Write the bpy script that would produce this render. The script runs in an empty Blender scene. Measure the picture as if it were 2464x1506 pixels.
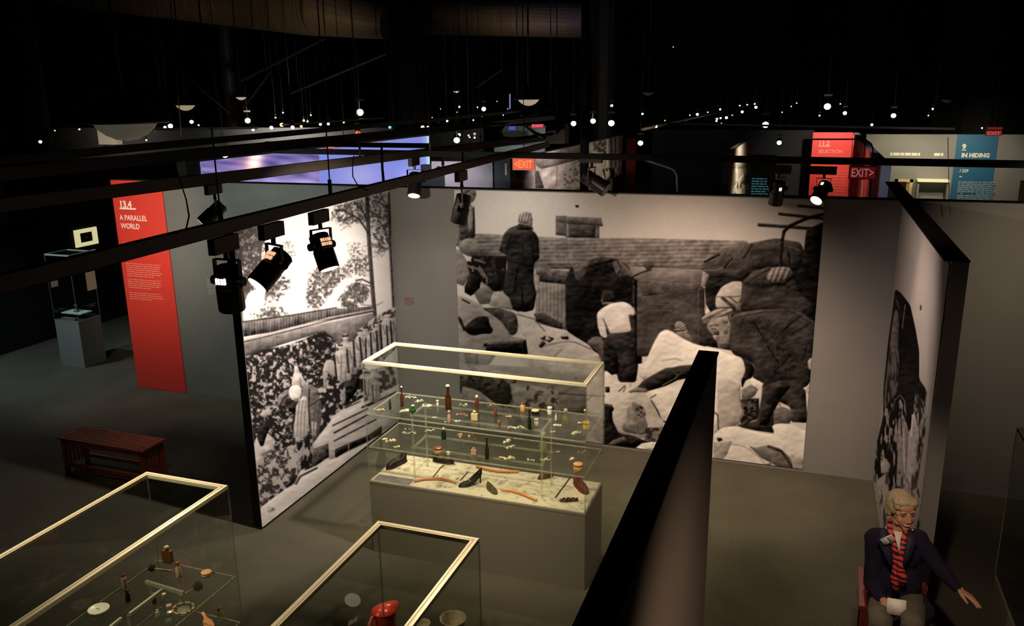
import bpy, bmesh, math, random
import numpy as np
from mathutils import Vector, Matrix, Quaternion
PI = math.pi
scene = bpy.context.scene
C = scene.collection

# ------------------------------------------------------------------ camera
ZC = 11.0                                   # underside of the dark hall ceiling
HC = 3.9                                   # eye height, standing on an upper landing
FPX, PITCH, ROLL, YAW = 1999.36, 0.255438, -0.0133458, -0.344656
W, H = 2464.0, 1506.0
cy, sy, cp, sp = math.cos(YAW), math.sin(YAW), math.cos(PITCH), math.sin(PITCH)
FW = Vector((sy * cp, cy * cp, -sp))
_r = Vector((cy, -sy, 0)); _u = _r.cross(FW)
RT = _r * math.cos(ROLL) + _u * math.sin(ROLL)
UP = -_r * math.sin(ROLL) + _u * math.cos(ROLL)
CP = Vector((0, 0, HC))
cam = bpy.data.cameras.new('camera')
cam.sensor_fit = 'HORIZONTAL'; cam.sensor_width = 36; cam.lens = 36 * FPX / W
cam.clip_start = 0.05; cam.clip_end = 300
camo = bpy.data.objects.new('camera', cam); C.objects.link(camo)
m3 = Matrix((RT, UP, -FW)).transposed()
camo.matrix_world = Matrix.Translation(CP) @ m3.to_4x4()
scene.camera = camo

def at(px, py, ax, val):
    """point of the place seen at pixel (px,py) of the photograph lying on the plane ax = val"""
    d = FW + RT * ((px - W / 2) / FPX) - UP * ((py - H / 2) / FPX)
    i = 'xyz'.index(ax)
    return CP + d * ((val - CP[i]) / d[i])

def at_dist(px, py, dist):
    d = (FW + RT * ((px - W / 2) / FPX) - UP * ((py - H / 2) / FPX)).normalized()
    return CP + d * dist

# ------------------------------------------------------------------ world, exposure
world = bpy.data.worlds.new('world'); scene.world = world; world.use_nodes = True
wb = world.node_tree.nodes['Background']
wb.inputs[0].default_value = (0.75, 0.7, 0.85, 1); wb.inputs[1].default_value = 0.0022
vs = scene.view_settings
vs.view_transform = 'Standard'; vs.look = 'None'; vs.gamma = 1.0; vs.exposure = 0.0
vs.use_curve_mapping = False
scene.cycles.max_bounces = 6; scene.cycles.diffuse_bounces = 3
scene.cycles.glossy_bounces = 3; scene.cycles.transparent_max_bounces = 32
scene.cycles.caustics_reflective = False; scene.cycles.caustics_refractive = False
scene.cycles.sample_clamp_indirect = 3.0
try:
    scene.cycles.use_denoising = True
    scene.cycles.use_light_tree = True
except Exception:
    pass

# ------------------------------------------------------------------ main light: the halls' track spotlights and a few added fills
WARM = (1.0, 0.78, 0.52)
SOFTW = (1.0, 0.86, 0.70)
GAIN = 3.2
def spot(name, loc, tgt, power, cone=60, blend=0.9, col=WARM, rad=0.04):
    l = bpy.data.lights.new(name, 'SPOT'); l.energy = power * GAIN; l.color = col
    l.spot_size = math.radians(cone); l.spot_blend = blend; l.shadow_soft_size = rad
    o = bpy.data.objects.new(name, l); C.objects.link(o)
    loc = Vector(loc); tgt = Vector(tgt)
    o.location = loc; o.rotation_euler = (tgt - loc).to_track_quat('-Z', 'Y').to_euler()
    return o
SPOTS = [
 # (loc, target, power, cone, colour)
 ((-2.80, 6.70, 3.12), (-4.60, 6.75, 2.30), 92, 80, SOFTW),     # photo mural on the side wing
 ((-2.60, 5.60, 3.12), (-4.60, 6.60, 0.70), 135, 85, SOFTW),
 ((-3.20, 7.95, 3.10), (-4.60, 7.75, 1.10), 42, 85, SOFTW),
 ((-3.80, 6.30, 3.10), (-3.85, 8.66, 2.00), 34, 95, (1.0, .90, .74)),   # back wall, left pool
 ((-2.85, 7.55, 3.15), (-2.95, 8.66, 2.30), 6.5, 85, (1.0, .92, .78)),
 ((-2.30, 6.20, 3.15), (-2.30, 8.66, 1.60), 30, 90, (1.0, .78, .60)),
 ((-1.15, 6.80, 3.15), (-1.15, 8.66, 2.00), 16, 75, (1.0, .72, .50)),
 ((-0.90, 5.90, 3.20), (-0.90, 8.66, 0.80), 112, 76, (1.0, .74, .56)),
 ((-0.20, 5.90, 3.20), (-0.25, 8.66, 0.45), 48, 54, (1.0, .70, .52)),
 ((-3.12, 7.28, 2.78), (-2.70, 5.20, 0.00), 52, 118, (1.0, .80, .55)),  # over the long showcase and the floor before it
 ((-2.60, 4.60, 3.15), (-2.60, 6.15, 0.90), 75, 62, (1.0, .80, .50)),
 ((-1.90, 5.00, 3.20), (-1.90, 6.10, 1.30), 40, 60, (1.0, .86, .60)),
 ((-0.30, 6.60, 3.20), (-0.80, 8.10, 0.00), 34, 75, (1.0, .88, .45)),   # floor before the big mural
 ((-0.15, 4.90, 3.10), (-1.50, 6.10, 0.35), 26, 55, (1.0, .80, .52)),  # added fill for the right side of the long showcase plinth
 ((-4.1, 4.3, 3.05), (-3.3, 2.9, 1.2), 36, 90, (1.0, .82, .52)),       # near showcases
 ((-2.0, 4.3, 3.15), (-1.75, 2.9, 1.2), 32, 90, (1.0, .80, .50)),
 ((-3.9, 2.0, 3.15), (-3.5, 3.4, 1.7), 26, 80, (1.0, .86, .56)),
 ((1.60, 3.20, 3.30), (0.89, 5.56, 1.60), 4.5, 60, (1.0, .74, .56)),  # added fill to lift the near end of the right wing
 ((-0.80, 6.00, 3.20), (0.84, 7.00, 1.80), 52, 85, (1.0, .80, .68)),    # mural on the right wing
 ((1.80, 6.40, 3.30), (2.40, 8.66, 1.90), 40, 80, (1.0, .80, .55)),     # grey wall on the right
 ((0.40, 7.20, 3.20), (0.50, 5.50, 0.00), 14, 85, (1.0, .66, .44)),
 ((0.30, 2.90, 3.40), (0.68, 5.10, 1.25), 52, 34, (1.0, .76, .54)),  # on the seated person
 ((1.30, 1.60, 3.40), (-0.30, 2.30, 1.40), 45, 70, (1.0, .72, .50)),     # added to brighten the center wall's right face
 ((-7.90, 6.30, 3.10), (-8.25, 8.66, 2.30), 70, 70, (1.0, .80, .62)),   # red banner
 ((-8.00, 6.00, 3.10), (-8.25, 8.66, 0.70), 30, 70, (1.0, .80, .62)),
 ((-6.20, 6.40, 3.10), (-6.20, 8.66, 2.00), 44, 100, (.96, 1.0, .90)),
 ((-8.80, 7.60, 3.40), (-8.30, 6.50, 0.00), 12, 100, (.75, .95, 1.0)),
 ((-11.0, 7.60, 3.30), (-10.3, 9.10, 0.30), 60, 90, (.72, .93, 1.0)),
 ((-5.30, 5.20, 3.30), (-6.35, 6.40, 0.40), 9, 26, (1.0, .80, .55)),
]
for i, (a, b, p, c, col) in enumerate(SPOTS):
    spot('track_and_fill_light', a, b, p, c, 0.95, col)

# ------------------------------------------------------------------ helpers
def link(o, parent=None):
    C.objects.link(o)
    if parent is not None:
        o.parent = parent
    return o

def obj(name, bm, m, parent=None, smooth=False, bevel=0):
    me = bpy.data.meshes.new(name)
    if isinstance(bm, bmesh.types.BMesh):
        bmesh.ops.recalc_face_normals(bm, faces=bm.faces)
        bm.to_mesh(me); bm.free()
    else:
        me = bm
    if len(me.materials): m = []
    for mm in (m if isinstance(m, (list, tuple)) else [m]):
        me.materials.append(mm)
    if smooth:
        for p in me.polygons: p.use_smooth = True
    o = bpy.data.objects.new(name, me); link(o, parent)
    if bevel:
        b = o.modifiers.new('bevel', 'BEVEL'); b.width = bevel; b.segments = 2; b.limit_method = 'ANGLE'
    return o

def tag(o, label=None, cat=None, group=None, kind=None):
    if label: o['label'] = label
    if cat: o['category'] = cat
    if group: o['group'] = group
    if kind: o['kind'] = kind
    return o

def struct(name, bm, m):
    return tag(obj(name, bm, m), kind='structure')

def thing(name, label, cat, loc=(0, 0, 0), rotz=0, group=None):
    o = bpy.data.objects.new(name, None); C.objects.link(o)
    o.empty_display_size = 0.05
    o.location = loc; o.rotation_euler = (0, 0, rotz)
    return tag(o, label, cat, group)

def BM(): return bmesh.new()

def bx(bm, x0, x1, y0, y1, z0, z1):
    vs_ = [bm.verts.new((x, y, z)) for x in (x0, x1) for y in (y0, y1) for z in (z0, z1)]
    for f in ((0, 1, 3, 2), (4, 6, 7, 5), (0, 4, 5, 1), (2, 3, 7, 6), (0, 2, 6, 4), (1, 5, 7, 3)):
        bm.faces.new([vs_[i] for i in f])
    return bm

def box(*a): return bx(BM(), *a)

def frame_axes(d):
    d = Vector(d).normalized()
    a = Vector((0, 0, 1)) if abs(d.z) < 0.9 else Vector((1, 0, 0))
    s = d.cross(a).normalized()
    return s, s.cross(d)

def tube(bm, pts, r, n=8, cap=True, rs=None):
    pts = [Vector(p) for p in pts]; rings = []
    for i, p in enumerate(pts):
        d = (pts[min(i + 1, len(pts) - 1)] - pts[max(i - 1, 0)])
        s, t = frame_axes(d)
        rr = rs[i] if rs else r
        rings.append([bm.verts.new(p + s * (rr * math.cos(2 * PI * k / n)) + t * (rr * math.sin(2 * PI * k / n))) for k in range(n)])
    for a, b in zip(rings, rings[1:]):
        for k in range(n):
            bm.faces.new((a[k], a[(k + 1) % n], b[(k + 1) % n], b[k]))
    if cap:
        bm.faces.new(rings[0]); bm.faces.new(rings[-1][::-1])
    return bm

def bar(bm, a, b, w, h):
    """rectangular bar from a to b, w across, h high"""
    a, b = Vector(a), Vector(b); d = (b - a).normalized()
    up = Vector((0, 0, 1)) if abs(d.z) < 0.95 else Vector((0, 1, 0))
    s = d.cross(up).normalized() * w / 2; t = s.cross(d).normalized() * h / 2
    v = [bm.verts.new(p + i * s + j * t) for p in (a, b) for i, j in ((-1, -1), (1, -1), (1, 1), (-1, 1))]
    for f in ((0, 1, 2, 3), (7, 6, 5, 4), (0, 4, 5, 1), (1, 5, 6, 2), (2, 6, 7, 3), (3, 7, 4, 0)):
        bm.faces.new([v[i] for i in f])
    return bm

def lathe(bm, prof, n=16, loc=(0, 0, 0), sx=1, sy_=1):
    """profile [(r,z)...] turned about z"""
    L = Vector(loc); rings = []
    for r, z in prof:
        if r < 1e-5: rings.append([bm.verts.new(L + Vector((0, 0, z)))])
        else: rings.append([bm.verts.new(L + Vector((sx * r * math.cos(2 * PI * k / n), sy_ * r * math.sin(2 * PI * k / n), z))) for k in range(n)])
    for a, b in zip(rings, rings[1:]):
        for k in range(n):
            k2 = (k + 1) % n
            if len(a) == 1 and len(b) == 1: continue
            if len(a) == 1: bm.faces.new((a[0], b[k2], b[k]))
            elif len(b) == 1: bm.faces.new((a[k], a[k2], b[0]))
            else: bm.faces.new((a[k], a[k2], b[k2], b[k]))
    if len(rings[0]) > 1: bm.faces.new(rings[0][::-1])
    if len(rings[-1]) > 1: bm.faces.new(rings[-1])
    return bm

def ell(bm, c, r, rot=None, seg=16, ring=10):
    g = bmesh.ops.create_uvsphere(bm, u_segments=seg, v_segments=ring, radius=1)
    M = Matrix.Translation(Vector(c)) @ (rot.to_matrix().to_4x4() if rot is not None else Matrix.Identity(4)) @ Matrix.Diagonal((r[0], r[1], r[2], 1))
    bmesh.ops.transform(bm, matrix=M, verts=g['verts'])
    return bm

def copy_tree(o, parent=None):
    c = o.copy(); C.objects.link(c); c.parent = parent
    for ch in list(o.children): copy_tree(ch, c)
    return c

# ------------------------------------------------------------------ materials
def mat(name, col, rough=0.6, metal=0.0, noise=0, nscale=20, bump=0, emit=None, estr=0, spec=0.5, alpha=None):
    m = bpy.data.materials.new(name); m.use_nodes = True
    nt = m.node_tree; b = nt.nodes['Principled BSDF']
    b.inputs['Base Color'].default_value = (*col, 1)
    b.inputs['Roughness'].default_value = rough; b.inputs['Metallic'].default_value = metal
    b.inputs['Specular IOR Level'].default_value = spec
    if noise or bump:
        tc = nt.nodes.new('ShaderNodeTexCoord'); nz = nt.nodes.new('ShaderNodeTexNoise')
        nz.inputs['Scale'].default_value = nscale; nz.inputs['Detail'].default_value = 5
        nt.links.new(tc.outputs['Object'], nz.inputs['Vector'])
        if noise:
            mr = nt.nodes.new('ShaderNodeMapRange')
            mr.inputs['To Min'].default_value = 1 - noise; mr.inputs['To Max'].default_value = 1 + noise
            mr.inputs['From Min'].default_value = 0.25; mr.inputs['From Max'].default_value = 0.75
            nt.links.new(nz.outputs['Fac'], mr.inputs['Value'])
            mx = nt.nodes.new('ShaderNodeVectorMath'); mx.operation = 'SCALE'
            mx.inputs[0].default_value = col
            nt.links.new(mr.outputs[0], mx.inputs['Scale'])
            nt.links.new(mx.outputs[0], b.inputs['Base Color'])
        if bump:
            bp = nt.nodes.new('ShaderNodeBump'); bp.inputs['Strength'].default_value = bump; bp.inputs['Distance'].default_value = 0.01
            nt.links.new(nz.outputs['Fac'], bp.inputs['Height']); nt.links.new(bp.outputs[0], b.inputs['Normal'])
    if emit:
        b.inputs['Emission Color'].default_value = (*emit, 1); b.inputs['Emission Strength'].default_value = estr
    return m

def glass(name, tint=(1, 1, 1), refl=1.0, rough=0.02, haze=0.0, hazecol=(.8, .9, .8)):
    """thin clear sheet: see-through with fresnel reflections"""
    m = bpy.data.materials.new(name); m.use_nodes = True
    nt = m.node_tree; nt.nodes.clear()
    out = nt.nodes.new('ShaderNodeOutputMaterial'); t = nt.nodes.new('ShaderNodeBsdfTransparent')
    g = nt.nodes.new('ShaderNodeBsdfGlossy'); g.inputs['Roughness'].default_value = rough
    f = nt.nodes.new('ShaderNodeFresnel'); f.inputs['IOR'].default_value = 1.45
    mul = nt.nodes.new('ShaderNodeMath'); mul.operation = 'MULTIPLY'; mul.inputs[1].default_value = refl
    mx = nt.nodes.new('ShaderNodeMixShader')
    t.inputs[0].default_value = (*tint, 1)
    gm = nt.nodes.new('ShaderNodeNewGeometry'); inv_ = nt.nodes.new('ShaderNodeMath'); inv_.operation = 'SUBTRACT'; inv_.inputs[0].default_value = 1
    m3_ = nt.nodes.new('ShaderNodeMath'); m3_.operation = 'MULTIPLY'
    nt.links.new(gm.outputs['Backfacing'], inv_.inputs[1]); nt.links.new(f.outputs[0], mul.inputs[0])
    nt.links.new(mul.outputs[0], m3_.inputs[0]); nt.links.new(inv_.outputs[0], m3_.inputs[1]); nt.links.new(m3_.outputs[0], mx.inputs[0])
    src = t.outputs[0]
    if haze:
        d = nt.nodes.new('ShaderNodeBsdfDiffuse'); d.inputs[0].default_value = (*hazecol, 1)
        m2 = nt.nodes.new('ShaderNodeMixShader'); m2.inputs[0].default_value = haze
        nt.links.new(t.outputs[0], m2.inputs[1]); nt.links.new(d.outputs[0], m2.inputs[2]); src = m2.outputs[0]
    nt.links.new(src, mx.inputs[1]); nt.links.new(g.outputs[0], mx.inputs[2]); nt.links.new(mx.outputs[0], out.inputs[0])
    return m

def emat(name, col, strength):
    m = bpy.data.materials.new(name); m.use_nodes = True
    nt = m.node_tree; nt.nodes.clear()
    out = nt.nodes.new('ShaderNodeOutputMaterial'); e = nt.nodes.new('ShaderNodeEmission')
    e.inputs[0].default_value = (*col, 1); e.inputs[1].default_value = strength
    nt.links.new(e.outputs[0], out.inputs[0]); return m

def vcmat(name, rough=0.55, emit=0):
    m = bpy.data.materials.new(name); m.use_nodes = True
    nt = m.node_tree; b = nt.nodes['Principled BSDF']
    a = nt.nodes.new('ShaderNodeAttribute'); a.attribute_name = 'print'
    b.inputs['Roughness'].default_value = rough; b.inputs['Specular IOR Level'].default_value = 0.04
    if emit:
        b.inputs['Base Color'].default_value = (0.02, 0.02, 0.02, 1)
        nt.links.new(a.outputs['Color'], b.inputs['Emission Color']); b.inputs['Emission Strength'].default_value = emit
    else:
        nt.links.new(a.outputs['Color'], b.inputs['Base Color'])
    return m

M_wall = mat('grey_wall_paint', (0.17, 0.162, 0.155), 0.75, noise=0.05, nscale=3, spec=0.2)
M_wallcool = mat('grey_wall_cool_tone', (0.14, 0.15, 0.142), 0.75, noise=0.05, nscale=3, spec=0.2)  # same grey paint, darkened and cooled to stand for the cooler light there
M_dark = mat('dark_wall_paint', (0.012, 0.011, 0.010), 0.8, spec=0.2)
M_black = mat('black_paint', (0.006, 0.005, 0.004), 0.7, spec=0.25)
M_brownblack = mat('brown_black_metal', (0.028, 0.019, 0.012), 0.5)
M_track = mat('track_enamel', (0.04, 0.027, 0.016), 0.45)
M_ceil = mat('ceiling_paint', (0.02, 0.018, 0.022), 0.9, noise=0.3, nscale=1.5)
M_duct = mat('duct_sheet_metal', (0.20, 0.145, 0.085), 0.6, metal=0.2)
M_alu = mat('champagne_aluminium', (0.86, 0.78, 0.58), 0.35, metal=0.1)
M_alud = mat('frame_groove', (0.40, 0.34, 0.22), 0.5, metal=0.3)
M_white = mat('white_print', (0.8, 0.8, 0.78), 0.6)
M_glassp = glass('case_glass', (0.97, 0.985, 0.97), 1.0, 0.01)
M_shelf = glass('shelf_glass', (0.95, 0.955, 0.93), 1.0, 0.03, haze=0.008)
M_gedge = mat('polished_glass_edge', (0.42, 0.41, 0.33), 0.3, noise=0.2, nscale=30)
M_gedge2 = glass('glass_joint', (0.75, 0.78, 0.7), 1.0, 0.1, haze=0.10, hazecol=(.8, .78, .62))

def carpet():
    m = bpy.data.materials.new('carpet'); m.use_nodes = True
    nt = m.node_tree; b = nt.nodes['Principled BSDF']; b.inputs['Roughness'].default_value = 0.95
    b.inputs['Specular IOR Level'].default_value = 0.1
    tc = nt.nodes.new('ShaderNodeTexCoord')
    n1 = nt.nodes.new('ShaderNodeTexNoise'); n1.inputs['Scale'].default_value = 140; n1.inputs['Detail'].default_value = 4
    n2 = nt.nodes.new('ShaderNodeTexNoise'); n2.inputs['Scale'].default_value = 1.3; n2.inputs['Detail'].default_value = 6
    nt.links.new(tc.outputs['Object'], n1.inputs[0]); nt.links.new(tc.outputs['Object'], n2.inputs[0])
    r = nt.nodes.new('ShaderNodeValToRGB')
    r.color_ramp.elements[0].position = .35; r.color_ramp.elements[0].color = (0.060, 0.055, 0.040, 1)
    r.color_ramp.elements[1].position = .65; r.color_ramp.elements[1].color = (0.112, 0.104, 0.078, 1)
    nt.links.new(n1.outputs['Fac'], r.inputs[0])
    mr = nt.nodes.new('ShaderNodeMapRange'); mr.inputs[3].default_value = 0.8; mr.inputs[4].default_value = 1.15
    mr.inputs[1].default_value = .3; mr.inputs[2].default_value = .7
    nt.links.new(n2.outputs['Fac'], mr.inputs[0])
    v = nt.nodes.new('ShaderNodeVectorMath'); v.operation = 'SCALE'
    nt.links.new(r.outputs[0], v.inputs[0]); nt.links.new(mr.outputs[0], v.inputs['Scale'])
    nt.links.new(v.outputs[0], b.inputs['Base Color'])
    bp = nt.nodes.new('ShaderNodeBump'); bp.inputs['Strength'].default_value = 0.3; bp.inputs['Distance'].default_value = 0.004
    nt.links.new(n1.outputs['Fac'], bp.inputs['Height']); nt.links.new(bp.outputs[0], b.inputs['Normal'])
    return m
M_carpet = carpet()
Y_WING = at(632, 1269, "z", 0.0).y

# ------------------------------------------------------------------ text
def text_mesh(s, size, bold=0.0, depth=0.002):
    cu = bpy.data.curves.new('lettering', 'FONT'); cu.body = s; cu.size = size
    cu.offset = bold; cu.extrude = depth; cu.resolution_u = 3
    o = bpy.data.objects.new('lettering', cu); C.objects.link(o)
    dg = bpy.context.evaluated_depsgraph_get()
    me = bpy.data.meshes.new_from_object(o.evaluated_get(dg))
    C.objects.unlink(o); bpy.data.objects.remove(o); bpy.data.curves.remove(cu)
    return me

def text(name, s, size, origin, right, up, m, parent=None, bold=0.0, sx=1.0):
    me = text_mesh(s, size, bold)
    right, up = Vector(right).normalized(), Vector(up).normalized(); n = right.cross(up)
    M = Matrix((right * sx, up, n)).transposed().to_4x4(); M.translation = Vector(origin)
    me.transform(M); me.materials.clear()
    return obj(name, me, m, parent)
# ------------------------------------------------------------------ the halls
ZW = 2.894          # height of the free-standing display walls
struct('floor', box(-34, 12, -3, 60, -0.1, 0), M_carpet)
struct('ceiling', box(-34, 12, -3, 60, ZC, ZC + .1), M_ceil)
struct('wall_far', box(-34, 12, 60, 60.2, 0, ZC), M_dark)
struct('wall_outer_left', box(-34.2, -34, -3, 60, 0, ZC), M_dark)
struct('wall_outer_right', box(12, 12.2, -3, 60, 0, ZC), M_dark)
struct('wall_back', box(-4.66, 5.2, 8.66, 8.80, 0, ZW), M_wall)
struct('wall_left', box(-8.72, -4.66, 8.66, 8.80, 0, ZW), M_wallcool)
struct('wall_left_wing', box(-4.72, -4.60, Y_WING, 8.66, 0, ZW), M_dark)
struct('wall_right_wing', box(0.842, 0.94, 5.56, 8.66, 0, ZW), M_wall)
struct('wall_right_beyond', box(0.842, 0.94, 8.80, 10.4, 0, ZW), M_wall)
struct('wall_center', box(-0.372, -0.302, -1.5, 3.28, 0, ZW - .008), mat('charcoal_wall_paint', (0.12, 0.10, 0.085), 0.8, noise=.06, nscale=3, spec=.2))
for i, a in enumerate(((-4.66, 5.2, 8.655, 8.805), (-8.72, -4.66, 8.655, 8.805), (-4.725, -4.595, Y_WING - .005, 8.655), (0.80, 0.945, 5.555, 8.655), (0.80, 0.945, 8.805, 10.4))):
    struct('trim_%d' % (i + 1), box(*a, ZW, ZW + .008), M_black)
struct('trim_6', box(-0.377, -0.297, -1.5, 3.285, ZW - .008, ZW), M_black)
# dark wall at the far left, with the side hall beyond
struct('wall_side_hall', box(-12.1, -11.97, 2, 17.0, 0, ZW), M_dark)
struct('wall_hall_end', box(-33, -9.9, 25, 25.15, 0, ZW + .05), mat('pale_grey_wall', (0.20, 0.20, 0.19), .8))
# halls behind the back wall
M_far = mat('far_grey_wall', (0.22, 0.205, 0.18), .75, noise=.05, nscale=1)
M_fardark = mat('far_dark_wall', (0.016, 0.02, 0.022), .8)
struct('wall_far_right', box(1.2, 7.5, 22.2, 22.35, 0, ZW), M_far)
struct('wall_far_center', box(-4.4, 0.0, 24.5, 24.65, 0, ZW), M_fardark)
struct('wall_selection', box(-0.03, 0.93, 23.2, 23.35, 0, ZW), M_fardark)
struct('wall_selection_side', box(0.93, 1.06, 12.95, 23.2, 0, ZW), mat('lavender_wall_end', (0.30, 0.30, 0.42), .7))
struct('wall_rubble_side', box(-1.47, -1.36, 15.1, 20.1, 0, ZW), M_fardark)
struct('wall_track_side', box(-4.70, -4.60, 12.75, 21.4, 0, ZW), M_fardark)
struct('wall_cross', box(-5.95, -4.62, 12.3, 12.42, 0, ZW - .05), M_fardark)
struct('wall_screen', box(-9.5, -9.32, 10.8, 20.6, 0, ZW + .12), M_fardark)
for i, (px, yy, w) in enumerate(((36, 17, 1.05), (980, 21.6, 1.02), (543, 30, .70), (1409, 12.2, .13), (2385, 25, 2.3), (1462, 40, 1.5))):
    p = at(px, 100, 'y', yy)
    b = lathe(BM(), [(w / 2, 0), (w / 2, ZC)], 24, (p.x, yy, 0))
    struct('column', b, M_black if i in (0, 1, 3, 4) else M_brownblack)

# ------------------------------------------------------------------ ducts, braces and rods under the ceiling
def duct(name, label, pts, rs, seam=0.25):
    b = BM(); pts = [Vector(p) for p in pts]
    P2, R2 = [], []
    for (a, c, ra, rc) in zip(pts, pts[1:], rs, rs[1:]):
        n = max(2, int((c - a).length / seam / 2))
        for k in range(n):
            t = k / n; q = a.lerp(c, t); r = ra + (rc - ra) * t
            P2 += [q, q + (c - a) * (.12 / n)]; R2 += [r + .009, r]
    P2.append(pts[-1]); R2.append(rs[-1])
    tube(b, P2, 0, 28, True, R2)
    return tag(obj(name, b, M_duct, smooth=False), label, 'duct')
duct('air_duct', 'wide round sheet metal air duct crossing the upper left ceiling',
     [at(150, -62, 'y', 23), at(765, 2, 'y', 23)], [1.02, 1.02])
duct('air_duct', 'tapering end of round duct beside the dark ceiling column',
     [at(775, 6, 'y', 23), at(850, 30, 'y', 23), at(935, 52, 'y', 23)], [.98, .72, .5])
duct('air_duct', 'short narrow round duct lit from below right of the dark column',
     [at(1000, 40, 'y', 23), at(1420, 50, 'y', 23)], [.48, .44])
M_rod = mat('dull_steel', (0.12, 0.10, 0.09), .6)
for a, b_, yy, lab in (((290, 48), (552, 272), 12, 'thin diagonal brace wire descending past the upper left duct'),
                       ((580, 196), (782, 92), 13, 'diagonal brace bar rising to the underside of the duct'),
                       ((700, 225), (928, 130), 14, 'diagonal brace bar rising towards the dark column'),
                       ((585, 262), (650, 175), 14, 'short faint diagonal brace bar under the duct'),
                       ((1145, 212), (1208, 168), 15, 'short bluish brace bar right of the dark column')):
    q_ = min((at(*a, 'y', yy), at(*b_, 'y', yy)), key=lambda v: -v.z)
    tag(obj('brace_bar', tube(tube(BM(), [at(*a, 'y', yy), at(*b_, 'y', yy)], .012 if yy < 13 else .02, 6), [q_, Vector((q_.x, yy, ZC))], .004, 5), M_rod), lab, 'brace')
for k, (px, y0, y1, yy) in enumerate(((218, 40, 250, 12), (267, 0, 75, 12), (437, -10, 330, 10), (608, 0, 68, 12), (655, 20, 200, 14), (782, 0, 80, 12), (906, 0, 88, 12), (1075, 60, 250, 14), (1128, 60, 270, 14), (1245, 30, 240, 14), (1270, 30, 200, 14), (1325, 30, 250, 14))):
    tag(obj('hanger_rod', tube(BM(), [at(px, y1, 'y', yy), Vector((at(px, y0, 'y', yy).x, yy, ZC))], .008, 6), M_rod),
        'thin vertical hanger rod dropping from the dark ceiling', 'rod', 'ceiling hanger rods')
# ------------------------------------------------------------------ printed wall graphics
rng = np.random.RandomState(7)
def vnoise(h, w, cx, cy_, oct_=3):
    """value noise h x w, cells cx by cy_ pixels"""
    out = np.zeros((h, w)); amp = 1; tot = 0
    for o in range(oct_):
        gx, gy = max(2, int(w / cx) + 3), max(2, int(h / cy_) + 3)
        g = rng.rand(gy, gx)
        x = np.arange(w) / cx; y = np.arange(h) / cy_
        x0 = np.minimum(x.astype(int), gx - 2); y0 = np.minimum(y.astype(int), gy - 2)
        fx = np.clip(x - x0, 0, 1); fy = np.clip(y - y0, 0, 1); fx = fx * fx * (3 - 2 * fx); fy = fy * fy * (3 - 2 * fy)
        a = g[y0][:, x0]; b = g[y0][:, x0 + 1]; c = g[y0 + 1][:, x0]; d = g[y0 + 1][:, x0 + 1]
        v = (a * (1 - fx) + b * fx) * (1 - fy)[:, None] + (c * (1 - fx) + d * fx) * fy[:, None]
        out += v * amp; tot += amp; amp *= 0.55; cx = max(cx / 2, 1); cy_ = max(cy_ / 2, 1)
    return out / tot

def blur(a, R_):
    for ax in (0, 1):
        for _ in range(2):
            p = np.pad(a, [(R_ + 1, R_) if i == ax else (0, 0) for i in (0, 1)], mode='edge')
            c = np.cumsum(p, axis=ax); k = 2 * R_ + 1
            a = (np.take(c, range(k, c.shape[ax]), ax) - np.take(c, range(0, c.shape[ax] - k), ax)) / k
    return a

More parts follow.
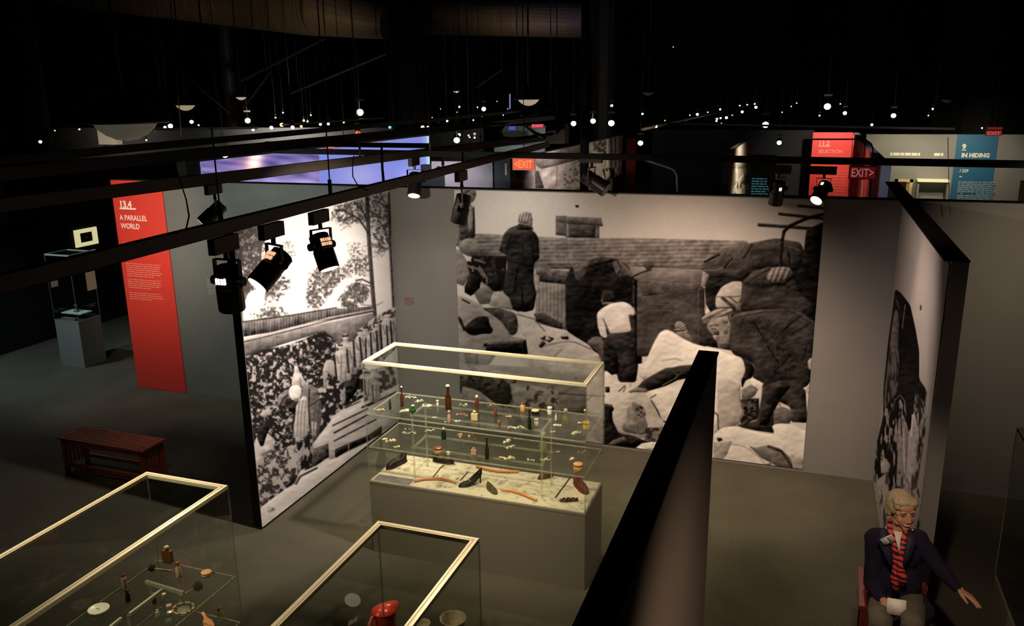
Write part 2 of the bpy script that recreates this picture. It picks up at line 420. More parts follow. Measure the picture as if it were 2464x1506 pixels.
class Pic:
    vol = .125
    round = 4.0
    def __init__(s, x0, y0, x1, y1, base, res=1.0):
        s.x0, s.y0, s.res = x0, y0, res
        s.w, s.h = int((x1 - x0) * res), int((y1 - y0) * res)
        s.a = np.full((s.h, s.w), float(base)); s.fr = (0, 0, 1)
    def frame(s, ox, oy, k): s.fr = (ox, oy, k)
    def P(s, pts):
        ox, oy, k = s.fr
        return np.array([((ox + p[0] / k - s.x0) * s.res, (oy + p[1] / k - s.y0) * s.res) for p in pts], float)
    def mask(s, pts, soft=0.7):
        q = s.P(pts); x0 = max(int(q[:, 0].min()) - 3, 0); x1 = min(int(q[:, 0].max()) + 4, s.w)
        y0 = max(int(q[:, 1].min()) - 3, 0); y1 = min(int(q[:, 1].max()) + 4, s.h)
        if x1 <= x0 or y1 <= y0: return None
        acc = 0
        for dx, dy in ((-.25, -.25), (.25, .25), (-.25, .25), (.25, -.25)):
            X = np.arange(x0, x1)[None, :] + .5 + dx; Y = np.arange(y0, y1)[:, None] + .5 + dy
            ins = np.zeros((y1 - y0, x1 - x0), bool)
            for i in range(len(q)):
                ax, ay = q[i - 1]; bx_, by = q[i]
                if ay == by: continue
                c = ((ay > Y) != (by > Y)) & (X < (bx_ - ax) * (Y - ay) / (by - ay) + ax)
                ins ^= c
            acc = acc + ins
        m = acc / 4.0
        for _ in range(int(round(soft))):
            p = np.pad(m, 1, mode='edge')
            m = (p[1:-1, 1:-1] * 2 + p[:-2, 1:-1] + p[2:, 1:-1] + p[1:-1, :-2] + p[1:-1, 2:]) / 6
        return x0, x1, y0, y1, m
    def poly(s, pts, v, noise=0.0, cell=8, soft=1, v2=None, stripes=None, aspect=1.0):
        if len(pts) > 6:                              # rounded corners
            lim = s.round * s.fr[2]
            for _ in range(2):
                q = []
                for i in range(len(pts)):
                    a, b = pts[i], pts[(i + 1) % len(pts)]
                    d = math.hypot(b[0] - a[0], b[1] - a[1]) or 1; c = min(.25, lim / d)
                    q += [(a[0] * (1 - c) + b[0] * c, a[1] * (1 - c) + b[1] * c), (a[0] * c + b[0] * (1 - c), a[1] * c + b[1] * (1 - c))]
                pts = q; lim *= .45
        r = s.mask(pts, soft)
        if r is None: return
        x0, x1, y0, y1, m = r
        t = np.full(m.shape, float(v))
        n_ = min(m.shape)
        if n_ > 10 and s.vol:                     # rounded, softly modelled tone as in a photograph
            for R_, g in ((max(3, int(min(n_ * .16, 12))), 1.0), (max(2, int(min(n_ * .05, 4))), .45)):
                bl = blur(m, R_)
                gy, gx = np.gradient(bl)
                t += s.vol * g * np.clip((gx * .45 + gy * .9) * R_ * 2.2, -1, 1)
                t += s.vol * .5 * g * (bl - .9)
            w = vnoise(m.shape[0], m.shape[1], max(6, n_ * .30), max(5, n_ * .16), 4) - .5
            t += w * s.vol * 1.5
            gy, gx = np.gradient(blur(vnoise(m.shape[0], m.shape[1], 13 * s.res, 7 * s.res, 2), 2))
            t += np.clip(gy * 1.6 + gx * .8, -.5, .5) * s.vol * 3.6
        if v2 is not None:
            t += (v2 - v) * np.linspace(0, 1, m.shape[0])[:, None]
        if noise:
            t += (vnoise(m.shape[0], m.shape[1], cell * s.res, cell * aspect * s.res) - .5) * 2 * noise
        if stripes:
            ang, per, amp = stripes
            X, Y = np.meshgrid(np.arange(x0, x1), np.arange(y0, y1))
            ph = (X * math.sin(ang) + Y * math.cos(ang)) * 2 * PI / (per * s.res)
            t += amp * np.sin(ph + 2 * vnoise(m.shape[0], m.shape[1], 40, 10))
        s.a[y0:y1, x0:x1] = s.a[y0:y1, x0:x1] * (1 - m) + t * m
    def line(s, pts, w, v, soft=1):
        k = s.fr[2]
        for a, b in zip(pts, pts[1:]):
            dx, dy = b[0] - a[0], b[1] - a[1]; L = math.hypot(dx, dy) or 1
            nx, ny = -dy / L * w / 2, dx / L * w / 2; ex, ey = dx / L * w * .3, dy / L * w * .3
            s.poly([(a[0] + nx - ex, a[1] + ny - ey), (b[0] + nx + ex, b[1] + ny + ey), (b[0] - nx + ex, b[1] - ny + ey), (a[0] - nx - ex, a[1] - ny - ey)], v, soft=soft)
    def speckle(s, pts, dark, light, cell, dens, soft=3, aspect=1.0, hard=7, keep=False):
        """clumps: dark where noise is under the density"""
        r = s.mask(pts, soft)
        if r is None: return
        x0, x1, y0, y1, m = r
        n = vnoise(m.shape[0], m.shape[1], cell * s.res, cell * aspect * s.res, 3)
        if soft > 3:                                  # ragged, thinning edges
            mp = np.pad(m, 1)[1:-1, 1:-1]; mp[0] = mp[-1] = 0; mp[:, 0] = mp[:, -1] = 0
            mm = np.clip(blur(mp, int(soft * 2 * s.res)) * 1.5, 0, 1)
            k = np.clip((dens * (.55 + .45 * mm) - .22 * (1 - mm) - n) * hard + .5, 0, 1)
            m = (m > .02).astype(float)
        else: k = np.clip((dens - n) * hard + .5, 0, 1)
        cur = s.a[y0:y1, x0:x1]
        t = dark * k + (cur if keep else light) * (1 - k)
        s.a[y0:y1, x0:x1] = cur * (1 - m) + t * m
    def sample(s, px, py):
        x = np.clip((px - s.x0) * s.res - .5, 0, s.w - 1.001); y = np.clip((py - s.y0) * s.res - .5, 0, s.h - 1.001)
        xi, yi = x.astype(int), y.astype(int); fx, fy = x - xi, y - yi
        a = s.a
        return (a[yi, xi] * (1 - fx) + a[yi, xi + 1] * fx) * (1 - fy) + (a[yi + 1, xi] * (1 - fx) + a[yi + 1, xi + 1] * fx) * fy

def duotone(v, dark=(1.0, .86, .84), light=(1.0, .97, .94), peak=.80):
    v = np.clip(v, 0.02, 1); L = peak * v ** 2.1
    k = np.clip(v, 0, 1)[..., None]
    return L[..., None] * (np.array(dark) * (1 - k) + np.array(light) * k)

def proj_px(P):
    d = P - np.array(CP)
    z = d @ np.array(FW)
    return W / 2 + FPX * (d @ np.array(RT)) / z, H / 2 - FPX * (d @ np.array(UP)) / z

def sheet(name, o, u, v, nu, nv, colf, m, thick):
    """flat print of real thickness: front grid with a colour per point, plus edges and back"""
    o, u, v = (np.array(q, float) for q in (o, u, v))
    S, T = np.meshgrid(np.linspace(0, 1, nu), np.linspace(0, 1, nv))
    P = o + S.reshape(-1, 1) * u + T.reshape(-1, 1) * v
    col = colf(P, S.ravel(), T.ravel())
    back = np.array([o, o + u, o + u + v, o + v]) - np.array(thick, float)
    A = np.vstack([P, back]); nP = len(P)
    idx = np.arange(nu * nv).reshape(nv, nu)
    q = np.stack([idx[:-1, :-1], idx[:-1, 1:], idx[1:, 1:], idx[1:, :-1]], -1).reshape(-1, 4)
    c = [0, nu - 1, nu * nv - 1, nu * (nv - 1)]; b = [nP, nP + 1, nP + 2, nP + 3]
    ex = [[b[3], b[2], b[1], b[0]]] + [[c[i], b[i], b[(i + 1) % 4], c[(i + 1) % 4]] for i in range(4)]
    F = np.vstack([q, np.array(ex)])
    me = bpy.data.meshes.new(name)
    me.vertices.add(len(A)); me.vertices.foreach_set('co', A.ravel())
    me.loops.add(F.size); me.loops.foreach_set('vertex_index', F.ravel().astype(np.int32))
    me.polygons.add(len(F)); me.polygons.foreach_set('loop_start', np.arange(0, F.size, 4, dtype=np.int32))
    me.update(calc_edges=True)
    at_ = me.color_attributes.new('print', 'FLOAT_COLOR', 'POINT')
    cc = np.ones((len(A), 4)); cc[:nP, :3] = col; cc[nP:, :3] = 0.3
    at_.data.foreach_set('color', cc.ravel()); me.validate()
    me.materials.append(m)
    ob = bpy.data.objects.new(name, me); C.objects.link(ob); return ob

M_print = vcmat('photo_print', 0.8)

# --- big mural on the back wall: people unloading bundles in front of a shed
def paint_back():
    p = Pic(1085, 445, 1995, 1150, .8)
    A_ = (1080, 440, 3.4217); B_ = (1520, 440, 3.4234); C_ = (1440, 740, 3.674); D_ = (860, 800, 2.353)
    p.a += (vnoise(p.h, p.w, 60, 60) - .5) * .05
    p.frame(0, 0, 1)
    # shed roof with shingle courses
    p.poly([(1095, 560), (1230, 566), (1345, 572), (1540, 573), (1684, 577), (1800, 580), (1800, 660), (1692, 652), (1520, 643), (1372, 648), (1285, 645), (1153, 612), (1095, 590)], .40, .10, 10, stripes=(0.02, 9.5, .055), v2=.47)
    p.frame(*A_)
    p.poly([(200, 560), (480, 612), (470, 720), (430, 900), (300, 850), (200, 720)], .15, .05)
    p.poly([(700, 690), (1000, 725), (980, 790), (720, 750)], .40, .16, 5)
    p.poly([(700, 745), (985, 790), (972, 842), (740, 815)], .19, .06, 6)
    p.poly([(715, 810), (975, 835), (966, 1215), (715, 1180)], .47, .06, 14, stripes=(PI / 2, 9, .05), aspect=6)
    # dormer
    p.poly([(880, 270), (968, 270), (968, 440), (880, 428)], .36, .05, 5)
    p.poly([(965, 290), (1240, 300), (1238, 455), (965, 452)], .36, .04, 6)
    p.poly([(965, 275), (1255, 288), (1268, 356), (1212, 350), (968, 318)], .40, .04, 6)
    p.poly([(968, 318), (1268, 345), (1268, 356), (968, 334)], .22)
    p.poly([(995, 338), (1205, 348), (1200, 452), (990, 446)], .25, .03, 6, stripes=(0, 4.2, .045))
    p.line([(976, 335), (978, 440)], 12, .56); p.line([(1222, 350), (1218, 450)], 10, .52)
    p.poly([(975, 452), (1130, 458), (1120, 488), (985, 482)], .55)
    p.poly([(1040, 183), (1068, 183), (1070, 203), (1044, 200)], .08)
    # truck opening and cover
    p.poly([(960, 800), (1000, 700), (1230, 612), (1400, 630), (1500, 750), (1590, 750), (1590, 1506), (1300, 1450), (1060, 1300), (965, 1210)], .085, .03, 20)
    p.poly([(1020, 680), (1120, 645), (1178, 652), (1078, 828), (1040, 780)], .33, .07, 6)
    p.poly([(1175, 655), (1240, 610), (1348, 616), (1345, 650), (1250, 670), (1190, 690)], .16, .05, 6)
    p.poly([(1340, 650), (1400, 635), (1480, 670), (1574, 690), (1700, 690), (1660, 740), (1520, 785), (1475, 762), (1385, 775)], .34, .08, 9)
    p.line([(1390, 650), (1420, 700), (1385, 760)], 14, .20); p.line([(1440, 660), (1500, 720)], 8, .22)
    p.frame(*B_)
    p.poly([(-20, 690), (590, 712), (590, 850), (540, 900), (300, 912), (100, 935), (50, 800), (0, 780)], .44, .04, 20, v2=.28)
    p.line([(0, 778), (90, 735), (165, 715)], 10, .12); p.poly([(90, 670), (165, 655), (185, 690), (130, 720)], .22)
    p.poly([(45, 800), (560, 820), (600, 870), (610, 1420), (30, 1430)], .23, .05, 26)
    p.poly([(45, 800), (560, 830), (540, 900), (100, 935)], .27, .07, 12)
    p.line([(100, 938), (320, 912), (545, 892)], 6, .42); p.line([(100, 940), (75, 1000)], 6, .38)
    p.line([(40, 1052), (330, 1048)], 5, .34); p.line([(548, 870), (552, 1290)], 8, .36); p.line([(608, 830), (612, 1040)], 6, .33)
    p.poly([(0, 780), (42, 800), (40, 1430), (0, 1430)], .07); p.line([(18, 850), (18, 1000)], 12, .26); p.line([(12, 1030), (30, 1080)], 20, .45)
    # dark behind, big cover
    p.poly([(590, 700), (920, 740), (1400, 640), (1520, 700), (1510, 1150), (700, 1150), (612, 1000)], .10, .03, 16)
    p.poly([(590, 660), (660, 600), (760, 540), (960, 498), (1190, 455), (1390, 490), (1420, 560), (1400, 720), (1330, 730), (1200, 700), (1030, 720), (915, 810), (800, 775), (620, 782), (585, 720)], .23, .05, 16)
    p.line([(600, 720), (700, 722), (790, 680), (870, 600), (930, 510)], 16, .38); p.line([(790, 540), (740, 620), (670, 680)], 14, .34)
    p.line([(1000, 500), (960, 620), (930, 700)], 12, .34); p.line([(830, 620), (760, 700)], 12, .12); p.line([(1140, 470), (1110, 640)], 9, .30)
    p.line([(990, 510), (920, 620)], 14, .14); p.line([(600, 650), (720, 590)], 14, .12)
    p.line([(1250, 520), (1390, 560)], 26, .33); p.line([(1290, 560), (1300, 660)], 16, .14)
    p.poly([(585, 720), (640, 760), (600, 850), (570, 860)], .52)
    # cross bars and bent post
    p.line([(1045, 345), (1500, 376)], 26, .20); p.line([(1215, 255), (1575, 293)], 22, .18); p.line([(1375, 188), (1575, 208)], 22, .22)
    p.line([(1222, 690), (1240, 470), (1255, 400), (1300, 355), (1440, 292), (1575, 258)], 26, .14)
    p.poly([(1440, 385), (1580, 320), (1600, 1450), (1480, 1450), (1390, 900), (1330, 740), (1400, 700)], .07, .02, 20)
    # back bending man
    p.poly([(915, 810), (1000, 725), (1130, 690), (1290, 690), (1340, 745), (1370, 900), (1500, 1000), (1515, 1150), (1100, 1060), (900, 1060)], .17, .05, 14)
    p.line([(930, 830), (1060, 740), (1130, 710)], 22, .25)
    p.poly([(1100, 775), (1150, 700), (1230, 688), (1300, 695), (1330, 735), (1270, 790), (1180, 820), (1120, 800)], .44, stripes=(1.2, 12, .14))
    p.line([(1150, 825), (1250, 830), (1330, 760)], 26, .10)
    p.poly([(690, 1030), (690, 940), (740, 855), (830, 810), (912, 812), (902, 960), (850, 1020)], .64, .04, 12)
    p.line([(700, 940), (830, 940), (900, 930)], 7, .25); p.line([(745, 945), (850, 1030)], 26, .22); p.line([(800, 935), (880, 1000)], 8, .2)
    p.poly([(850, 1000), (905, 980), (905, 1060), (860, 1060)], .3, .15, 5)
    # front bending man
    p.frame(*C_)
    p.poly([(940, 60), (1180, 40), (1180, 380), (900, 330)], .17, .07, 12)
    p.poly([(1170, 100), (1200, 60), (1290, 35), (1400, 20), (1700, 5), (1790, 40), (1920, 130), (1915, 300), (1895, 430), (1880, 640), (1830, 720), (1850, 1020), (1700, 1010), (1700, 880), (1600, 830), (1560, 900), (1560, 1110), (1380, 1085), (1270, 1060), (1220, 1040), (1400, 1000), (1440, 800), (1450, 690), (1360, 620), (1385, 520), (1300, 450), (1200, 420), (1150, 350), (1180, 240)], .18, .06, 12)
    for a in ([(1200, 90), (1450, 40), (1690, 30), (1880, 130)], [(1390, 120), (1480, 260), (1550, 380)], [(1600, 230), (1720, 80)], [(1560, 260), (1560, 460)], [(1620, 300), (1800, 260)], [(1640, 350), (1850, 320)], [(1660, 500), (1800, 400)]):
        p.line(a, 11, .215, 2)
    for a in ([(1370, 120), (1520, 380), (1600, 500)], [(1560, 280), (1720, 120), (1790, 70)], [(1850, 160), (1700, 230)], [(1700, 420), (1560, 560)], [(1800, 470), (1850, 300)]):
        p.line(a, 12, .14, 2)
    p.poly([(1180, 370), (1300, 440), (1385, 530), (1360, 620), (1300, 640), (1270, 720), (1260, 640), (1300, 560), (1280, 460)], .09)
    p.poly([(1460, 700), (1600, 640), (1700, 700), (1560, 860), (1500, 1040), (1420, 1040)], .15, .04, 12)
    p.poly([(960, 150), (1000, 95), (1170, 60), (1180, 200), (1150, 350), (1060, 365), (1045, 290), (1012, 280), (1010, 240), (965, 200)], .46, .05, 14)
    p.poly([(1020, 210), (1060, 200), (1070, 240), (1015, 240)], .22); p.poly([(1010, 250), (1045, 240), (1040, 285)], .62)
    p.line([(985, 165), (1030, 150), (1060, 160)], 9, .26); p.line([(1000, 190), (1035, 190)], 8, .2); p.line([(1045, 285), (1090, 290)], 7, .22); p.poly([(1100, 180), (1140, 170), (1145, 230), (1110, 235)], .36); p.line([(1150, 70), (1175, 150), (1165, 260), (1140, 350)], 14, .26)
    p.poly([(1060, 280), (1160, 260), (1150, 350), (1070, 360)], .34, .05, 6); p.poly([(1090, 110), (1140, 110), (1150, 140), (1100, 140)], .34)
    p.poly([(905, 100), (960, 50), (1050, 10), (1180, 0), (1195, 50), (1100, 80), (1000, 95), (925, 140)], .45, stripes=(.45, 11, .13))
    p.poly([(1340, 640), (1370, 622), (1460, 670), (1440, 712), (1370, 698)], .90)
    p.poly([(1265, 725), (1350, 680), (1415, 720), (1380, 780), (1310, 830), (1265, 800)], .40, .07, 6)
    p.poly([(1260, 810), (1400, 800), (1400, 960), (1300, 1040), (1240, 1000)], .10, .06, 6)
    p.speckle([(1240, 850), (1420, 800), (1420, 980), (1260, 1040)], .08, .32, 7, .55)
    p.poly([(1550, 900), (1610, 870), (1690, 900), (1765, 905), (1700, 1000), (1690, 1030), (1545, 1035)], .36, .06, 8)
    p.poly([(1850, 470), (1895, 430), (1882, 560), (1860, 540)], .66); p.poly([(1808, 712), (1872, 675), (1866, 775)], .72)
    p.poly([(1590, 835), (1615, 835), (1612, 870), (1595, 870)], .6)
    # child
    p.poly([(668, 190), (700, 170), (770, 170), (795, 220), (840, 300), (760, 290), (700, 250)], .44, .12, 6)
    p.poly([(672, 150), (690, 122), (735, 122), (775, 160), (778, 190), (680, 185)], .44, stripes=(.5, 6, .14)); p.line([(680, 208), (760, 200)], 12, .16)
    # bundles
    p.poly([(0, 420), (60, 400), (170, 500), (90, 560), (0, 560)], .35, .06)
    p.poly([(20, 600), (110, 540), (190, 535), (250, 560), (300, 500), (420, 490), (440, 420), (490, 310), (540, 220), (595, 192), (640, 205), (740, 270), (850, 322), (1080, 380), (1180, 425), (1255, 437), (1290, 520), (1282, 610), (1240, 670), (1245, 800), (1290, 930), (1230, 1050), (1060, 1085), (1030, 1110), (700, 1260), (330, 1250), (30, 1240)], .84, .03, 30)
    p.line([(560, 470), (680, 450), (740, 470)], 14, .70); p.line([(250, 560), (300, 600), (280, 700)], 10, .66); p.line([(150, 580), (210, 620)], 10, .45)
    p.poly([(345, 700), (400, 640), (460, 605), (600, 530), (650, 530), (730, 512), (900, 500), (860, 610), (700, 640), (600, 690), (430, 740), (330, 745), (260, 760)], .13, .06, 10)
    p.line([(560, 690), (690, 620), (700, 590)], 7, .6); p.line([(640, 540), (700, 600), (800, 540)], 9, .30); p.poly([(355, 600), (440, 600), (400, 640)], .66)
    p.poly([(260, 745), (340, 700), (430, 720), (430, 750), (300, 750)], .40, .08, 8)
    p.poly([(60, 700), (100, 700), (100, 750), (60, 750)], .12); p.line([(180, 740), (235, 690)], 9, .2); p.line([(220, 745), (240, 700)], 7, .25)
    p.poly([(20, 840), (120, 860), (140, 900), (40, 1010)], .14, .10, 6)
    p.poly([(430, 745), (600, 700), (780, 670), (800, 900), (700, 1040), (590, 1020), (520, 880)], .80, .02, 20)
    p.line([(465, 820), (520, 910), (560, 1000), (620, 1020)], 16, .18); p.line([(460, 800), (510, 770)], 10, .3)
    p.poly([(125, 1000), (140, 870), (200, 790), (300, 748), (410, 752), (470, 830), (540, 960), (600, 1040), (590, 1100), (500, 1150), (370, 1160), (180, 1110)], .68, .06, 16)
    p.poly([(250, 880), (340, 860), (410, 950), (440, 1050), (400, 1130), (230, 1100), (200, 1060), (250, 990)], .46, .12, 9)
    p.speckle([(300, 830), (400, 880), (420, 950), (350, 980), (300, 900)], .14, .45, 6, .45)
    p.speckle([(420, 1060), (600, 1060), (580, 1180), (400, 1180)], .16, .45, 7, .5)
    p.poly([(40, 870), (120, 880), (125, 1000), (180, 1110), (300, 1130), (420, 1180), (600, 1180), (560, 1200), (430, 1190), (330, 1245), (30, 1235), (40, 1000)], .09, .05, 8)
    p.poly([(60, 1230), (130, 1170), (230, 1140), (250, 1180), (140, 1220)], .34)
    p.poly([(310, 1255), (380, 1200), (470, 1185), (700, 1200), (700, 1300), (300, 1290)], .84, .02, 20); p.line([(430, 1245), (520, 1250)], 8, .45)
    p.poly([(1050, 640), (1180, 640), (1245, 690), (1250, 800), (1290, 930), (1220, 1045), (1050, 1080)], .66, .04, 24)
    p.line([(1250, 680), (1250, 800), (1280, 930), (1230, 1040)], 10, .42); p.line([(1000, 900), (1055, 950), (1060, 1080)], 12, .3)
    p.poly([(1020, 1130), (1060, 1085), (1110, 1055), (1200, 1048), (1330, 1080), (1440, 1105), (1562, 1125), (1530, 1040), (1600, 1022), (1720, 1030), (1800, 1080), (1990, 1130), (1990, 1506), (1000, 1506)], .86, .02, 30)
    p.poly([(1020, 1190), (1180, 1180), (1140, 1290), (1080, 1370), (1010, 1370)], .62, .10, 8); p.poly([(1045, 1152), (1085, 1150), (1100, 1172), (1060, 1185)], .08)
    p.poly([(1320, 1215), (1380, 1240), (1500, 1215), (1600, 1240), (1700, 1330), (1760, 1440), (1640, 1440), (1520, 1370), (1440, 1330)], .42, .08, 12)
    p.line([(1500, 1225), (1620, 1270), (1720, 1420)], 20, .20); p.line([(1150, 1200), (1300, 1230), (1420, 1320), (1470, 1380)], 8, .66)
    p.poly([(1700, 1300), (1830, 1340), (1820, 1440), (1720, 1440)], .62, .1, 8); p.poly([(1460, 1385), (1540, 1365), (1520, 1400)], .5)
    # man in the white shirt
    p.frame(*A_)
    p.poly([(1130, 1310), (1195, 1262), (1270, 1270), (1350, 1400), (1420, 1520), (1290, 1520), (1230, 1400)], .34, .08, 10)
    p.poly([(1250, 1275), (1320, 1240), (1505, 1222), (1545, 1340), (1560, 1506), (1540, 1640), (1400, 1640), (1340, 1400)], .14, .05, 12)
    p.poly([(1250, 945), (1262, 895), (1300, 878), (1355, 885), (1378, 930), (1360, 985), (1290, 1005), (1262, 985)], .11, .03, 5)
    p.poly([(1262, 980), (1360, 980), (1340, 1010), (1280, 1005)], .4)
    p.poly([(1470, 1050), (1530, 1060), (1545, 1220), (1540, 1350), (1505, 1300), (1490, 1150)], .17)
    p.poly([(1218, 1070), (1270, 1025), (1340, 990), (1440, 975), (1500, 1005), (1532, 1060), (1528, 1092), (1480, 1080), (1488, 1140), (1505, 1220), (1420, 1235), (1322, 1240), (1290, 1180), (1275, 1130), (1300, 1230), (1305, 1280), (1250, 1265), (1225, 1180)], .86, .02, 20)
    p.line([(1270, 1120), (1300, 1180), (1322, 1235)], 9, .35); p.line([(1258, 960), (1270, 1000)], 10, .5)
    # man in the long coat
    p.poly([(570, 345), (500, 370), (452, 420), (430, 500), (413, 565), (480, 592), (482, 680), (470, 760), (440, 880), (480, 960), (520, 1040), (600, 1070), (700, 1045), (722, 900), (700, 760), (698, 660), (745, 625), (742, 480), (722, 420), (665, 372), (640, 345)], .145, .035, 14)
    p.poly([(585, 318), (668, 312), (676, 350), (700, 385), (560, 385), (572, 340)], .155)
    p.line([(470, 590), (500, 470), (520, 420)], 7, .10); p.line([(700, 640), (690, 520), (670, 430)], 7, .10); p.line([(600, 860), (610, 1050)], 10, .08); p.poly([(640, 290), (690, 290), (684, 372), (645, 352)], .40)
    p.line([(480, 600), (560, 640), (680, 650)], 9, .20); p.line([(600, 400), (610, 620)], 10, .17); p.line([(560, 700), (540, 900)], 16, .12)
    p.poly([(568, 322), (578, 262), (632, 234), (682, 250), (686, 305), (640, 330)], .50, stripes=(1.3, 7, .12))
    p.poly([(655, 310), (688, 300), (682, 372), (650, 350)], .42); p.line([(575, 332), (650, 345)], 7, .66)
    p.poly([(698, 740), (745, 765), (748, 880), (738, 905), (715, 890), (700, 820)], .58, .12, 6)
    p.poly([(440, 700), (480, 720), (440, 880), (400, 830)], .24)
    # left man
    p.poly([(105, 190), (140, 140), (190, 180), (215, 290), (212, 460), (150, 450), (80, 350)], .24, .06, 8)
    p.poly([(140, 145), (185, 175), (200, 260), (195, 380), (165, 400), (150, 260)], .52, .04, 8)
    p.poly([(120, 100), (140, 55), (180, 40), (226, 62), (224, 115), (195, 165), (150, 158), (125, 130)], .44, .05, 8)
    p.poly([(110, 95), (130, 45), (190, 32), (228, 60), (180, 62), (140, 90)], .36, .06, 5); p.line([(190, 90), (220, 95)], 9, .2)
    p.line([(205, 200), (212, 440)], 10, .14)
    p.poly([(50, 290), (95, 295), (140, 360), (165, 450), (100, 480), (50, 400)], .27, .06, 8)
    p.poly([(40, 300), (75, 290), (95, 420), (80, 520), (40, 520)], .48, .05, 8)
    p.poly([(80, 500), (120, 460), (190, 455), (235, 500), (262, 580), (180, 612), (90, 570)], .53, .05, 12, v2=.36)
    # heap on the left
    p.speckle([(140, 600), (480, 600), (450, 900), (300, 900), (150, 800)], .09, .5, 12, .62, keep=True)
    p.line([(210, 630), (300, 660)], 12, .5); p.line([(250, 690), (310, 780), (318, 830)], 14, .5); p.line([(150, 680), (240, 710), (290, 780)], 14, .46)
    p.poly([(40, 540), (100, 560), (145, 640), (175, 760), (120, 850), (40, 820)], .46, .05, 18)
    p.poly([(130, 850), (180, 740), (262, 800), (255, 880), (180, 930), (130, 900)], .07, .03, 8)
    p.poly([(310, 720), (430, 780), (420, 860), (390, 890), (320, 830)], .13)
    p.poly([(205, 905), (300, 828), (365, 890), (375, 990), (255, 1002)], .40, .07, 8)
    p.poly([(365, 895), (440, 890), (500, 950), (530, 1050), (430, 1030), (330, 1010)], .60, .03, 16)
    p.poly([(40, 915), (150, 950), (260, 1000), (440, 1150), (505, 1260), (640, 1290), (660, 1430), (400, 1400), (330, 1500), (40, 1500)], .54, .03, 24)
    p.poly([(270, 1030), (400, 1025), (545, 1070), (575, 1150), (560, 1240), (510, 1262), (440, 1150), (380, 1100)], .27, .10, 7)
    p.poly([(130, 1180), (230, 1100), (325, 1098), (335, 1170), (365, 1200), (352, 1242), (280, 1240), (200, 1258), (140, 1232)], .07, .02, 10)
    p.line([(85, 1110), (130, 1210)], 22, .12); p.line([(110, 960), (170, 990)], 12, .16)
    p.poly([(555, 1060), (610, 1055), (700, 1110), (730, 1155), (860, 1190), (960, 1210), (1080, 1290), (1150, 1330), (1240, 1440), (1275, 1530), (650, 1530), (640, 1290), (575, 1200)], .74, .03, 26)
    p.line([(560, 1080), (700, 1120), (790, 1220)], 9, .42); p.line([(740, 1350), (960, 1305), (1040, 1310)], 8, .45); p.line([(930, 1370), (870, 1430)], 7, .5); p.line([(1040, 1310), (1170, 1370)], 9, .45)
    for q in ([(740, 1340), (770, 1300), (800, 1320), (760, 1360)], [(750, 1280), (800, 1255), (790, 1300)], [(810, 1262), (870, 1280), (850, 1300)], [(920, 1265), (985, 1262), (985, 1290), (930, 1285)], [(790, 1290), (850, 1295), (830, 1315)]): p.poly(q, .14)
    p.poly([(700, 1075), (780, 1070), (935, 1160), (935, 1205), (850, 1185), (720, 1140)], .22, .06, 7)
    p.poly([(320, 1330), (600, 1310), (632, 1288), (652, 1405), (400, 1410), (300, 1380)], .05); p.poly([(370, 1285), (610, 1285), (590, 1318), (340, 1325)], .46, .04, 12)
    p.line([(600, 1310), (610, 1400)], 6, .3); p.poly([(285, 1320), (320, 1320), (310, 1350), (285, 1345)], .1)
    # lower strip, seen through the showcase
    p.frame(*D_)
    p.poly([(560, 175), (1398, 215), (1398, 800), (560, 800)], .45, .05, 30)
    p.poly([(570, 170), (760, 200), (960, 260), (860, 290), (600, 240)], .52, .03, 20)
    p.poly([(1010, 120), (1100, 170), (1250, 150), (1385, 190), (1385, 260), (1100, 230), (980, 180)], .68, .03, 20)
    p.poly([(560, 262), (640, 240), (700, 245), (760, 262), (850, 280), (872, 330), (865, 400), (820, 430), (740, 385), (680, 350), (620, 320), (560, 330)], .19, .08, 8)
    p.speckle([(560, 240), (900, 270), (900, 440), (560, 340)], .10, .4, 9, .42, keep=True)
    p.poly([(590, 300), (690, 330), (780, 400), (850, 450), (780, 470), (680, 420), (600, 380)], .50, .05, 10)
    p.line([(900, 310), (960, 380), (1010, 470)], 6, .26); p.line([(960, 300), (1040, 360), (1120, 440)], 6, .28); p.line([(880, 360), (1000, 400)], 7, .3)
    p.poly([(860, 285), (1000, 300), (1140, 330), (1140, 450), (1000, 480), (890, 400)], .52, .10, 9)
    p.speckle([(900, 300), (1140, 300), (1140, 480), (980, 480)], .2, .55, 10, .36, keep=True)
    p.poly([(590, 320), (700, 360), (800, 450), (900, 480), (1140, 640), (590, 620)], .40, .08, 12)
    p.poly([(1140, 350), (1290, 345), (1300, 460), (1150, 460)], .36, .03, 12)
    p.poly([(1300, 250), (1392, 250), (1400, 500), (1300, 460)], .58, .03, 20); p.poly([(1300, 460), (1400, 480), (1400, 640), (1300, 560)], .36, .1, 8)
    p.line([(1140, 345), (1400, 360)], 7, .28)
    p.poly([(1392, 60), (1470, 120), (1480, 230), (1440, 240), (1392, 200)], .10)
    p.a = blur(p.a, 1) * .6 + p.a * .4
    p.a += (rng.rand(*p.a.shape) - .5) * .035 + (vnoise(p.h, p.w, 3, 3, 1) - .5) * .03
    return p

bm_ = paint_back()
X0M, X1M = at(1100, 700, 'y', 8.648).x, at(1958, 800, 'y', 8.648).x
ZT, ZB = 2.885, 0.035
def col_back(P, S, T):
    x, y = proj_px(P); return duotone(bm_.sample(x, y))
o = sheet('wall_mural', (X0M, 8.648, ZB), (X1M - X0M, 0, 0), (0, 0, ZT - ZB), 900, 660, col_back, M_print, (0, -0.01, 0))
tag(o, 'large sepia photo mural of people sorting bundles beside a shed, on the back wall', 'mural')

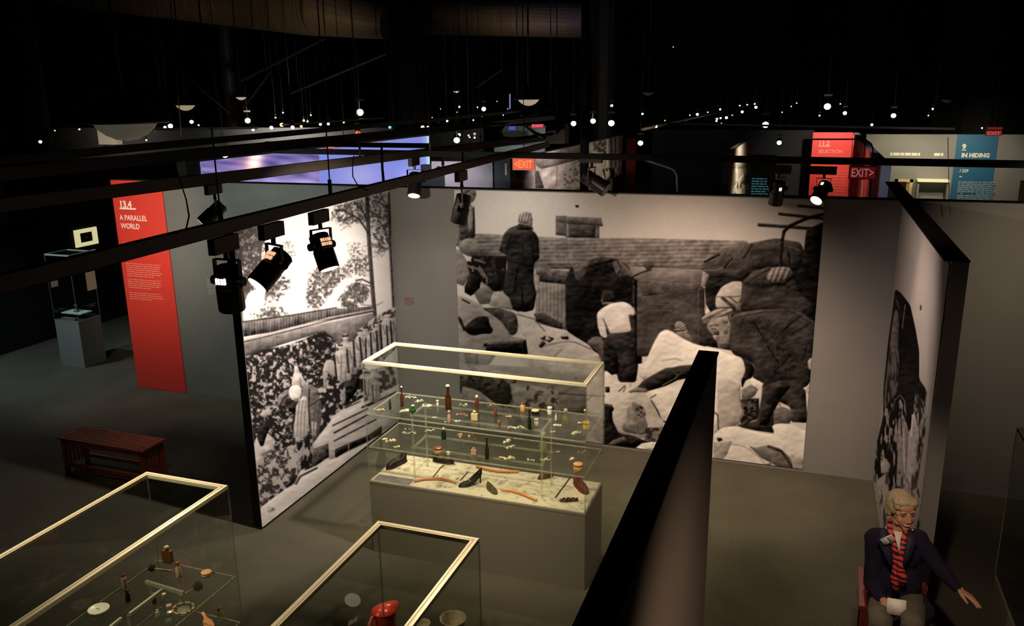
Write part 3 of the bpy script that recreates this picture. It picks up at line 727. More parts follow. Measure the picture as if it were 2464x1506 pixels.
# --- mural on the side wing: crowd working at a heap before a plank fence
def paint_left():
    p = Pic(545, 440, 975, 1285, .86)
    E_ = (560, 460, 4.43); F_ = (580, 760, 2.953)
    p.a += (vnoise(p.h, p.w, 50, 60) - .5) * .10
    p.frame(*E_)
    for q, d, c in (([(-60, 150), (310, 200), (330, 620), (280, 800), (200, 900), (330, 980), (150, 1080), (30, 1400), (-60, 1400)], .64, 9),
                 ([(380, 1000), (510, 830), (610, 930), (600, 1050), (450, 1180), (330, 1200)], .57, 8),
                 ([(200, 1300), (420, 1220), (560, 1260), (590, 1340), (200, 1380)], .58, 7),
                 ([(820, 870), (900, 820), (1270, 830), (1300, 880), (1100, 1000), (1010, 1130), (900, 1260), (780, 1260), (810, 1000)], .55, 8),
                 ([(1080, 1250), (1150, 1130), (1230, 1010), (1350, 960), (1470, 1080), (1330, 1260)], .57, 8),
                 ([(1080, 140), (1430, 60), (1450, 420), (1290, 300), (1230, 400), (1050, 300)], .49, 5),
                 ([(1450, 30), (1665, 20), (1665, 600), (1520, 780), (1480, 400)], .49, 6),
                 ([(1290, 700), (1470, 680), (1480, 900), (1080, 860)], .49, 5), ([(1180, 560), (1430, 560), (1430, 700), (1230, 720)], .42, 4),
                 ([(480, 520), (680, 540), (680, 720), (520, 700)], .38, 4)):
        p.speckle(q, .40, .8, c, d, soft=8, keep=True, hard=4); p.speckle(q, .26, .8, c * .6, d - .06, soft=8, keep=True, hard=6)
    def limb(pts, w, v=.24): p.line(pts, w, v)
    limb([(1432, 60), (1445, 400), (1465, 700), (1495, 1100), (1522, 1400)], 42, .25)
    limb([(1440, 440), (1360, 310), (1280, 255), (1200, 210), (1090, 200)], 18); limb([(1280, 255), (1180, 310), (1120, 320)], 9); limb([(1440, 300), (1350, 170), (1290, 110)], 12)
    limb([(1430, 330), (1370, 150)], 10); limb([(1330, 290), (1150, 420)], 6, .4); limb([(1470, 980), (1380, 940), (1310, 950)], 16); limb([(1470, 1010), (1300, 980)], 10)
    limb([(1480, 1060), (1340, 1150)], 7, .4); limb([(1500, 1220), (1380, 1210), (1340, 1180)], 8, .4); limb([(1530, 1220), (1600, 1180)], 7, .4); limb([(1660, 180), (1560, 120)], 8); limb([(1660, 560), (1630, 430), (1570, 330)], 10)
    limb([(1668, 20), (1675, 500), (1692, 800), (1715, 1230)], 30, .28)
    limb([(60, 700), (60, 1000), (85, 1400)], 44, .25); limb([(20, 800), (30, 1000)], 20, .3)
    p.line([(120, 1100), (110, 1390)], 8, .7)
    # fence
    p.poly([(-60, 1430), (100, 1400), (600, 1330), (900, 1280), (1110, 1248), (1240, 1250), (1495, 1225), (1500, 1275), (1200, 1335), (800, 1410), (430, 1500), (60, 1560), (-60, 1560)], .30, .12, 6, stripes=(PI / 2, 7, .06), aspect=4)
    p.line([(-60, 1415), (600, 1325), (1110, 1240)], 12, .16)
    p.frame(*F_)
    p.poly([(-60, 200), (200, 140), (420, 85), (700, 30), (940, -20), (960, 100), (830, 150), (760, 220), (690, 210), (600, 120), (500, 140), (300, 200), (-60, 320)], .40, .06, 5, stripes=(PI / 2, 5, .05), aspect=8)
    p.line([(-40, 185), (200, 125), (420, 68), (620, 15), (940, -45)], 10, .70); p.line([(-40, 198), (200, 140), (420, 84), (640, 28), (940, -32)], 8, .20)
    # heap
    heap = [(-60, 330), (30, 290), (150, 240), (300, 215), (450, 165), (530, 125), (600, 115), (660, 160), (700, 300), (900, 380), (900, 560), (760, 640), (640, 720), (620, 860), (520, 960), (430, 1080), (380, 1190), (180, 1330), (60, 1420), (-60, 1500)]
    p.speckle(heap, .12, .66, 8, .60, soft=2, hard=9)
    p.speckle([(470, 160), (600, 115), (670, 170), (680, 300), (560, 340), (480, 260)], .10, .5, 6, .68, soft=2, hard=9)
    p.speckle([(60, 1000), (430, 900), (430, 1080), (330, 1190), (100, 1370)], .20, .66, 10, .46, soft=2, hard=9)
    p.round = 2.5
    for k in range(900):
        x = 20 + rng.rand() * 640; y = 290 - x * .24 + rng.rand() * (960 - x * .4)
        if x > 560 and y > 480: continue
        l = 5 + rng.rand() * 13; a = rng.rand() * 3 - .4
        p.line([(x, y), (x + l * math.cos(a), y + l * math.sin(a))], 3 + rng.rand() * 6, .12 + rng.rand() * .72)
    # crowd on the right
    p.speckle([(880, 60), (960, 0), (1130, -80), (1130, 200), (1000, 330), (880, 330)], .25, .68, 7, .45, soft=2, aspect=1.8)
    p.speckle([(860, 400), (1130, 330), (1130, 560), (880, 700)], .20, .60, 9, .48, soft=3)
    # ground and benches
    p.poly([(140, 1360), (180, 1330), (320, 1225), (400, 1190), (430, 1150), (560, 1070), (640, 1030), (900, 900), (1180, 730), (1180, 1506), (100, 1600)], .80, .02, 40)
    p.poly([(500, 920), (640, 740), (900, 600), (1130, 480), (1180, 700), (900, 900), (640, 1020), (560, 1000)], .72, .04, 20)
    for a, w in (([(650, 780), (900, 660)], 9), ([(660, 832), (905, 700)], 11), ([(660, 890), (960, 735)], 9), ([(740, 655), (850, 605)], 7), ([(860, 650), (960, 600)], 12), ([(900, 640), (1100, 540)], 10)): p.line(a, w, .17)
    p.poly([(665, 950), (760, 905), (900, 850), (1000, 780), (1000, 840), (900, 890), (800, 940), (760, 955), (670, 1012)], .13, .04, 8); p.line([(765, 890), (765, 950)], 7, .7)
    p.poly([(500, 950), (620, 905), (625, 1000), (540, 1060), (450, 1100)], .26, .15, 7)
    p.speckle([(400, 900), (520, 870), (500, 1060), (400, 1110)], .1, .6, 9, .55, aspect=2)
    p.line([(390, 1195), (420, 1140), (540, 1080)], 14, .26); p.poly([(140, 1320), (190, 1290), (190, 1320), (155, 1345)], .3); p.speckle([(190, 1360), (240, 1360), (240, 1400), (190, 1400)], .45, .8, 8, .4)
    # figures
    p.poly([(358, 500), (362, 440), (376, 405), (378, 350), (392, 328), (404, 350), (406, 400), (436, 425), (450, 460), (486, 478), (470, 500), (430, 505), (400, 498)], .72, .08, 8); p.line([(376, 350), (398, 345)], 8, .35); p.line([(420, 440), (425, 500)], 8, .4)
    p.poly([(255, 600), (270, 560), (330, 520), (345, 560), (300, 640), (260, 650)], .42, .06, 8)
    p.poly([(330, 640), (420, 600), (400, 690), (340, 680)], .10)
    p.poly([(440, 500), (500, 485), (545, 520), (570, 620), (572, 740), (550, 860), (510, 880), (485, 760), (470, 640), (430, 560)], .38, .05, 10)
    p.poly([(390, 640), (440, 560), (470, 580), (485, 700), (480, 800), (470, 850), (390, 905), (372, 800), (385, 720)], .64, .05, 14)
    p.poly([(500, 750), (540, 760), (530, 850), (505, 860)], .66); p.line([(490, 640), (600, 565)], 6, .15); p.line([(400, 900), (410, 950)], 16, .14)
    for x_ in (405, 428, 452, 520, 548): p.line([(x_ + 12, 600), (x_, 700), (x_ - 6, 860)], 6, .30 if x_ > 500 else .46, 2)
    p.line([(486, 520), (480, 640), (492, 820)], 9, .15); p.line([(330, 560), (300, 590), (275, 640)], 12, .2)
    p.poly([(338, 520), (360, 495), (410, 490), (432, 530), (424, 575), (395, 600), (362, 598), (342, 570)], .84, .03, 10); p.poly([(372, 585), (405, 580), (398, 612), (380, 612)], .5)
    p.poly([(580, 380), (600, 320), (640, 305), (678, 350), (680, 430), (640, 430), (620, 400), (605, 470), (590, 520)], .60, .05, 8)
    p.poly([(672, 260), (700, 205), (745, 215), (770, 270), (755, 340), (725, 400), (720, 480), (700, 480), (695, 400), (678, 340)], .64, .05, 10)
    p.poly([(725, 190), (742, 118), (755, 180), (745, 210)], .66); p.poly([(770, 190), (805, 170), (825, 260), (800, 330), (775, 290)], .55, .1, 6)
    p.poly([(825, 180), (835, 110), (860, 75), (900, 100), (885, 160), (870, 210), (835, 215)], .60, .06, 7); p.poly([(800, 250), (870, 240), (865, 380), (815, 390)], .52, .07, 8)
    p.poly([(905, 130), (930, 100), (960, 140), (980, 200), (930, 220), (915, 240)], .66, .04, 7); p.poly([(1010, 0), (1060, -20), (1075, 180), (1030, 210)], .70, .05, 8)
    p.poly([(1055, 20), (1080, 0), (1095, 60), (1075, 100)], .12); p.poly([(935, 60), (960, 0), (975, 90), (950, 110)], .15); p.poly([(975, 80), (1010, 60), (1005, 150), (980, 150)], .18)
    p.poly([(900, 440), (940, 390), (960, 430), (935, 540), (905, 530)], .62); p.poly([(900, 560), (960, 510), (1000, 570), (970, 620), (900, 600)], .66, .05, 8)
    p.poly([(780, 380), (840, 440), (830, 520), (780, 590), (740, 620), (720, 520), (750, 430)], .12, .07, 6); p.poly([(700, 560), (740, 500), (745, 600), (720, 640)], .55, .1, 6)
    def fig(x, y, h, v, lean=0.0):
        w = h * .15
        p.poly([(x - w * .5, y + h * .16), (x + w * .5, y + h * .15), (x + w, y + h * .28), (x + w * .95 + lean * h, y + h * .6), (x + w * .8 + lean * h, y + h), (x - w * .7 + lean * h, y + h), (x - w + lean * h, y + h * .6), (x - w, y + h * .3)], v, .08, 6)
        p.line([(x + w * .2, y + h * .3), (x + lean * h, y + h * .95)], w * .22, v * .62); p.line([(x - w * 1.1, y + h * .3), (x - w * .8 + lean * h, y + h * .95)], w * .3, .14); p.line([(x - w * .7, y + h * .32), (x - w * .3, y + h * .52), (x + w * .5, y + h * .5)], w * .26, v * .75)
        p.poly([(x + math.cos(a) * w * .42, y + h * .08 + math.sin(a) * h * .085) for a in [i * PI / 5 for i in range(10)]], min(.84, v + .1)); p.line([(x - w * .35, y + h * .04), (x + w * .35, y + h * .03)], w * .3, .16)
    for q in ((742, 130, 330, .60), (705, 200, 260, .66, .02), (795, 165, 250, .55), (845, 95, 280, .62), (885, 75, 260, .58, .03), (925, 90, 240, .66, -.03), (962, 40, 260, .60), (1003, 30, 250, .50), (1038, -30, 300, .70), (1072, 0, 230, .62), (1105, -40, 260, .55), (905, 400, 170, .6), (960, 440, 170, .58)): fig(*q)
    p.poly([(85, 920), (110, 860), (190, 830), (240, 880), (235, 950), (160, 1000), (150, 1060), (105, 1060)], .72, .05, 12)
    p.poly([(115, 870), (120, 800), (170, 770), (205, 800), (180, 850), (160, 920), (140, 930)], .10, .04, 6); p.line([(150, 985), (215, 955)], 16, .40)
    p.poly([(130, 700), (200, 650), (220, 700), (150, 720)], .62, .1, 6)
    p.a = blur(p.a, 1) * .5 + p.a * .5
    p.a += (rng.rand(*p.a.shape) - .5) * .05
    return p
lm_ = paint_left()
XL = -4.60
Y0L = at(632, 1269, 'z', 0.03).y; Y1L = 8.64
def col_left(P, S, T):
    x, y = proj_px(P); return duotone(lm_.sample(x, y), dark=(1.0, .88, .92), light=(1.0, .965, .985), peak=.82)
o = sheet('wing_mural', (XL + .009, Y1L, 0.03), (0, Y0L - Y1L, 0), (0, 0, 2.84), 420, 520, col_left, M_print, (0.008, 0, 0))
tag(o, 'brightly lit black and white photo mural of a crowd at a heap by a fence', 'mural')

# --- mural on the right wing
def paint_right():
    p = Pic(2085, 460, 2310, 1300, .66)
    p.a += (vnoise(p.h, p.w, 18, 90) - .5) * .06
    p.frame(2040, 420, 1.75)
    p.poly([(200, 480), (225, 500), (262, 548), (285, 650), (300, 740), (300, 860), (330, 905), (325, 1010), (275, 1030), (262, 1080), (210, 1090), (150, 1040), (150, 900), (170, 700)], .07, .03, 8, aspect=4)
    p.frame(2090, 700, 3.014)
    p.poly([(195, 130), (215, 150), (220, 250), (215, 420), (225, 520), (210, 640), (180, 720), (150, 800), (110, 860), (120, 700), (150, 450), (170, 250)], .42, .06, 6, aspect=6)
    p.line([(265, 100), (245, 270)], 9, .42); p.line([(200, 60), (225, 130)], 9, .4); p.line([(205, 500), (215, 650)], 12, .34); p.line([(160, 420), (150, 560)], 8, .2)
    p.speckle([(150, 450), (215, 430), (225, 700), (120, 860)], .14, .42, 4, .45, aspect=6)
    p.speckle([(120, 860), (160, 780), (260, 780), (275, 960), (260, 1420), (180, 1500), (-20, 1506), (20, 1300), (60, 1100)], .07, .66, 5, .60, aspect=4, hard=9)
    p.line([(175, 870), (190, 790), (230, 755), (262, 800), (270, 900)], 8, .5)
    p.poly([(118, 860), (140, 850), (150, 980), (130, 970)], .62); p.poly([(155, 990), (175, 1000), (170, 1050), (155, 1040)], .66)
    p.poly([(215, 930), (250, 890), (290, 1000), (285, 1150), (265, 1420), (200, 1420), (210, 1200)], .55, .10, 5, aspect=4)
    p.line([(255, 1000), (262, 1400)], 14, .74); p.line([(235, 900), (240, 1050)], 6, .15)
    p.poly([(330, 860), (380, 880), (420, 1000), (400, 1090), (370, 1240), (350, 1440), (280, 1440), (300, 1150), (310, 980)], .60, .10, 5, aspect=5)
    p.speckle([(330, 730), (400, 800), (425, 920), (400, 1100), (370, 1300), (345, 1440), (360, 1000), (330, 860)], .16, .6, 4, .55, aspect=5)
    p.poly([(345, 740), (375, 760), (365, 850), (340, 850)], .2); p.line([(385, 850), (412, 1000)], 10, .55); p.line([(320, 900), (310, 1060)], 14, .8)
    p.line([(425, 730), (400, 830)], 7, .35); p.poly([(90, 1260), (120, 1210), (160, 1260), (140, 1330), (90, 1320)], .72, .05, 6)
    p.line([(60, 1330), (60, 1500)], 10, .6); p.line([(125, 1340), (120, 1500)], 10, .62); p.line([(45, 1300), (35, 1506)], 8, .68)
    p.line([(378, 105), (378, 135)], 12, .25)
    p.frame(2040, 420, 1.75)
    p.speckle([(105, 1300), (170, 1250), (180, 1500), (130, 1500)], .3, .70, 5, .42, aspect=5)
    p.poly([(100, 1290), (120, 1300), (150, 1506), (125, 1506)], .66)
    p.speckle([(180, 1250), (330, 1250), (300, 1400), (180, 1400)], .25, .62, 5, .42, aspect=5, keep=True)
    return p
rm_ = paint_right()
XR = 0.842
def col_right(P, S, T):
    x, y = proj_px(P); return duotone(rm_.sample(x, y), dark=(1, .85, .82), light=(1, .93, .88), peak=.72)
o = sheet('side_mural', (XR - .009, 5.58, 0.03), (0, 8.64 - 5.58, 0), (0, 0, 2.845), 220, 520, col_right, M_print, (-0.008, 0, 0))
tag(o, 'narrow steeply angled photo mural behind the seated person', 'mural')
# ------------------------------------------------------------------ lighting tracks
ZT_ = 3.30
def track(name, label, a, b, w=.05, h=.060, m=None, rods=(.5,)):
    t = thing(name, label, 'track', tuple(a))
    A, B = Vector(a), Vector(b); L = B - A
    bar(bm := BM(), (0, 0, 0), L, w, h)
    obj('rail', bm, m or M_track, t)
    bar(b2 := BM(), Vector((0, 0, -h / 2 - .004)), L + Vector((0, 0, -h / 2 - .004)), w * .35, .008)
    obj('conductor_slot', b2, M_black, t)
    for f in rods:
        p = L * f
        obj('suspension_rod', tube(BM(), [p + Vector((0, 0, h / 2)), Vector((p.x, p.y, ZC - A.z))], .004, 6), M_brownblack, t)
        obj('rod_collar', tube(BM(), [p + Vector((0, 0, h / 2 - .005)), p + Vector((0, 0, h / 2 + .09))], .012, 8), M_brownblack, t)
    return t
M_dimt = mat('maroon_black_metal', (.016, .008, .007), .6)
def onz(px, py, z=ZT_): return at(px, py, 'z', z)
T1a, T1b = onz(-60, 697), onz(1318, 347)
track('lighting_track', 'nearest lighting track running from left edge above the wing mural', T1a, T1b, rods=(.165, .30, .60))
T2a, T2b = onz(-60, 500), onz(1318, 330)
track('lighting_track', 'second lighting track passing in front of the blue screen', T2a, T2b, w=.06, h=.08, rods=(.45, .75))
TXa, TXb = onz(600, 361), onz(2560, 396)
track('lighting_track', 'long black track running left to right across the far halls', TXa, TXb, w=.05, h=.055, m=M_black, rods=(.3,))
track('lighting_track', 'short black track just above the long one before the blue screen', onz(640, 345, 3.34), onz(1034, 350, 3.34), w=.05, h=.05, m=M_black)
track('lighting_track', 'dark brown track high at the left running towards the far halls', onz(-100, 428, 3.42), onz(1330, 283, 3.42), w=.09, h=.09, m=M_dimt)
track('lighting_track', 'dark brown track at left just under the dome lamps', onz(-100, 395, 3.48), onz(1250, 268, 3.48), w=.06, h=.06, m=M_dimt)
track('lighting_track', 'distant track lit along its side stretching to the far right lamps', onz(1546, 311, 3.2), onz(1832, 248, 3.2), w=.05, h=.05, m=mat('track_lit_in_colour', (.5, .42, .30), .5))  # pale colour stands in for light along this rail
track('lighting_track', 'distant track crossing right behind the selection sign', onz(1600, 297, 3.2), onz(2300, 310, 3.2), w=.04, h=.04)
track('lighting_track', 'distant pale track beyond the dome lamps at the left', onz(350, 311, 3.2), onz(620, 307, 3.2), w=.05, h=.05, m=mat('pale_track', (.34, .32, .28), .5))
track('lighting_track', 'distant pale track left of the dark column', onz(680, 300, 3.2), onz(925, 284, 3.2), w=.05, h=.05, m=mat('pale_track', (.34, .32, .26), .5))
# loose cables and bent pipes
def cable(name, label, cat, pts, r, m, n=6):
    return tag(obj(name, tube(BM(), pts, r, n), m), label, cat)
cable('cable', 'thin drooping cable looped onto the nearest track above the red banner', 'cable',
      [onz(x, y, 3.36 + max(0, (470 - y)) * .0012) for x, y in ((415, 380), (432, 430), (448, 480), (455, 520), (448, 550), (425, 562))], .004, M_black)
cable('cable', 'thin drooping cable in front of the blue screen', 'cable',
      [onz(x, y, 3.36) for x, y in ((852, 372), (848, 400), (849, 425), (862, 448), (884, 458))], .004, M_black)
cable('wall_hook_wire', 'thin hanging wire ending in a hook before the right grey wall', 'wire',
      [at(x, y, 'y', 8.5) for x, y in ((2281, 330), (2283, 440), (2284, 490), (2288, 518))], .003, M_brownblack)
cable('bent_pipe', 'pale grey bent handrail pipe in front of the far dark hall', 'pipe',
      [at(x, y, 'y', 11.5) for x, y in ((1520, 375), (1570, 391), (1612, 405), (1622, 410), (1628, 422), (1630, 470))] + [Vector((at(1630, 470, 'y', 11.5).x, 11.5, 0))], .013, mat('grey_pipe', (.45, .45, .42), .4, emit=None))
cable('bent_pipe', 'thin black bent pipe curving down before the selection wall', 'pipe',
      [at(x, y, 'y', 10.9) for x, y in ((1955, 335), (2070, 335), (2086, 338), (2096, 346), (2100, 356), (2101, 382))] + [Vector((at(2101, 382, 'y', 10.9).x, 10.9, 0))], .010, M_black)
cable('bent_pipe', 'dark looped pipe at the end of the nearest tracks', 'pipe',
      [onz(x, y, 3.4) for x, y in ((1330, 262), (1300, 272), (1240, 290), (1212, 302), (1204, 316), (1210, 332), (1240, 334), (1330, 322))], .022, M_brownblack)
cable('bent_pipe', 'dark diagonal strut between the two tracks above the far exit sign', 'pipe',
      [onz(x, y, 3.42) for x, y in ((1262, 302), (1290, 322), (1310, 330))], .025, M_brownblack)
p = onz(1313, 346, 3.26); b = bx(BM(), p.x, p.x + .27, p.y, p.y + .2, 3.26, 3.52); tube(b, [(p.x + .13, p.y + .1, 3.52), (p.x + .13, p.y + .1, ZC)], .006, 6)
tag(obj('junction_box', b, M_brownblack), 'dark junction box where the two near tracks end', 'box')
cable('clamp_rod', 'black rod with cross clamps standing in front of the blue screen', 'rod',
      [onz(918, 345, 3.5), onz(920, 405, 3.38), onz(924, 448, 3.30)], .010, M_black)

# ------------------------------------------------------------------ track spotlights
M_lamp = mat('black_lamp_housing', (0.010, 0.009, 0.008), .35)
M_lens = emat('lit_lens', (1.0, .93, .72), 1.8)
M_lensdim = emat('lit_lens_rim', (1.0, .90, .66), 1.5)
M_vent = emat('glowing_vent', (1.0, .50, .28), 1.1)
M_ventw = emat('bright_vent', (1.0, .86, .78), 2.6)
def head(label, pos, d, scale=1.0, vent=None, lens=None, tgroup=None, boxlen=.22, drop=.09, yaw=0, along=(0, 1), rows=4):
    """track spotlight: adapter box under the rail, yoke, finned can with lens"""
    t = thing('track_spotlight', label, 'spotlight', tuple(pos), 0, tgroup)
    s = scale; u = Vector((along[0], along[1], 0)).normalized()
    b = BM(); bar(b, -u * boxlen * .55 * s, u * boxlen * .45 * s, .042 * s, .085 * s)
    obj('adapter_box', b, M_brownblack, t)
    d = Vector(d).normalized()
    side = d.cross(Vector((0, 0, 1)))
    side = side.normalized() if side.length > .2 else Vector((1, 0, 0))
    if abs(yaw): side = Quaternion(d, yaw) @ side
    nrm = side.cross(d)
    top = Vector((0, 0, -.055 * s)); piv = Vector((0, 0, -(drop + .11) * s))
    R_ = .068 * s
    yk = BM()
    tube(yk, [Vector((0, 0, -.04 * s)), Vector((0, 0, -.085 * s))], .014 * s, 8)
    yy = Vector((0, 0, -.085 * s))
    for e in (-1, 1):
        bar(yk, yy, yy + side * e * (R_ + .012 * s), .028 * s, .006 * s)
        bar(yk, yy + side * e * (R_ + .012 * s), piv + side * e * (R_ + .012 * s), .006 * s, .028 * s)
    obj('yoke', yk, M_lamp, t)
    for e in (-1, 1):
        k = BM(); tube(k, [piv + side * e * R_, piv + side * e * (R_ + .034 * s)], .026 * s, 10)
        obj('tilt_knob', k, M_lamp, t)
    c = BM()
    back = piv - d * .085 * s
    prof = [(-.085, .045), (-.08, .060), (-.04, .064), (-.035, .067), (.03, .067), (.035, .072), (.165, .072), (.17, .070)]
    pts = [piv + d * (z * s) for z, _ in prof]
    tube(c, pts, 0, 24, True, [r * s for _, r in prof])
    for j in range(5):
        a = (-.072 + j * .012)
        tube(c, [piv + d * a * s, piv + d * (a + .004) * s], .069 * s, 24)
    can = obj('lamp_can', c, M_lamp, t)
    if lens is not None:
        l = BM(); tube(l, [piv + d * .168 * s, piv + d * .1725 * s], .062 * s, 24); obj('lens', l, lens, t)
    if vent is not None:
        v = BM()
        f = nrm if nrm.dot(Vector(CP) - Vector(pos)) > 0 else -nrm
        for r in range(rows):
            for q in range(2 if rows > 4 else 1):
                a = piv + f * .066 * s + side * ((r - (rows - 1) / 2) * .017) * s + d * (-.035 + q * .03) * s
                bar(v, a, a + d * (.022 if rows > 4 else .034) * s, .009 * s, .012 * s)
        obj('vent_slots', v, vent, can)
    return t
def on_track(px, py, a, b, dz=-.085):
    """point of the rail a-b whose picture is nearest the column px"""
    best = None
    for k in range(2001):
        P = Vector(a).lerp(Vector(b), k / 2000); dd = P - CP; z = dd.dot(FW)
        if z < .3: continue
        x = W / 2 + FPX * dd.dot(RT) / z
        if best is None or abs(x - px) < best[0]: best = (abs(x - px), P)
    P = best[1].copy(); P.z += dz; return P
al = (T1b - T1a)
def dirc(r, u, f):
    d = RT * r + UP * u + FW * f
    return (d.x, d.y, d.z)
head('leftmost of three near spotlights, black can hanging straight down with bright vents', on_track(537, 0, T1a, T1b), (-.10, .16, -1), .92, M_ventw, None, along=(al.x, al.y), rows=4)
head('near spotlight tilted down left with wide glowing lens', on_track(652, 0, T1a, T1b), (-.30, -.70, -.63), .92, M_vent, M_lens, along=(al.x, al.y), rows=5)
head('near spotlight before the wing mural sky tilted down right', on_track(767, 0, T1a, T1b), (.37, -.15, -.87), .88, M_vent, M_lensdim, along=(al.x, al.y), rows=5)
head('black spotlight hanging at the top left corner of the big mural', on_track(1110, 0, T1a, T1b), (-.22, -.10, -1), 1.05, None, None, along=(al.x, al.y), drop=.13)
head('spotlight aimed down left at the left end of the blue screen', on_track(512, 0, T2a, T2b), (-.55, -.45, -.62), .85, None, M_lens, along=(al.x, al.y))
head('spotlight with lit underside at the right end of the blue screen', on_track(996, 0, T2a, T2b), (.1, -.45, -.85), 1.05, M_ventw, M_lens, along=(al.x, al.y))
ax_ = TXb - TXa
head('black spotlight pair tilted right on the long black track', on_track(1424, 0, TXa, TXb, -.02), (.75, -.1, -.45), 1.1, None, None, along=(ax_.x, ax_.y))
head('black spotlight with small glints hanging beside the turquoise text panel', on_track(1876, 0, TXa, TXb, -.09), (-.1, .2, -1), .9, M_ventw, None, along=(ax_.x, ax_.y), boxlen=.27, rows=2)
head('spotlight with blazing lens in front of the red selection panel', on_track(1986, 0, TXa, TXb, -.09), (-.35, -.65, -.62), .85, M_ventw, emat('blazing_lens', (1, .93, .74), 4), along=(ax_.x, ax_.y), boxlen=.27, rows=2)

# ------------------------------------------------------------------ far lamps: small cans with a lit lens
def far_proto():
    t = thing('track_spotlight', 'x', 'spotlight')
    b = BM(); tube(b, [(0, 0, .11), (0, 0, .06)], .012, 6); tube(b, [(0, .05, .06), (0, 0.0, 0)], .045, 10)
    return t, b
M_l = {'w': emat('far_lens_warm', (1, .86, .56), 7), 'o': emat('far_lens_orange', (1, .42, .16), 4), 'r': emat('far_light_red', (1, .06, .02), 3),
       'b': emat('far_light_blue', (.12, .35, 1), 2.2), 'y': emat('far_lens_yellow', (1, .95, .45), 8), 'd': emat('far_lens_dim', (1, .8, .62), 1.6)}
meshes = {}
ROD = bpy.data.meshes.new('hanging_rod'); _b = tube(BM(), [(0, 0, 0), (0, 0, 1)], .006, 5); _b.to_mesh(ROD); _b.free()
def far_lamp(px, py, r, k, label, group):
    dist = 22.0
    p = at(px, py, 'z', 3.12) if py > 268 else None
    if p is None or (p - CP).length > 30: p = at_dist(px, py, 30)
    if (p - CP).length < 12: p = at_dist(px, py, 20)
    s = r * (p - CP).length / FPX / .05
    key = k
    if key not in meshes:
        b = BM(); tube(b, [(0, 0, .16), (0, 0, .05)], .010, 6); bar(b, (-.06, 0, .17), (.06, 0, .17), .03, .03)
        tube(b, [(0, .10, .05), (0, 0, 0)], .052, 12)
        body = obj('lamp_can', b, M_lamp); l = obj('lens', tube(BM(), [(0, 0, 0), (0, -.008, -.003)], .050, 12), M_l[k])
        C.objects.unlink(body); C.objects.unlink(l); meshes[key] = (body, l)
    t = thing('track_spotlight', label, 'spotlight', tuple(p), math.atan2(p.x, -p.y) * 0, group)
    t.scale = (s, s, s)
    t.rotation_euler = (0, 0, -math.atan2(p.x, p.y))
    r_ = obj('hanging_rod', ROD, M_brownblack, t); r_.scale = (1, 1, (ZC - p.z) / s)
    for src in meshes[key]:
        c = src.copy(); C.objects.link(c); c.parent = t
FAR = {
 'small lit spotlight in the distant row left of the blue screen': ('distant spotlights at the left', [(410, 303, 5, 'w'), (397, 306, 3, 'w'), (461, 293, 4, 'w'), (596, 290, 6, 'y'), (609, 312, 3, 'w'), (653, 307, 4, 'w'), (704, 306, 4, 'w'), (731, 290, 2.5, 'w'), (748, 277, 2, 'd'), (663, 283, 2, 'd'), (681, 271, 2, 'd'), (373, 312, 2, 'd'), (531, 333, 2.5, 'd'), (740, 292, 2, 'w'), (771, 299, 3, 'w'), (790, 298, 3, 'w'), (478, 301, 2, 'd'), (97, 341, 3.5, 'd'), (191, 311, 2, 'd'), (132, 314, 1.5, 'd'), (352, 337, 2, 'd')]),
 'small orange glowing spotlight in the distant row at left': ('distant orange spotlights', [(678, 300, 4.5, 'o'), (725, 304, 3, 'o'), (827, 294, 2.5, 'o')]),
 'small pinpoint spotlight in the distance beside the dark column': ('distant pinpoint spotlights at centre', [(1164, 262, 5, 'y'), (1105, 257, 2.2, 'w'), (1149, 258, 1.8, 'd'), (1211, 277, 1.5, 'd'), (1139, 289, 2, 'd'), (1017, 306, 4, 'y'), (1030, 306, 3.2, 'w'), (1056, 306, 3.2, 'w'), (1074, 306, 3.2, 'w'), (1076, 291, 2.5, 'w'), (1040, 283, 1.5, 'd'), (1060, 262, 1.2, 'd'), (1196, 244, 1.2, 'd'), (1160, 280, 1.2, 'd'), (1100, 270, 1.2, 'd'), (1222, 262, 1.2, 'd'), (1128, 326, 2.5, 'd'), (1142, 322, 3, 'd'), (1142, 331, 2.5, 'd')]),
 'small spotlight speck in the receding row right of centre': ('distant spotlights receding to the right', [(1472, 254, 3, 'w'), (1546, 274, 2.4, 'w'), (1678, 275, 3, 'w'), (1733, 263, 2, 'w'), (1725, 286, 2.6, 'w'), (1734, 284, 2, 'w'), (1748, 283, 3, 'w'), (1786, 269, 3.2, 'd'), (1819, 258, 3, 'w'), (1724, 291, 2, 'w'), (1736, 297, 1.5, 'd'), (1762, 277, 1.5, 'd'), (1816, 250, 2, 'd'), (1780, 254, 1.8, 'd'), (1798, 252, 1.8, 'd'), (1703, 270, 1.6, 'd'), (1660, 277, 1.6, 'd'), (1882, 270, 1.5, 'd'), (1904, 256, 1.5, 'd'), (1917, 248, 1.5, 'd'), (1972, 278, 2, 'd'), (1650, 290, 1.5, 'd'), (1600, 290, 1.5, 'd'), (1620, 113, 1.2, 'd')]),
 'lone spotlight on the dark beam above the far grey wall': ('distant spotlights at the right', [(2033, 272, 4, 'w'), (2245, 262, 2.5, 'd'), (2234, 278, 1.5, 'd'), (2098, 300, 3, 'd'), (2022, 250, 1.5, 'd'), (2363, 308, 1.8, 'd')]),
}
for lab, (grp, lst) in FAR.items():
    for px, py, r, k in lst: far_lamp(px, py, r, k, lab, grp)
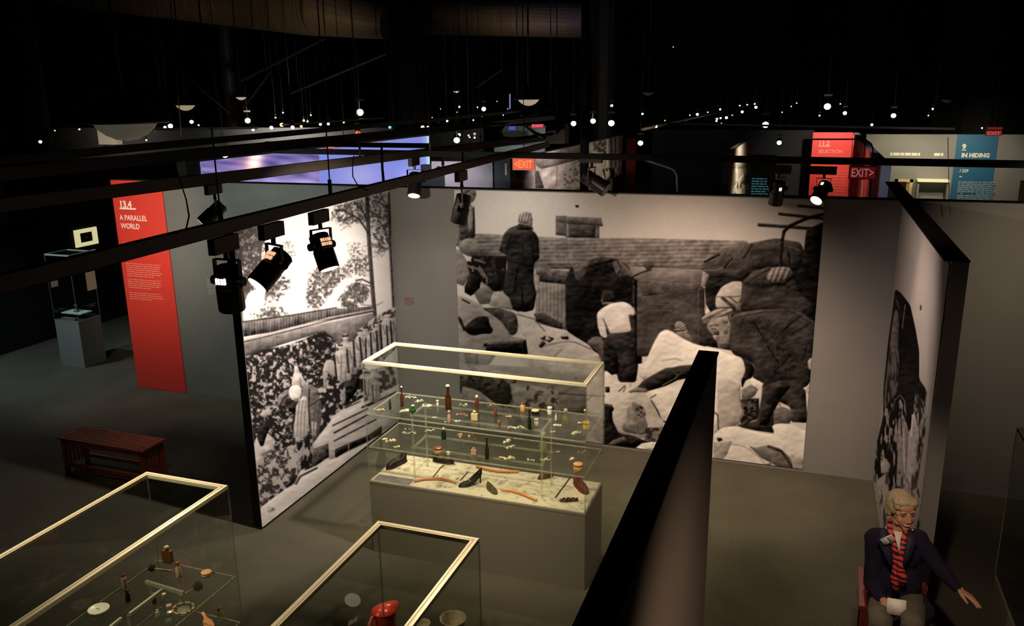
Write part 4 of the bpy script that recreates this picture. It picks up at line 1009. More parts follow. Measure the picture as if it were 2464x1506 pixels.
for px, py, r, k, lab in ((866, 270, 8, 'y', 'large bright distant spotlight left of the dark column'), (1099, 337, 7, 'y', 'bright spotlight just right of the blue screen top'),
                       (1105, 324, 3.5, 'w', 'smaller lit spotlight above the bright one right of the screen'), (1842, 300, 7, 'w', 'bright spotlight hanging left of the red selection panel'),
                       (1991, 256, 7, 'y', 'bright round spotlight high above the red selection panel'), (2150, 278, 5, 'w', 'bright spotlight above the far grey wall'),
                       (1380, 297, 6, 'y', 'left one of three bright distant lamps in a row'), (1427, 291, 6, 'y', 'middle one of three bright distant lamps in a row'),
                       (1471, 296, 7, 'y', 'right one of three bright distant lamps in a row'), (541, 372, 7, 'y', 'lit spotlight above the left end of the blue screen'),
                       (1541, 344, 6, 'w', 'lit spotlight at the corner of the far red strip'), (1875, 343, 5, 'y', 'yellow spotlight above the turquoise text panel'),
                       (938, 306, 3.5, 'b', 'tiny blue light above the blue screen'), (861, 320, 6, 'r', 'red glowing light above the blue screen'), (1255, 287, 2.5, 'd', 'tiny pale light under the middle dome lamp'), (1130, 330, 2, 'd', 'dim twin light specks right of the blue screen')):
    far_lamp(px, py, r, k, lab, None)

# ------------------------------------------------------------------ dome pendant lamps
def dome(px, py, rpx, dist, label, em, tint=(.55, .48, .36)):
    p = at_dist(px, py, dist); r = rpx * dist / FPX
    t = thing('dome_lamp', label, 'lamp', tuple(p))
    prof = [(0.10 * r, .62 * r), (.45 * r, .60 * r), (.80 * r, .22 * r), (r, 0), (r, -.02 * r), (.97 * r, -.02 * r), (.78 * r, .20 * r), (.43 * r, .56 * r)]
    obj('shade', lathe(BM(), prof, 32), mat('oxblood_shade', (0.03, 0.008, 0.006), .5), t, smooth=True)
    bowl = [(0.0, -.48 * r), (.25 * r, -.44 * r), (.48 * r, -.33 * r), (.66 * r, -.18 * r), (.76 * r, -.02 * r), (.74 * r, 0)]
    obj('glass_bowl', lathe(BM(), bowl, 32), mat('frosted_bowl', tint, .6, emit=tint, estr=em), t, smooth=True)  # on the unlit bowls the faint glow stands in for hall light
    obj('guard_ring', lathe(BM(), [(r, -.05 * r), (1.03 * r, -.02 * r), (1.0 * r, .01 * r), (.96 * r, -.03 * r)], 32), mat('ring_metal', (.35, .35, .35), .35, metal=.6), t, smooth=True)
    obj('pendant_stem', tube(BM(), [(0, 0, .6 * r), (0, 0, ZC - p.z)], .012, 8), M_brownblack, t)
dome(301, 292, 86, 8.2, 'large dome pendant lamp with unlit frosted bowl at upper left', .055, (.80, .74, .56))
dome(446, 252, 27, 15, 'small dome pendant lamp right of the large one', .30, (.9, .72, .45))
dome(580, 233, 15, 20, 'smaller distant dome pendant lamp with peach bowl', .42, (.95, .75, .5))
dome(1272, 238, 33, 14, 'dome pendant lamp with lit peach rim at top centre', .38, (.95, .76, .52))
dome(1098, 219, 9, 28, 'tiny blue white dome pendant lamp beside the dark column', .8, (.6, .7, 1.0))
dome(1561, 222, 17, 20, 'faint unlit dome pendant lamp right of centre', .01, (.4, .3, .25))
dome(2280, 240, 13, 20, 'faint dome pendant lamp near the right column', .01, (.35, .22, .2))
p = at_dist(256, 330, 13); t = thing('emergency_light', 'cream emergency light box under the large dome lamp', 'light', tuple(p))
obj('housing', box(-.15, .17, 0, .1, -.1, .14), mat('cream_plastic', (.6, .52, .4), .5, emit=(.6, .5, .36), estr=.28), t)
for e in (-.08, .12): obj('lamp_cup', lathe(BM(), [(.02, -.10), (.045, -.15), (.04, -.16)], 12, (e, .05, 0)), M_lamp, t)
obj('hanging_rod', tube(BM(), [(0, .05, .14), (0, .05, ZC - p.z)], .006, 6), M_brownblack, t)
tag(obj('light_stick', tube(BM(), [at_dist(1227, 226, 26), at_dist(1227, 262, 26)], .02, 8), emat('bluish_tube', (.4, .45, 1), .5)), 'thin upright bluish light tube left of the middle dome lamp', 'light')
# ------------------------------------------------------------------ banners, panels, signs
M_red = mat('banner_red', (0.62, 0.040, 0.026), .6)
M_txt = mat('white_lettering', (.85, .82, .78), .6)
M_txtp = mat('pale_pink_lettering', (.78, .27, .22), .6)
def lines(bm, o, right, up, w, rows, lh, th=.45, rag=.1, n=(0, -1, 0), depth=.001):
    """unreadably small print: rows of word-long dashes"""
    o, right, up, n = Vector(o), Vector(right), Vector(up), Vector(n)
    for r in range(rows):
        x = 0; end = w * (1 - random.random() * rag)
        if r == rows - 1: end = w * (.4 + .4 * random.random())
        while x < end:
            l = min(lh * (.8 + random.random() * 2.6), end - x)
            a = o + right * x - up * (r * lh); q = [a, a + right * l, a + right * l + up * (lh * th), a + up * (lh * th)]
            v = [bm.verts.new(p + n * depth) for p in q]; bm.faces.new(v)
            x += l + lh * .35
    return bm
random.seed(3)
def ytext(parent, s, px, py, hpx, yy, m, bold=0, sx=1.0, name='lettering'):
    p = at(px, py, 'y', yy); d = (p - CP).dot(FW)
    return text(name, s, hpx * d / FPX / .70, (p.x, yy - .001, p.z), (1, 0, 0), (0, 0, 1), m, parent, bold, sx)
def ybar(bm, px0, py0, px1, py1, yy, th=.002):
    a, b = at(px0, py0, 'y', yy), at(px1, py1, 'y', yy)
    return bx(bm, min(a.x, b.x), max(a.x, b.x), yy - th, yy, min(a.z, b.z), max(a.z, b.z))

YB = 8.66
t = thing('banner', 'tall red banner headed 13.4 a parallel world on the left grey wall', 'banner', (-8.30, YB, 0))
def adopt(root, *os_):
    """parent world-placed meshes to a thing whose empty sits elsewhere"""
    for o in os_:
        o.parent = root; o.matrix_parent_inverse = Matrix.Translation(-Vector(root.location))
    return root
p1 = obj('panel', box(-8.72, -7.885, YB - .012, YB - .0005, .005, ZW - .002), M_red)
adopt(t, p1)
yb = YB - .013
for s, px, py, h, b, sx in (('13.4', 288, 499, 16, .004, .95), ('A PARALLEL', 289, 529, 12.5, .0012, .86), ('WORLD', 292, 549, 12.5, .0012, .86), ('/ 36', 297, 591, 8, .0015, .9)):
    adopt(t, ytext(None, s, px, py, h, yb, M_txt, b, sx))
adopt(t, obj('underline', ybar(BM(), 288, 503, 327, 501, yb), M_txt))
for px, py, rows in ((303, 634, 7), (307, 672, 5), (311, 704, 4)):
    p = at(px, py, 'y', yb); adopt(t, obj('paragraph', lines(BM(), (p.x, yb, p.z), (1, 0, 0), (0, 0, 1), .60, rows, .0285, .36), M_txtp))

t = thing('wall_lettering', 'white wall lettering above the nearest track beside the red banner', 'lettering', (-6.6, YB, 2.5))
adopt(t, ytext(None, 'THE HU', 533, 536, 7, YB - .001, mat('cream_lettering', (.85, .9, .7), .5), .001, 1.0))
b = BM(); p = at(497, 672, 'y', YB - .001); lines(b, (p.x, YB - .001, p.z), (1, 0, 0), (0, 0, 1), .22, 10, .022)
tag(obj('wall_caption', b, mat('caption_grey', (.25, .27, .24), .6)), 'small pale caption text half hidden behind the leftmost near spotlight', 'caption')
b = BM(); p = at(974, 716, 'y', YB - .001); lines(b, (p.x, YB - .001, p.z), (1, 0, 0), (0, 0, 1), .13, 6, .017)
tag(obj('wall_caption', b, mat('caption_plum', (.20, .06, .06), .6)), 'small plum caption text on the grey wall left of the big mural', 'caption')

# big backlit picture wall
def screen_col(P, S, T):
    x, y = proj_px(P); n = vnoise(T.max().astype(int) + 2, 4, 1, 1) if 0 else None
    k = np.clip((x - 487) / 544, 0, 1)
    c = np.zeros((len(x), 3))
    left = x < 768
    g = np.exp(-(((x - 868) / 48) ** 2 + ((y - 425) / 28) ** 2)); g2 = np.exp(-(((x - 985) / 26) ** 2 + ((y - 425) / 24) ** 2))
    base = np.array([.24, .28, .78]); pale = np.array([.55, .50, .84])
    c[:] = base * (1 - .55 * g[:, None]) + pale * (.55 * g + .30 * g2)[:, None]
    c += np.clip((x - 1012) / 18, 0, 1)[:, None] * np.array([.10, .20, .15])
    # sky picture with a fire
    w1 = .5 + .5 * np.sin(x * .035 + y * .16 + 2 * np.sin(x * .021 - y * .05)); w2 = .5 + .5 * np.sin(x * .09 - y * .21 + 3 * np.sin(y * .07 + x * .013))
    cl = .45 * w1 + .35 * w2
    sky = np.array([.10, .085, .30]) + cl[:, None] * np.array([.30, .22, .38])
    f = np.exp(-(((x - 612 + (y - 390) * .2) / 15) ** 2)) * np.clip((425 - y) / 12, 0, 1) * (.7 + .3 * w2)
    f2 = np.exp(-(((x - 597) / 30) ** 2 + ((y - 392) / 22) ** 2)); f3 = np.exp(-(((x - 690) / 70) ** 2 + ((y - 440) / 10) ** 2))
    sky += f[:, None] * np.array([1.5, 1.0, .55]) + f2[:, None] * np.array([.25, .09, .02]) + f3[:, None] * np.array([.3, .26, .42])
    c[left] = sky[left]
    redl = 361 - .150 * (x - 780)
    r = (y < redl) & (x > 778); c[r] = np.array([.55, .06, .04])
    r2 = r & (np.abs(x - 797) < 8) & (np.abs(y - 354) < 2.0); c[r2] = np.array([.6, .3, .28])
    ed = x > 1027; c[ed] = np.array([.55, .72, .85])
    return c
ys0, ys1 = at(485, 404, 'x', -9.3).y, at(1032, 327, 'x', -9.3).y
o = sheet('picture_screen', (-9.3, ys0, .9), (0, ys1 - ys0, 0), (0, 0, at(1032, 327, 'x', -9.3).z - .9), 500, 160, screen_col, vcmat('glowing_screen', .5, .92), (.03, 0, 0))
tag(o, 'long glowing blue picture wall with a fire in a violet sky', 'screen')

def px_board(name, label, cat, x0, y0, x1, y1, yy, m, th=.02, grow=0):
    a, b = at(x0, y0, 'y', yy), at(x1, y1, 'y', yy)
    z0 = max(0, min(a.z, b.z) - grow)
    return tag(obj(name, bx(BM(), a.x, b.x, yy, yy + th, z0, max(a.z, b.z)), m), label, cat)

# prints on the cross wall
M_lav = mat('lavender_grey_print', (.42, .38, .42), .6, noise=.18, nscale=4)
o = px_board('photo_print', 'wide pale lavender photo print right of the blue screen', 'print', 1069, 388, 1186, 452, 12.275, M_lav, grow=.4)
o = px_board('photo_print', 'narrow pale print with a dark bird shape beside the blue screen', 'print', 1038, 388, 1063, 422, 12.275, M_lav)
b = BM()
for q in ((1044, 412, 1050, 406), (1048, 408, 1056, 403), (1052, 405, 1060, 400)): ybar(b, *q, 12.273)
obj('bird_figure', b, M_black, o)
o = px_board('text_panel', 'dark slate text panel with a small white upright strip', 'panel', 1189, 372, 1228, 455, 12.28, mat('slate_panel', (.045, .06, .07), .6), grow=.3)
obj('label_strip', ybar(BM(), 1215, 393, 1220, 421, 12.275, .004), mat('strip_white', (.7, .75, .7), .5), o)
# long print on the track side wall
def paint_far(p):
    p.a += (vnoise(p.h, p.w, 40, 14) - .5) * .22
    p.frame(1180, 240, 4.563)
    p.poly([(200, 600), (1000, 600), (1000, 1000), (200, 1000)], .60, .10, 12, stripes=(.9, 26, .05))
    p.poly([(750, 480), (1000, 480), (1000, 600), (700, 600)], .42, .06, 10)
    p.poly([(240, 780), (335, 780), (335, 885)], .30); p.line([(325, 640), (325, 960)], 5, .48); p.line([(740, 610), (725, 950)], 9, .42); p.line([(840, 610), (830, 760)], 7, .5)
    p.poly([(490, 780), (530, 780), (590, 970), (495, 970)], .24, .05, 5); p.speckle([(780, 800), (990, 700), (990, 960), (800, 940)], .34, .58, 6, .45)
    p.poly([(500, 600), (1000, 600), (1000, 650), (560, 760), (500, 720)], .42, .08, 10)
    p.poly([(1075, 450), (1450, 400), (1450, 1020), (1075, 1000)], .56, .05, 10); p.speckle([(1130, 450), (1320, 430), (1280, 600), (1130, 560)], .2, .5, 5, .5)
    for x in (1290, 1395): p.line([(x, 400), (x, 780)], 34 if x < 1300 else 26, .80)
    p.line([(1358, 470), (1360, 760)], 18, .78)
    for x in (1325, 1375): p.line([(x, 420), (x, 760)], 12, .25)
    p.speckle([(1230, 760), (1430, 740), (1400, 1000), (1230, 1000)], .18, .80, 6, .5, aspect=3)
    p.poly([(1430, 470), (1520, 470), (1460, 780), (1430, 780)], .45)
    p.poly([(1400, 900), (1520, 780), (1900, 620), (1900, 1020), (1400, 1020)], .22, .08, 10)
    p.poly([(1485, 770), (1545, 770), (1530, 920), (1485, 920)], .5)
    return p
fm_ = paint_far(Pic(1225, 310, 1545, 470, .55))
def col_far(P, S, T):
    x, y = proj_px(P); return duotone(fm_.sample(x, y), dark=(1, .86, .84), light=(1, .93, .86))
o = sheet('photo_print', (-4.591, 12.8, 1.6), (0, 8.5, 0), (0, 0, ZW - 1.6), 420, 140, col_far, M_print, (.006, 0, 0))
tag(o, 'long pinkish photo print behind the exit sign on the receding wall', 'print')
px_board('red_strip', 'dark red upright panel at the far end of the pinkish print', 'panel', 1508, 332, 1529, 402, 21.5, mat('dim_red', (.30, .02, .015), .6), grow=9)
# rubble print
rb_ = Pic(1750, 320, 1815, 475, .5)
rb_.a += (vnoise(rb_.h, rb_.w, 12, 8) - .5) * .12; rb_.frame(1720, 240, 5.793)
rb_.poly([(230, 810), (510, 800), (510, 900), (400, 960), (230, 960)], .42, .15, 8); rb_.line([(240, 1300), (330, 1150), (400, 1050)], 34, .72); rb_.line([(300, 820), (310, 1150)], 40, .66)
rb_.speckle([(330, 1150), (520, 1080), (500, 1330), (220, 1330)], .25, .66, 4, .5, aspect=3); rb_.poly([(400, 1040), (520, 940), (510, 1100), (420, 1150)], .3)
def col_rb(P, S, T):
    x, y = proj_px(P); return duotone(rb_.sample(x, y), dark=(1, .9, .8), light=(1, .93, .84))
o = sheet('photo_print', (-1.351, 15.12, 1.5), (0, 4.95, 0), (0, 0, ZW - 1.5), 120, 110, col_rb, M_print, (.008, 0, 0))
tag(o, 'sloping beige photo print of rubble left of the turquoise text', 'print')
# turquoise text on dark panel and small figure panel
t = thing('text_panel', 'dark teal panel with small turquoise lines of text', 'panel', (-.6, 20.0, 0))
a = at(1808, 372, 'y', 20.0); c = at(1862, 475, 'y', 20.0)
adopt(t, obj('board', box(a.x, c.x, 20.0, 20.03, 0, a.z), mat('teal_black_panel', (.012, .030, .038), .6)))
b = BM(); p = at(1806, 431, 'y', 19.99); lines(b, (p.x + .03, 19.99, p.z), (1, 0, 0), (0, 0, 1), .40, 8, .058, .42, .2)
adopt(t, obj('text_lines', b, mat('turquoise_ink', (.06, .30, .36), .6, emit=(.10, .42, .50), estr=.22)))
t = thing('figure_panel', 'narrow teal strip with a pinkish curved shape right of the teal text panel', 'panel', at(1880, 440, 'y', 19.0)[:])
adopt(t, obj('strip', bx(BM(), at(1874, 404, 'y', 19.0).x, at(1888, 404, 'y', 19.0).x, 18.998, 19.03, 0, at(1874, 404, 'y', 19.0).z), mat('teal_strip', (.07, .16, .15), .6)))
adopt(t, obj('curved_shape', tube(BM(), [at(x, y, 'y', 18.98) for x, y in ((1868, 410), (1870, 425), (1867, 440), (1874, 455), (1878, 470))], .022, 6), mat('pink_shape', (.5, .3, .22), .6)))

# 11.2 selection
t = thing('banner', 'red banner headed 11.2 selection in the far hall', 'banner', (.45, 23.2, 0))
a = at(1957, 316, 'y', 23.18); c = at(2056, 318, 'y', 23.18)
adopt(t, obj('panel', box(a.x, .93, 23.18, 23.2, 0, ZW), M_red))
yy = 23.175
adopt(t, ytext(None, '11.2', 1969, 350, 10.5, yy, M_txtp, .006, 1.0), ytext(None, 'SELECTION', 1968, 368, 8, yy, M_txtp, .001, .95), obj('underline', ybar(BM(), 1969, 353, 1998, 351, yy), M_txtp))
b = BM(); p = at(1985, 412, 'y', yy); lines(b, (p.x, yy, p.z), (1, 0, 0), (0, 0, 1), .55, 14, .075, .4)
adopt(t, obj('paragraph', b, mat('dull_pink_ink', (.66, .12, .08), .6)))
rs_ = Pic(2050, 315, 2130, 480, 1.0); rs_.a[:] = .45
rs_.frame(1720, 240, 5.793); rs_.a += (vnoise(rs_.h, rs_.w, 5, 90) - .5) * .5
for x, y0, y1, w, v in ((1930, 460, 640, 16, .9), (2010, 600, 740, 24, .9), (1985, 850, 1400, 26, .12), (2060, 1130, 1400, 22, .95), (2160, 1130, 1400, 14, .9), (2120, 860, 910, 10, .9), (2100, 600, 1100, 30, .2), (1945, 1120, 1400, 16, .8)): rs_.line([(x, y0), (x + (8 if y1 < 1000 else -20), y1)], w, v)
def col_rs(P, S, T):
    x, y = proj_px(P); v = np.clip(rs_.sample(x, y), 0, 1)[:, None]
    return np.array([.16, .012, .010]) * (1 - v) + np.array([.62, .10, .08]) * v + np.clip(v - .75, 0, 1) * np.array([.8, 1.6, 1.5])
o = sheet('photo_print', (.921, 23.15, 1.4), (0, 12.97 - 23.15, 0), (0, 0, ZW - 1.4), 120, 140, col_rs, M_print, (-.008, 0, 0))
tag(o, 'red tinted streaky photo print receding beside the selection banner', 'print')

# 9 in hiding
t = thing('banner', 'blue banner headed 9 in hiding on the far grey wall', 'banner', (3.4, 22.2, 0))
yy = 22.18
a = at(2304, 325, 'y', yy); c = at(2403, 329, 'y', yy)
adopt(t, obj('panel', box(a.x, c.x, yy, 22.2, 0, ZW), mat('banner_blue', (.010, .105, .19), .6)))
yy = 22.175
M_cream = mat('cream_ink', (.75, .70, .55), .6)
adopt(t, ytext(None, '9', 2315, 358, 11, yy, M_cream, .008, 1.0), obj('underline', ybar(BM(), 2314, 362, 2325, 360, yy), M_cream),
      ytext(None, 'IN HIDING', 2313, 378, 9.5, yy, M_cream, .007, .92), ytext(None, '/ 229', 2309, 414, 7, yy, M_cream, .003, .9), obj('dash', ybar(BM(), 2308, 426, 2315, 424, yy), M_cream))
for px, py, rows in ((2306, 439, 7), (2304, 467, 7)):
    p = at(px, py, 'y', yy); adopt(t, obj('paragraph', lines(BM(), (p.x, yy, p.z), (1, 0, 0), (0, 0, 1), .80, rows, .045, .62, .08), mat('pale_blue_ink', (.22, .30, .34), .6)))
b = BM(); p = at(2142, 374, 'y', 22.195)
lines(b, (p.x, 22.195, p.z), (1, 0, 0), (0, 0, 1), .85, 1, .045, 1.5, 0)
lines(b, (p.x + .95, 22.195, p.z), (1, 0, 0), (0, 0, 1), .30, 1, .045, 1.5, 0)
tag(obj('wall_heading', b, M_cream), 'one line white heading on the far grey wall', 'heading')
t = thing('framed_picture', 'gold framed picture on the far grey wall left of the niche', 'picture', at(2170, 460, 'y', 22.2)[:])
a = at(2154, 431, 'y', 22.15); c = at(2191, 492, 'y', 22.15)
b = BM(); w = .07
bx(b, a.x, c.x, 22.14, 22.19, a.z - w, a.z); bx(b, a.x, a.x + w, 22.14, 22.19, c.z, a.z); bx(b, c.x - w, c.x, 22.14, 22.19, c.z, a.z)
adopt(t, obj('frame', b, mat('gold_frame', (.62, .46, .20), .5)), obj('picture', box(a.x + w, c.x - w, 22.17, 22.19, c.z, a.z - w), mat('ochre_picture', (.30, .20, .08), .6)))
t = thing('wall_niche', 'shallow wall showcase with a bright top ledge left of the blue banner', 'showcase', at(2243, 460, 'y', 22.2)[:])
a = at(2209, 432, 'y', 21.9); c = at(2277, 500, 'y', 21.9)
adopt(t, obj('ledge', box(a.x, c.x, 21.85, 22.19, a.z - .05, a.z), mat('ledge_glow', (.8, .76, .45), .4, emit=(.8, .76, .42), estr=.35)),  # ledge glows in place of light falling on it
      obj('back_board', box(a.x, c.x, 22.16, 22.19, c.z, a.z - .05), mat('niche_grey', (.22, .21, .19), .6)),
      obj('side_panel', box(a.x, a.x + .04, 21.9, 22.16, c.z, a.z - .05), M_far), obj('side_panel', box(c.x - .04, c.x, 21.9, 22.16, c.z, a.z - .05), M_far))
px_board('photo_print', 'small print of white blossoms beside the lavender wall end', 'print', 2119, 445, 2138, 476, 22.17, mat('blossom_print', (.45, .34, .30), .6, noise=.8, nscale=9))
px_board('text_panel', 'dark red board at the foot of the far grey wall', 'board', 2139, 437, 2176, 492, 12.0, mat('dark_red_board', (.20, .022, .018), .6), grow=9)
px_board('framed_picture', 'pale yellow frame edge at the right border of the picture', 'picture', 2456, 434, 2474, 500, 20.0, mat('yellow_frame', (.55, .48, .22), .6))
px_board('lit_patch_board', 'pale board standing in for a distant lit room below the middle dome lamp', 'board', 1207, 303, 1312, 333, 27, mat('pale_green_grey', (.28, .31, .28), .6), grow=9)  # board put in place of a distant lit room
px_board('lit_patch_board', 'thin pale board standing in for strip lights under the two near track ends', 'board', 1189, 349, 1310, 363, 22, mat('pale_green_grey2', (.38, .42, .40), .6), grow=9)  # board put in place of a pale strip of lights
px_board('blue_sign', 'tiny blue sign on the pale distant board', 'sign', 1224, 304, 1240, 313, 26.98, mat('blue_sign_face', (.05, .12, .6), .5, emit=(.08, .16, .7), estr=.5))

# exit signs
def exit_sign(label, x0, y0, x1, y1, yy, face, letter, es, rim, s='EXIT', rims=.0):
    a, b = at(x0, y0, 'y', yy), at(x1, y1, 'y', yy); w, h = b.x - a.x, a.z - b.z
    t = thing('exit_sign', label, 'sign', (a.x, yy, b.z))
    obj('housing', box(0, w, 0, .05, 0, h), rim, t)
    e = h * .07 + rims * h
    obj('face', box(e, w - e, -.004, 0, e, h - e), mat('exit_face', face, .5, emit=face, estr=es), t)
    me = text_mesh(s, 1, .012, .002); xs = [v.co.x for v in me.vertices]; zs = [v.co.y for v in me.vertices]
    W0, H0 = max(xs) - min(xs), max(zs) - min(zs); tw, th = w * .80, h * .62
    for v in me.vertices:
        x, z = (v.co.x - min(xs)) / W0 * tw + w * .10, (v.co.y - min(zs)) / H0 * th + h * .19
        v.co = (x, -.006 - (0.002 if v.co.z > 0 else 0), z)
    me.materials.clear()
    obj('lettering', me, mat('exit_letters', letter, .5, emit=letter, estr=es), t)
    obj('hanger', tube(BM(), [(w / 2, .03, h), (w / 2, .03, ZC - b.z)], .006, 6), M_brownblack, t)
M_rim = mat('exit_rim', (.5, .16, .12), .5)
exit_sign('bright orange red exit sign in front of the pinkish print', 1233, 380, 1286, 410, 11.8, (.85, .09, .035), (1.0, .33, .13), .85, mat('exit_rim_pale', (.6, .35, .28), .5, emit=(.6, .3, .22), estr=.35), s='<EXIT')
exit_sign('dark red exit sign with arrow before the red streaky print', 2044, 399, 2107, 432, 10.8, (.20, .006, .010), (.60, .30, .26), .38, M_rim, s='EXIT>')
exit_sign('small distant pink red exit sign below the middle dome lamp', 1278, 298, 1309, 308, 26, (.45, .02, .04), (.9, .25, .28), .8, M_brownblack)
exit_sign('small double decker exit sign above the blue banner', 2373, 314, 2410, 327, 17, (.34, .03, .025), (.75, .22, .16), .5, M_rim)
px_board('sign_plate', 'slim dim red sign plate above the double decker exit sign', 'sign', 2376, 306, 2412, 312, 17, mat('dim_sign', (.2, .02, .02), .5, emit=(.16, .012, .012), estr=.8))

# left hall: framed picture, labels and reflection panels on the side wall
XS = -11.968
def xboard(x0, y0, x1, y1, xx, th=.02):
    a, b = at(x0, y0, 'x', xx), at(x1, y1, 'x', xx)
    return a.y, b.y, min(a.z, b.z), max(a.z, b.z)
y0_, y1_, z0_, z1_ = xboard(182, 596, 229, 545, XS)
t = thing('framed_picture', 'small square picture in a wide glowing cream mount on the dark side wall', 'picture', (XS, (y0_ + y1_) / 2, (z0_ + z1_) / 2))
dy, dz = y1_ - y0_, z1_ - z0_
b = BM(); fw_ = .22
bx(b, 0, .03, -dy / 2, dy / 2, dz / 2 * (1 - 2 * fw_ + .0), dz / 2); bx(b, 0, .03, -dy / 2, dy / 2, -dz / 2, -dz / 2 * (1 - 2 * fw_))
bx(b, 0, .03, -dy / 2, -dy / 2 * (1 - 2 * fw_), -dz / 2 * .56, dz / 2 * .56); bx(b, 0, .03, dy / 2 * (1 - 2 * fw_), dy / 2, -dz / 2 * .56, dz / 2 * .56)
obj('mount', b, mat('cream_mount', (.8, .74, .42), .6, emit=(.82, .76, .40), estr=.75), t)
obj('picture', box(0, .015, -dy * .3, dy * .3, -dz * .3, dz * .3), M_dark, t)
obj('centre_mark', box(.015, .018, -dy * .03, dy * .06, -dz * .03, dz * .03), M_txt, t)
for (a0, b0, a1, b1, c, lab) in ((211, 700, 227, 651, (.30, .20, .11), 'tan upright panel standing in for a reflection behind the glass pedestal case'), (124, 692, 138, 674, (.20, .13, .09), 'small tan panel standing in for a reflection left behind the glass pedestal case'), (217, 613, 229, 599, (.35, .32, .28), 'tiny pale label under the glowing square picture')):
    q0, q1, q2, q3 = xboard(a0, b0, a1, b1, XS)
    tag(obj('wall_label_reflection', bx(BM(), XS - .0, XS + .006, q0, q1, q2, q3), mat('label_card_glow', c, .6, emit=c, estr=.35)), lab, 'label')  # glow stands in for light on the cards; the tan two imitate reflections

# lights of the far halls
for a, b, p, c, col in (((-3.3, 14.5, 3.2), (-4.6, 15.0, 2.2), 60, 110, (1, .82, .72)), ((-3.3, 19, 3.2), (-4.6, 18.6, 2.4), 40, 110, (1, .86, .62)),
                        ((-.4, 17.0, 3.2), (-1.36, 17.2, 2.2), 75, 120, (1, .85, .6)), ((.35, 21.3, 3.3), (.45, 23.2, 2.5), 75, 80, (1, .80, .70)),
                        ((-.2, 16, 3.2), (.93, 16.5, 2.2), 18, 120, (1, .8, .75)), ((.6, 11.6, 3.3), (1.0, 12.95, 2.2), 5, 80, (.8, .85, 1)),
                        ((2.0, 20.6, 3.2), (1.8, 22.2, 2.2), 34, 85, (1, .92, .66)), ((3.2, 20.2, 3.3), (3.5, 22.2, 2.0), 42, 85, (1, .9, .72)), ((2.9, 20.6, 3.3), (2.7, 22.2, 2.2), 16, 85, (1, .88, .66)),
                        ((-5.5, 11.0, 3.2), (-5.6, 12.3, 2.2), 22, 100, (.92, .9, 1)), ((-7.2, 25, 3.3), (-7.2, 27, 2.6), 30, 120, (.9, 1, .95)), ((-7.0, 20.4, 3.3), (-7.2, 22, 2.8), 12, 120, (.9, 1, .95)),
                        ((-17, 23.0, 3.2), (-17, 25, 2.6), 90, 150, (1, .95, .85)), ((-24, 23.0, 3.2), (-24, 25, 2.6), 9, 150, (1, .95, .85))):
    spot('far_track_light', a, b, p, c, .95, col)
# unseen spots added for warm and blue spill on the ducts
spot('duct_spill_fill', (-13.5, 20.0, 4.2), (-14.5, 23, 8.0), 15, 110, .95, (1, .76, .50))
spot('duct_spill_fill', (-18.5, 20.0, 4.2), (-19.5, 23, 8.0), 6, 110, .95, (1, .76, .50))
spot('duct_spill_fill', (-7.5, 20.5, 4.2), (-7.8, 23, 8.0), 13, 100, .95, (1, .74, .46))
spot('duct_spill_fill', (-4.6, 15.5, 4.6), (-6.6, 30, 12), 90, 60, .95, (.22, .30, 1.0))
spot('duct_spill_fill', (-11, 14, 3.6), (-12, 18, 9), 12, 120, .95, (.22, .22, 1.0))
# ------------------------------------------------------------------ glass showcases
M_base = mat('plinth_laminate', (0.175, 0.160, 0.130), .6, noise=.04, nscale=4, spec=.25)
M_nearblack = mat('near_black', (.02, .018, .015), .8)  # plain near-black for decks and the tray foot
def deck_mat():
    m = mat('stained_deck', (.5, .5, .42), .7); nt = m.node_tree; b = nt.nodes['Principled BSDF']
    tc = nt.nodes.new('ShaderNodeTexCoord'); n = nt.nodes.new('ShaderNodeTexNoise'); n.inputs['Scale'].default_value = 7; n.inputs['Detail'].default_value = 8; n.inputs['Roughness'].default_value = .7
    v = nt.nodes.new('ShaderNodeTexMusgrave') if 0 else nt.nodes.new('ShaderNodeTexNoise'); v.inputs['Scale'].default_value = 26; v.inputs['Detail'].default_value = 3
    r = nt.nodes.new('ShaderNodeValToRGB'); r.color_ramp.elements[0].position = .30; r.color_ramp.elements[0].color = (.17, .16, .12, 1)
    r.color_ramp.elements[1].position = .44; r.color_ramp.elements[1].color = (.60, .54, .43, 1)
    nt.links.new(tc.outputs['Object'], n.inputs[0]); nt.links.new(n.outputs['Fac'], r.inputs[0])
    r2 = nt.nodes.new('ShaderNodeValToRGB'); r2.color_ramp.elements[0].position = .30; r2.color_ramp.elements[0].color = (.35, .35, .3, 1); r2.color_ramp.elements[1].position = .38
    nt.links.new(tc.outputs['Object'], v.inputs[0]); nt.links.new(v.outputs['Fac'], r2.inputs[0])
    mx = nt.nodes.new('ShaderNodeMix'); mx.data_type = 'RGBA'; mx.blend_type = 'MULTIPLY'; mx.inputs[0].default_value = 1
    nt.links.new(r.outputs[0], mx.inputs[6]); nt.links.new(r2.outputs[0], mx.inputs[7]); nt.links.new(mx.outputs[2], b.inputs['Base Color'])
    return m
M_deck = deck_mat()

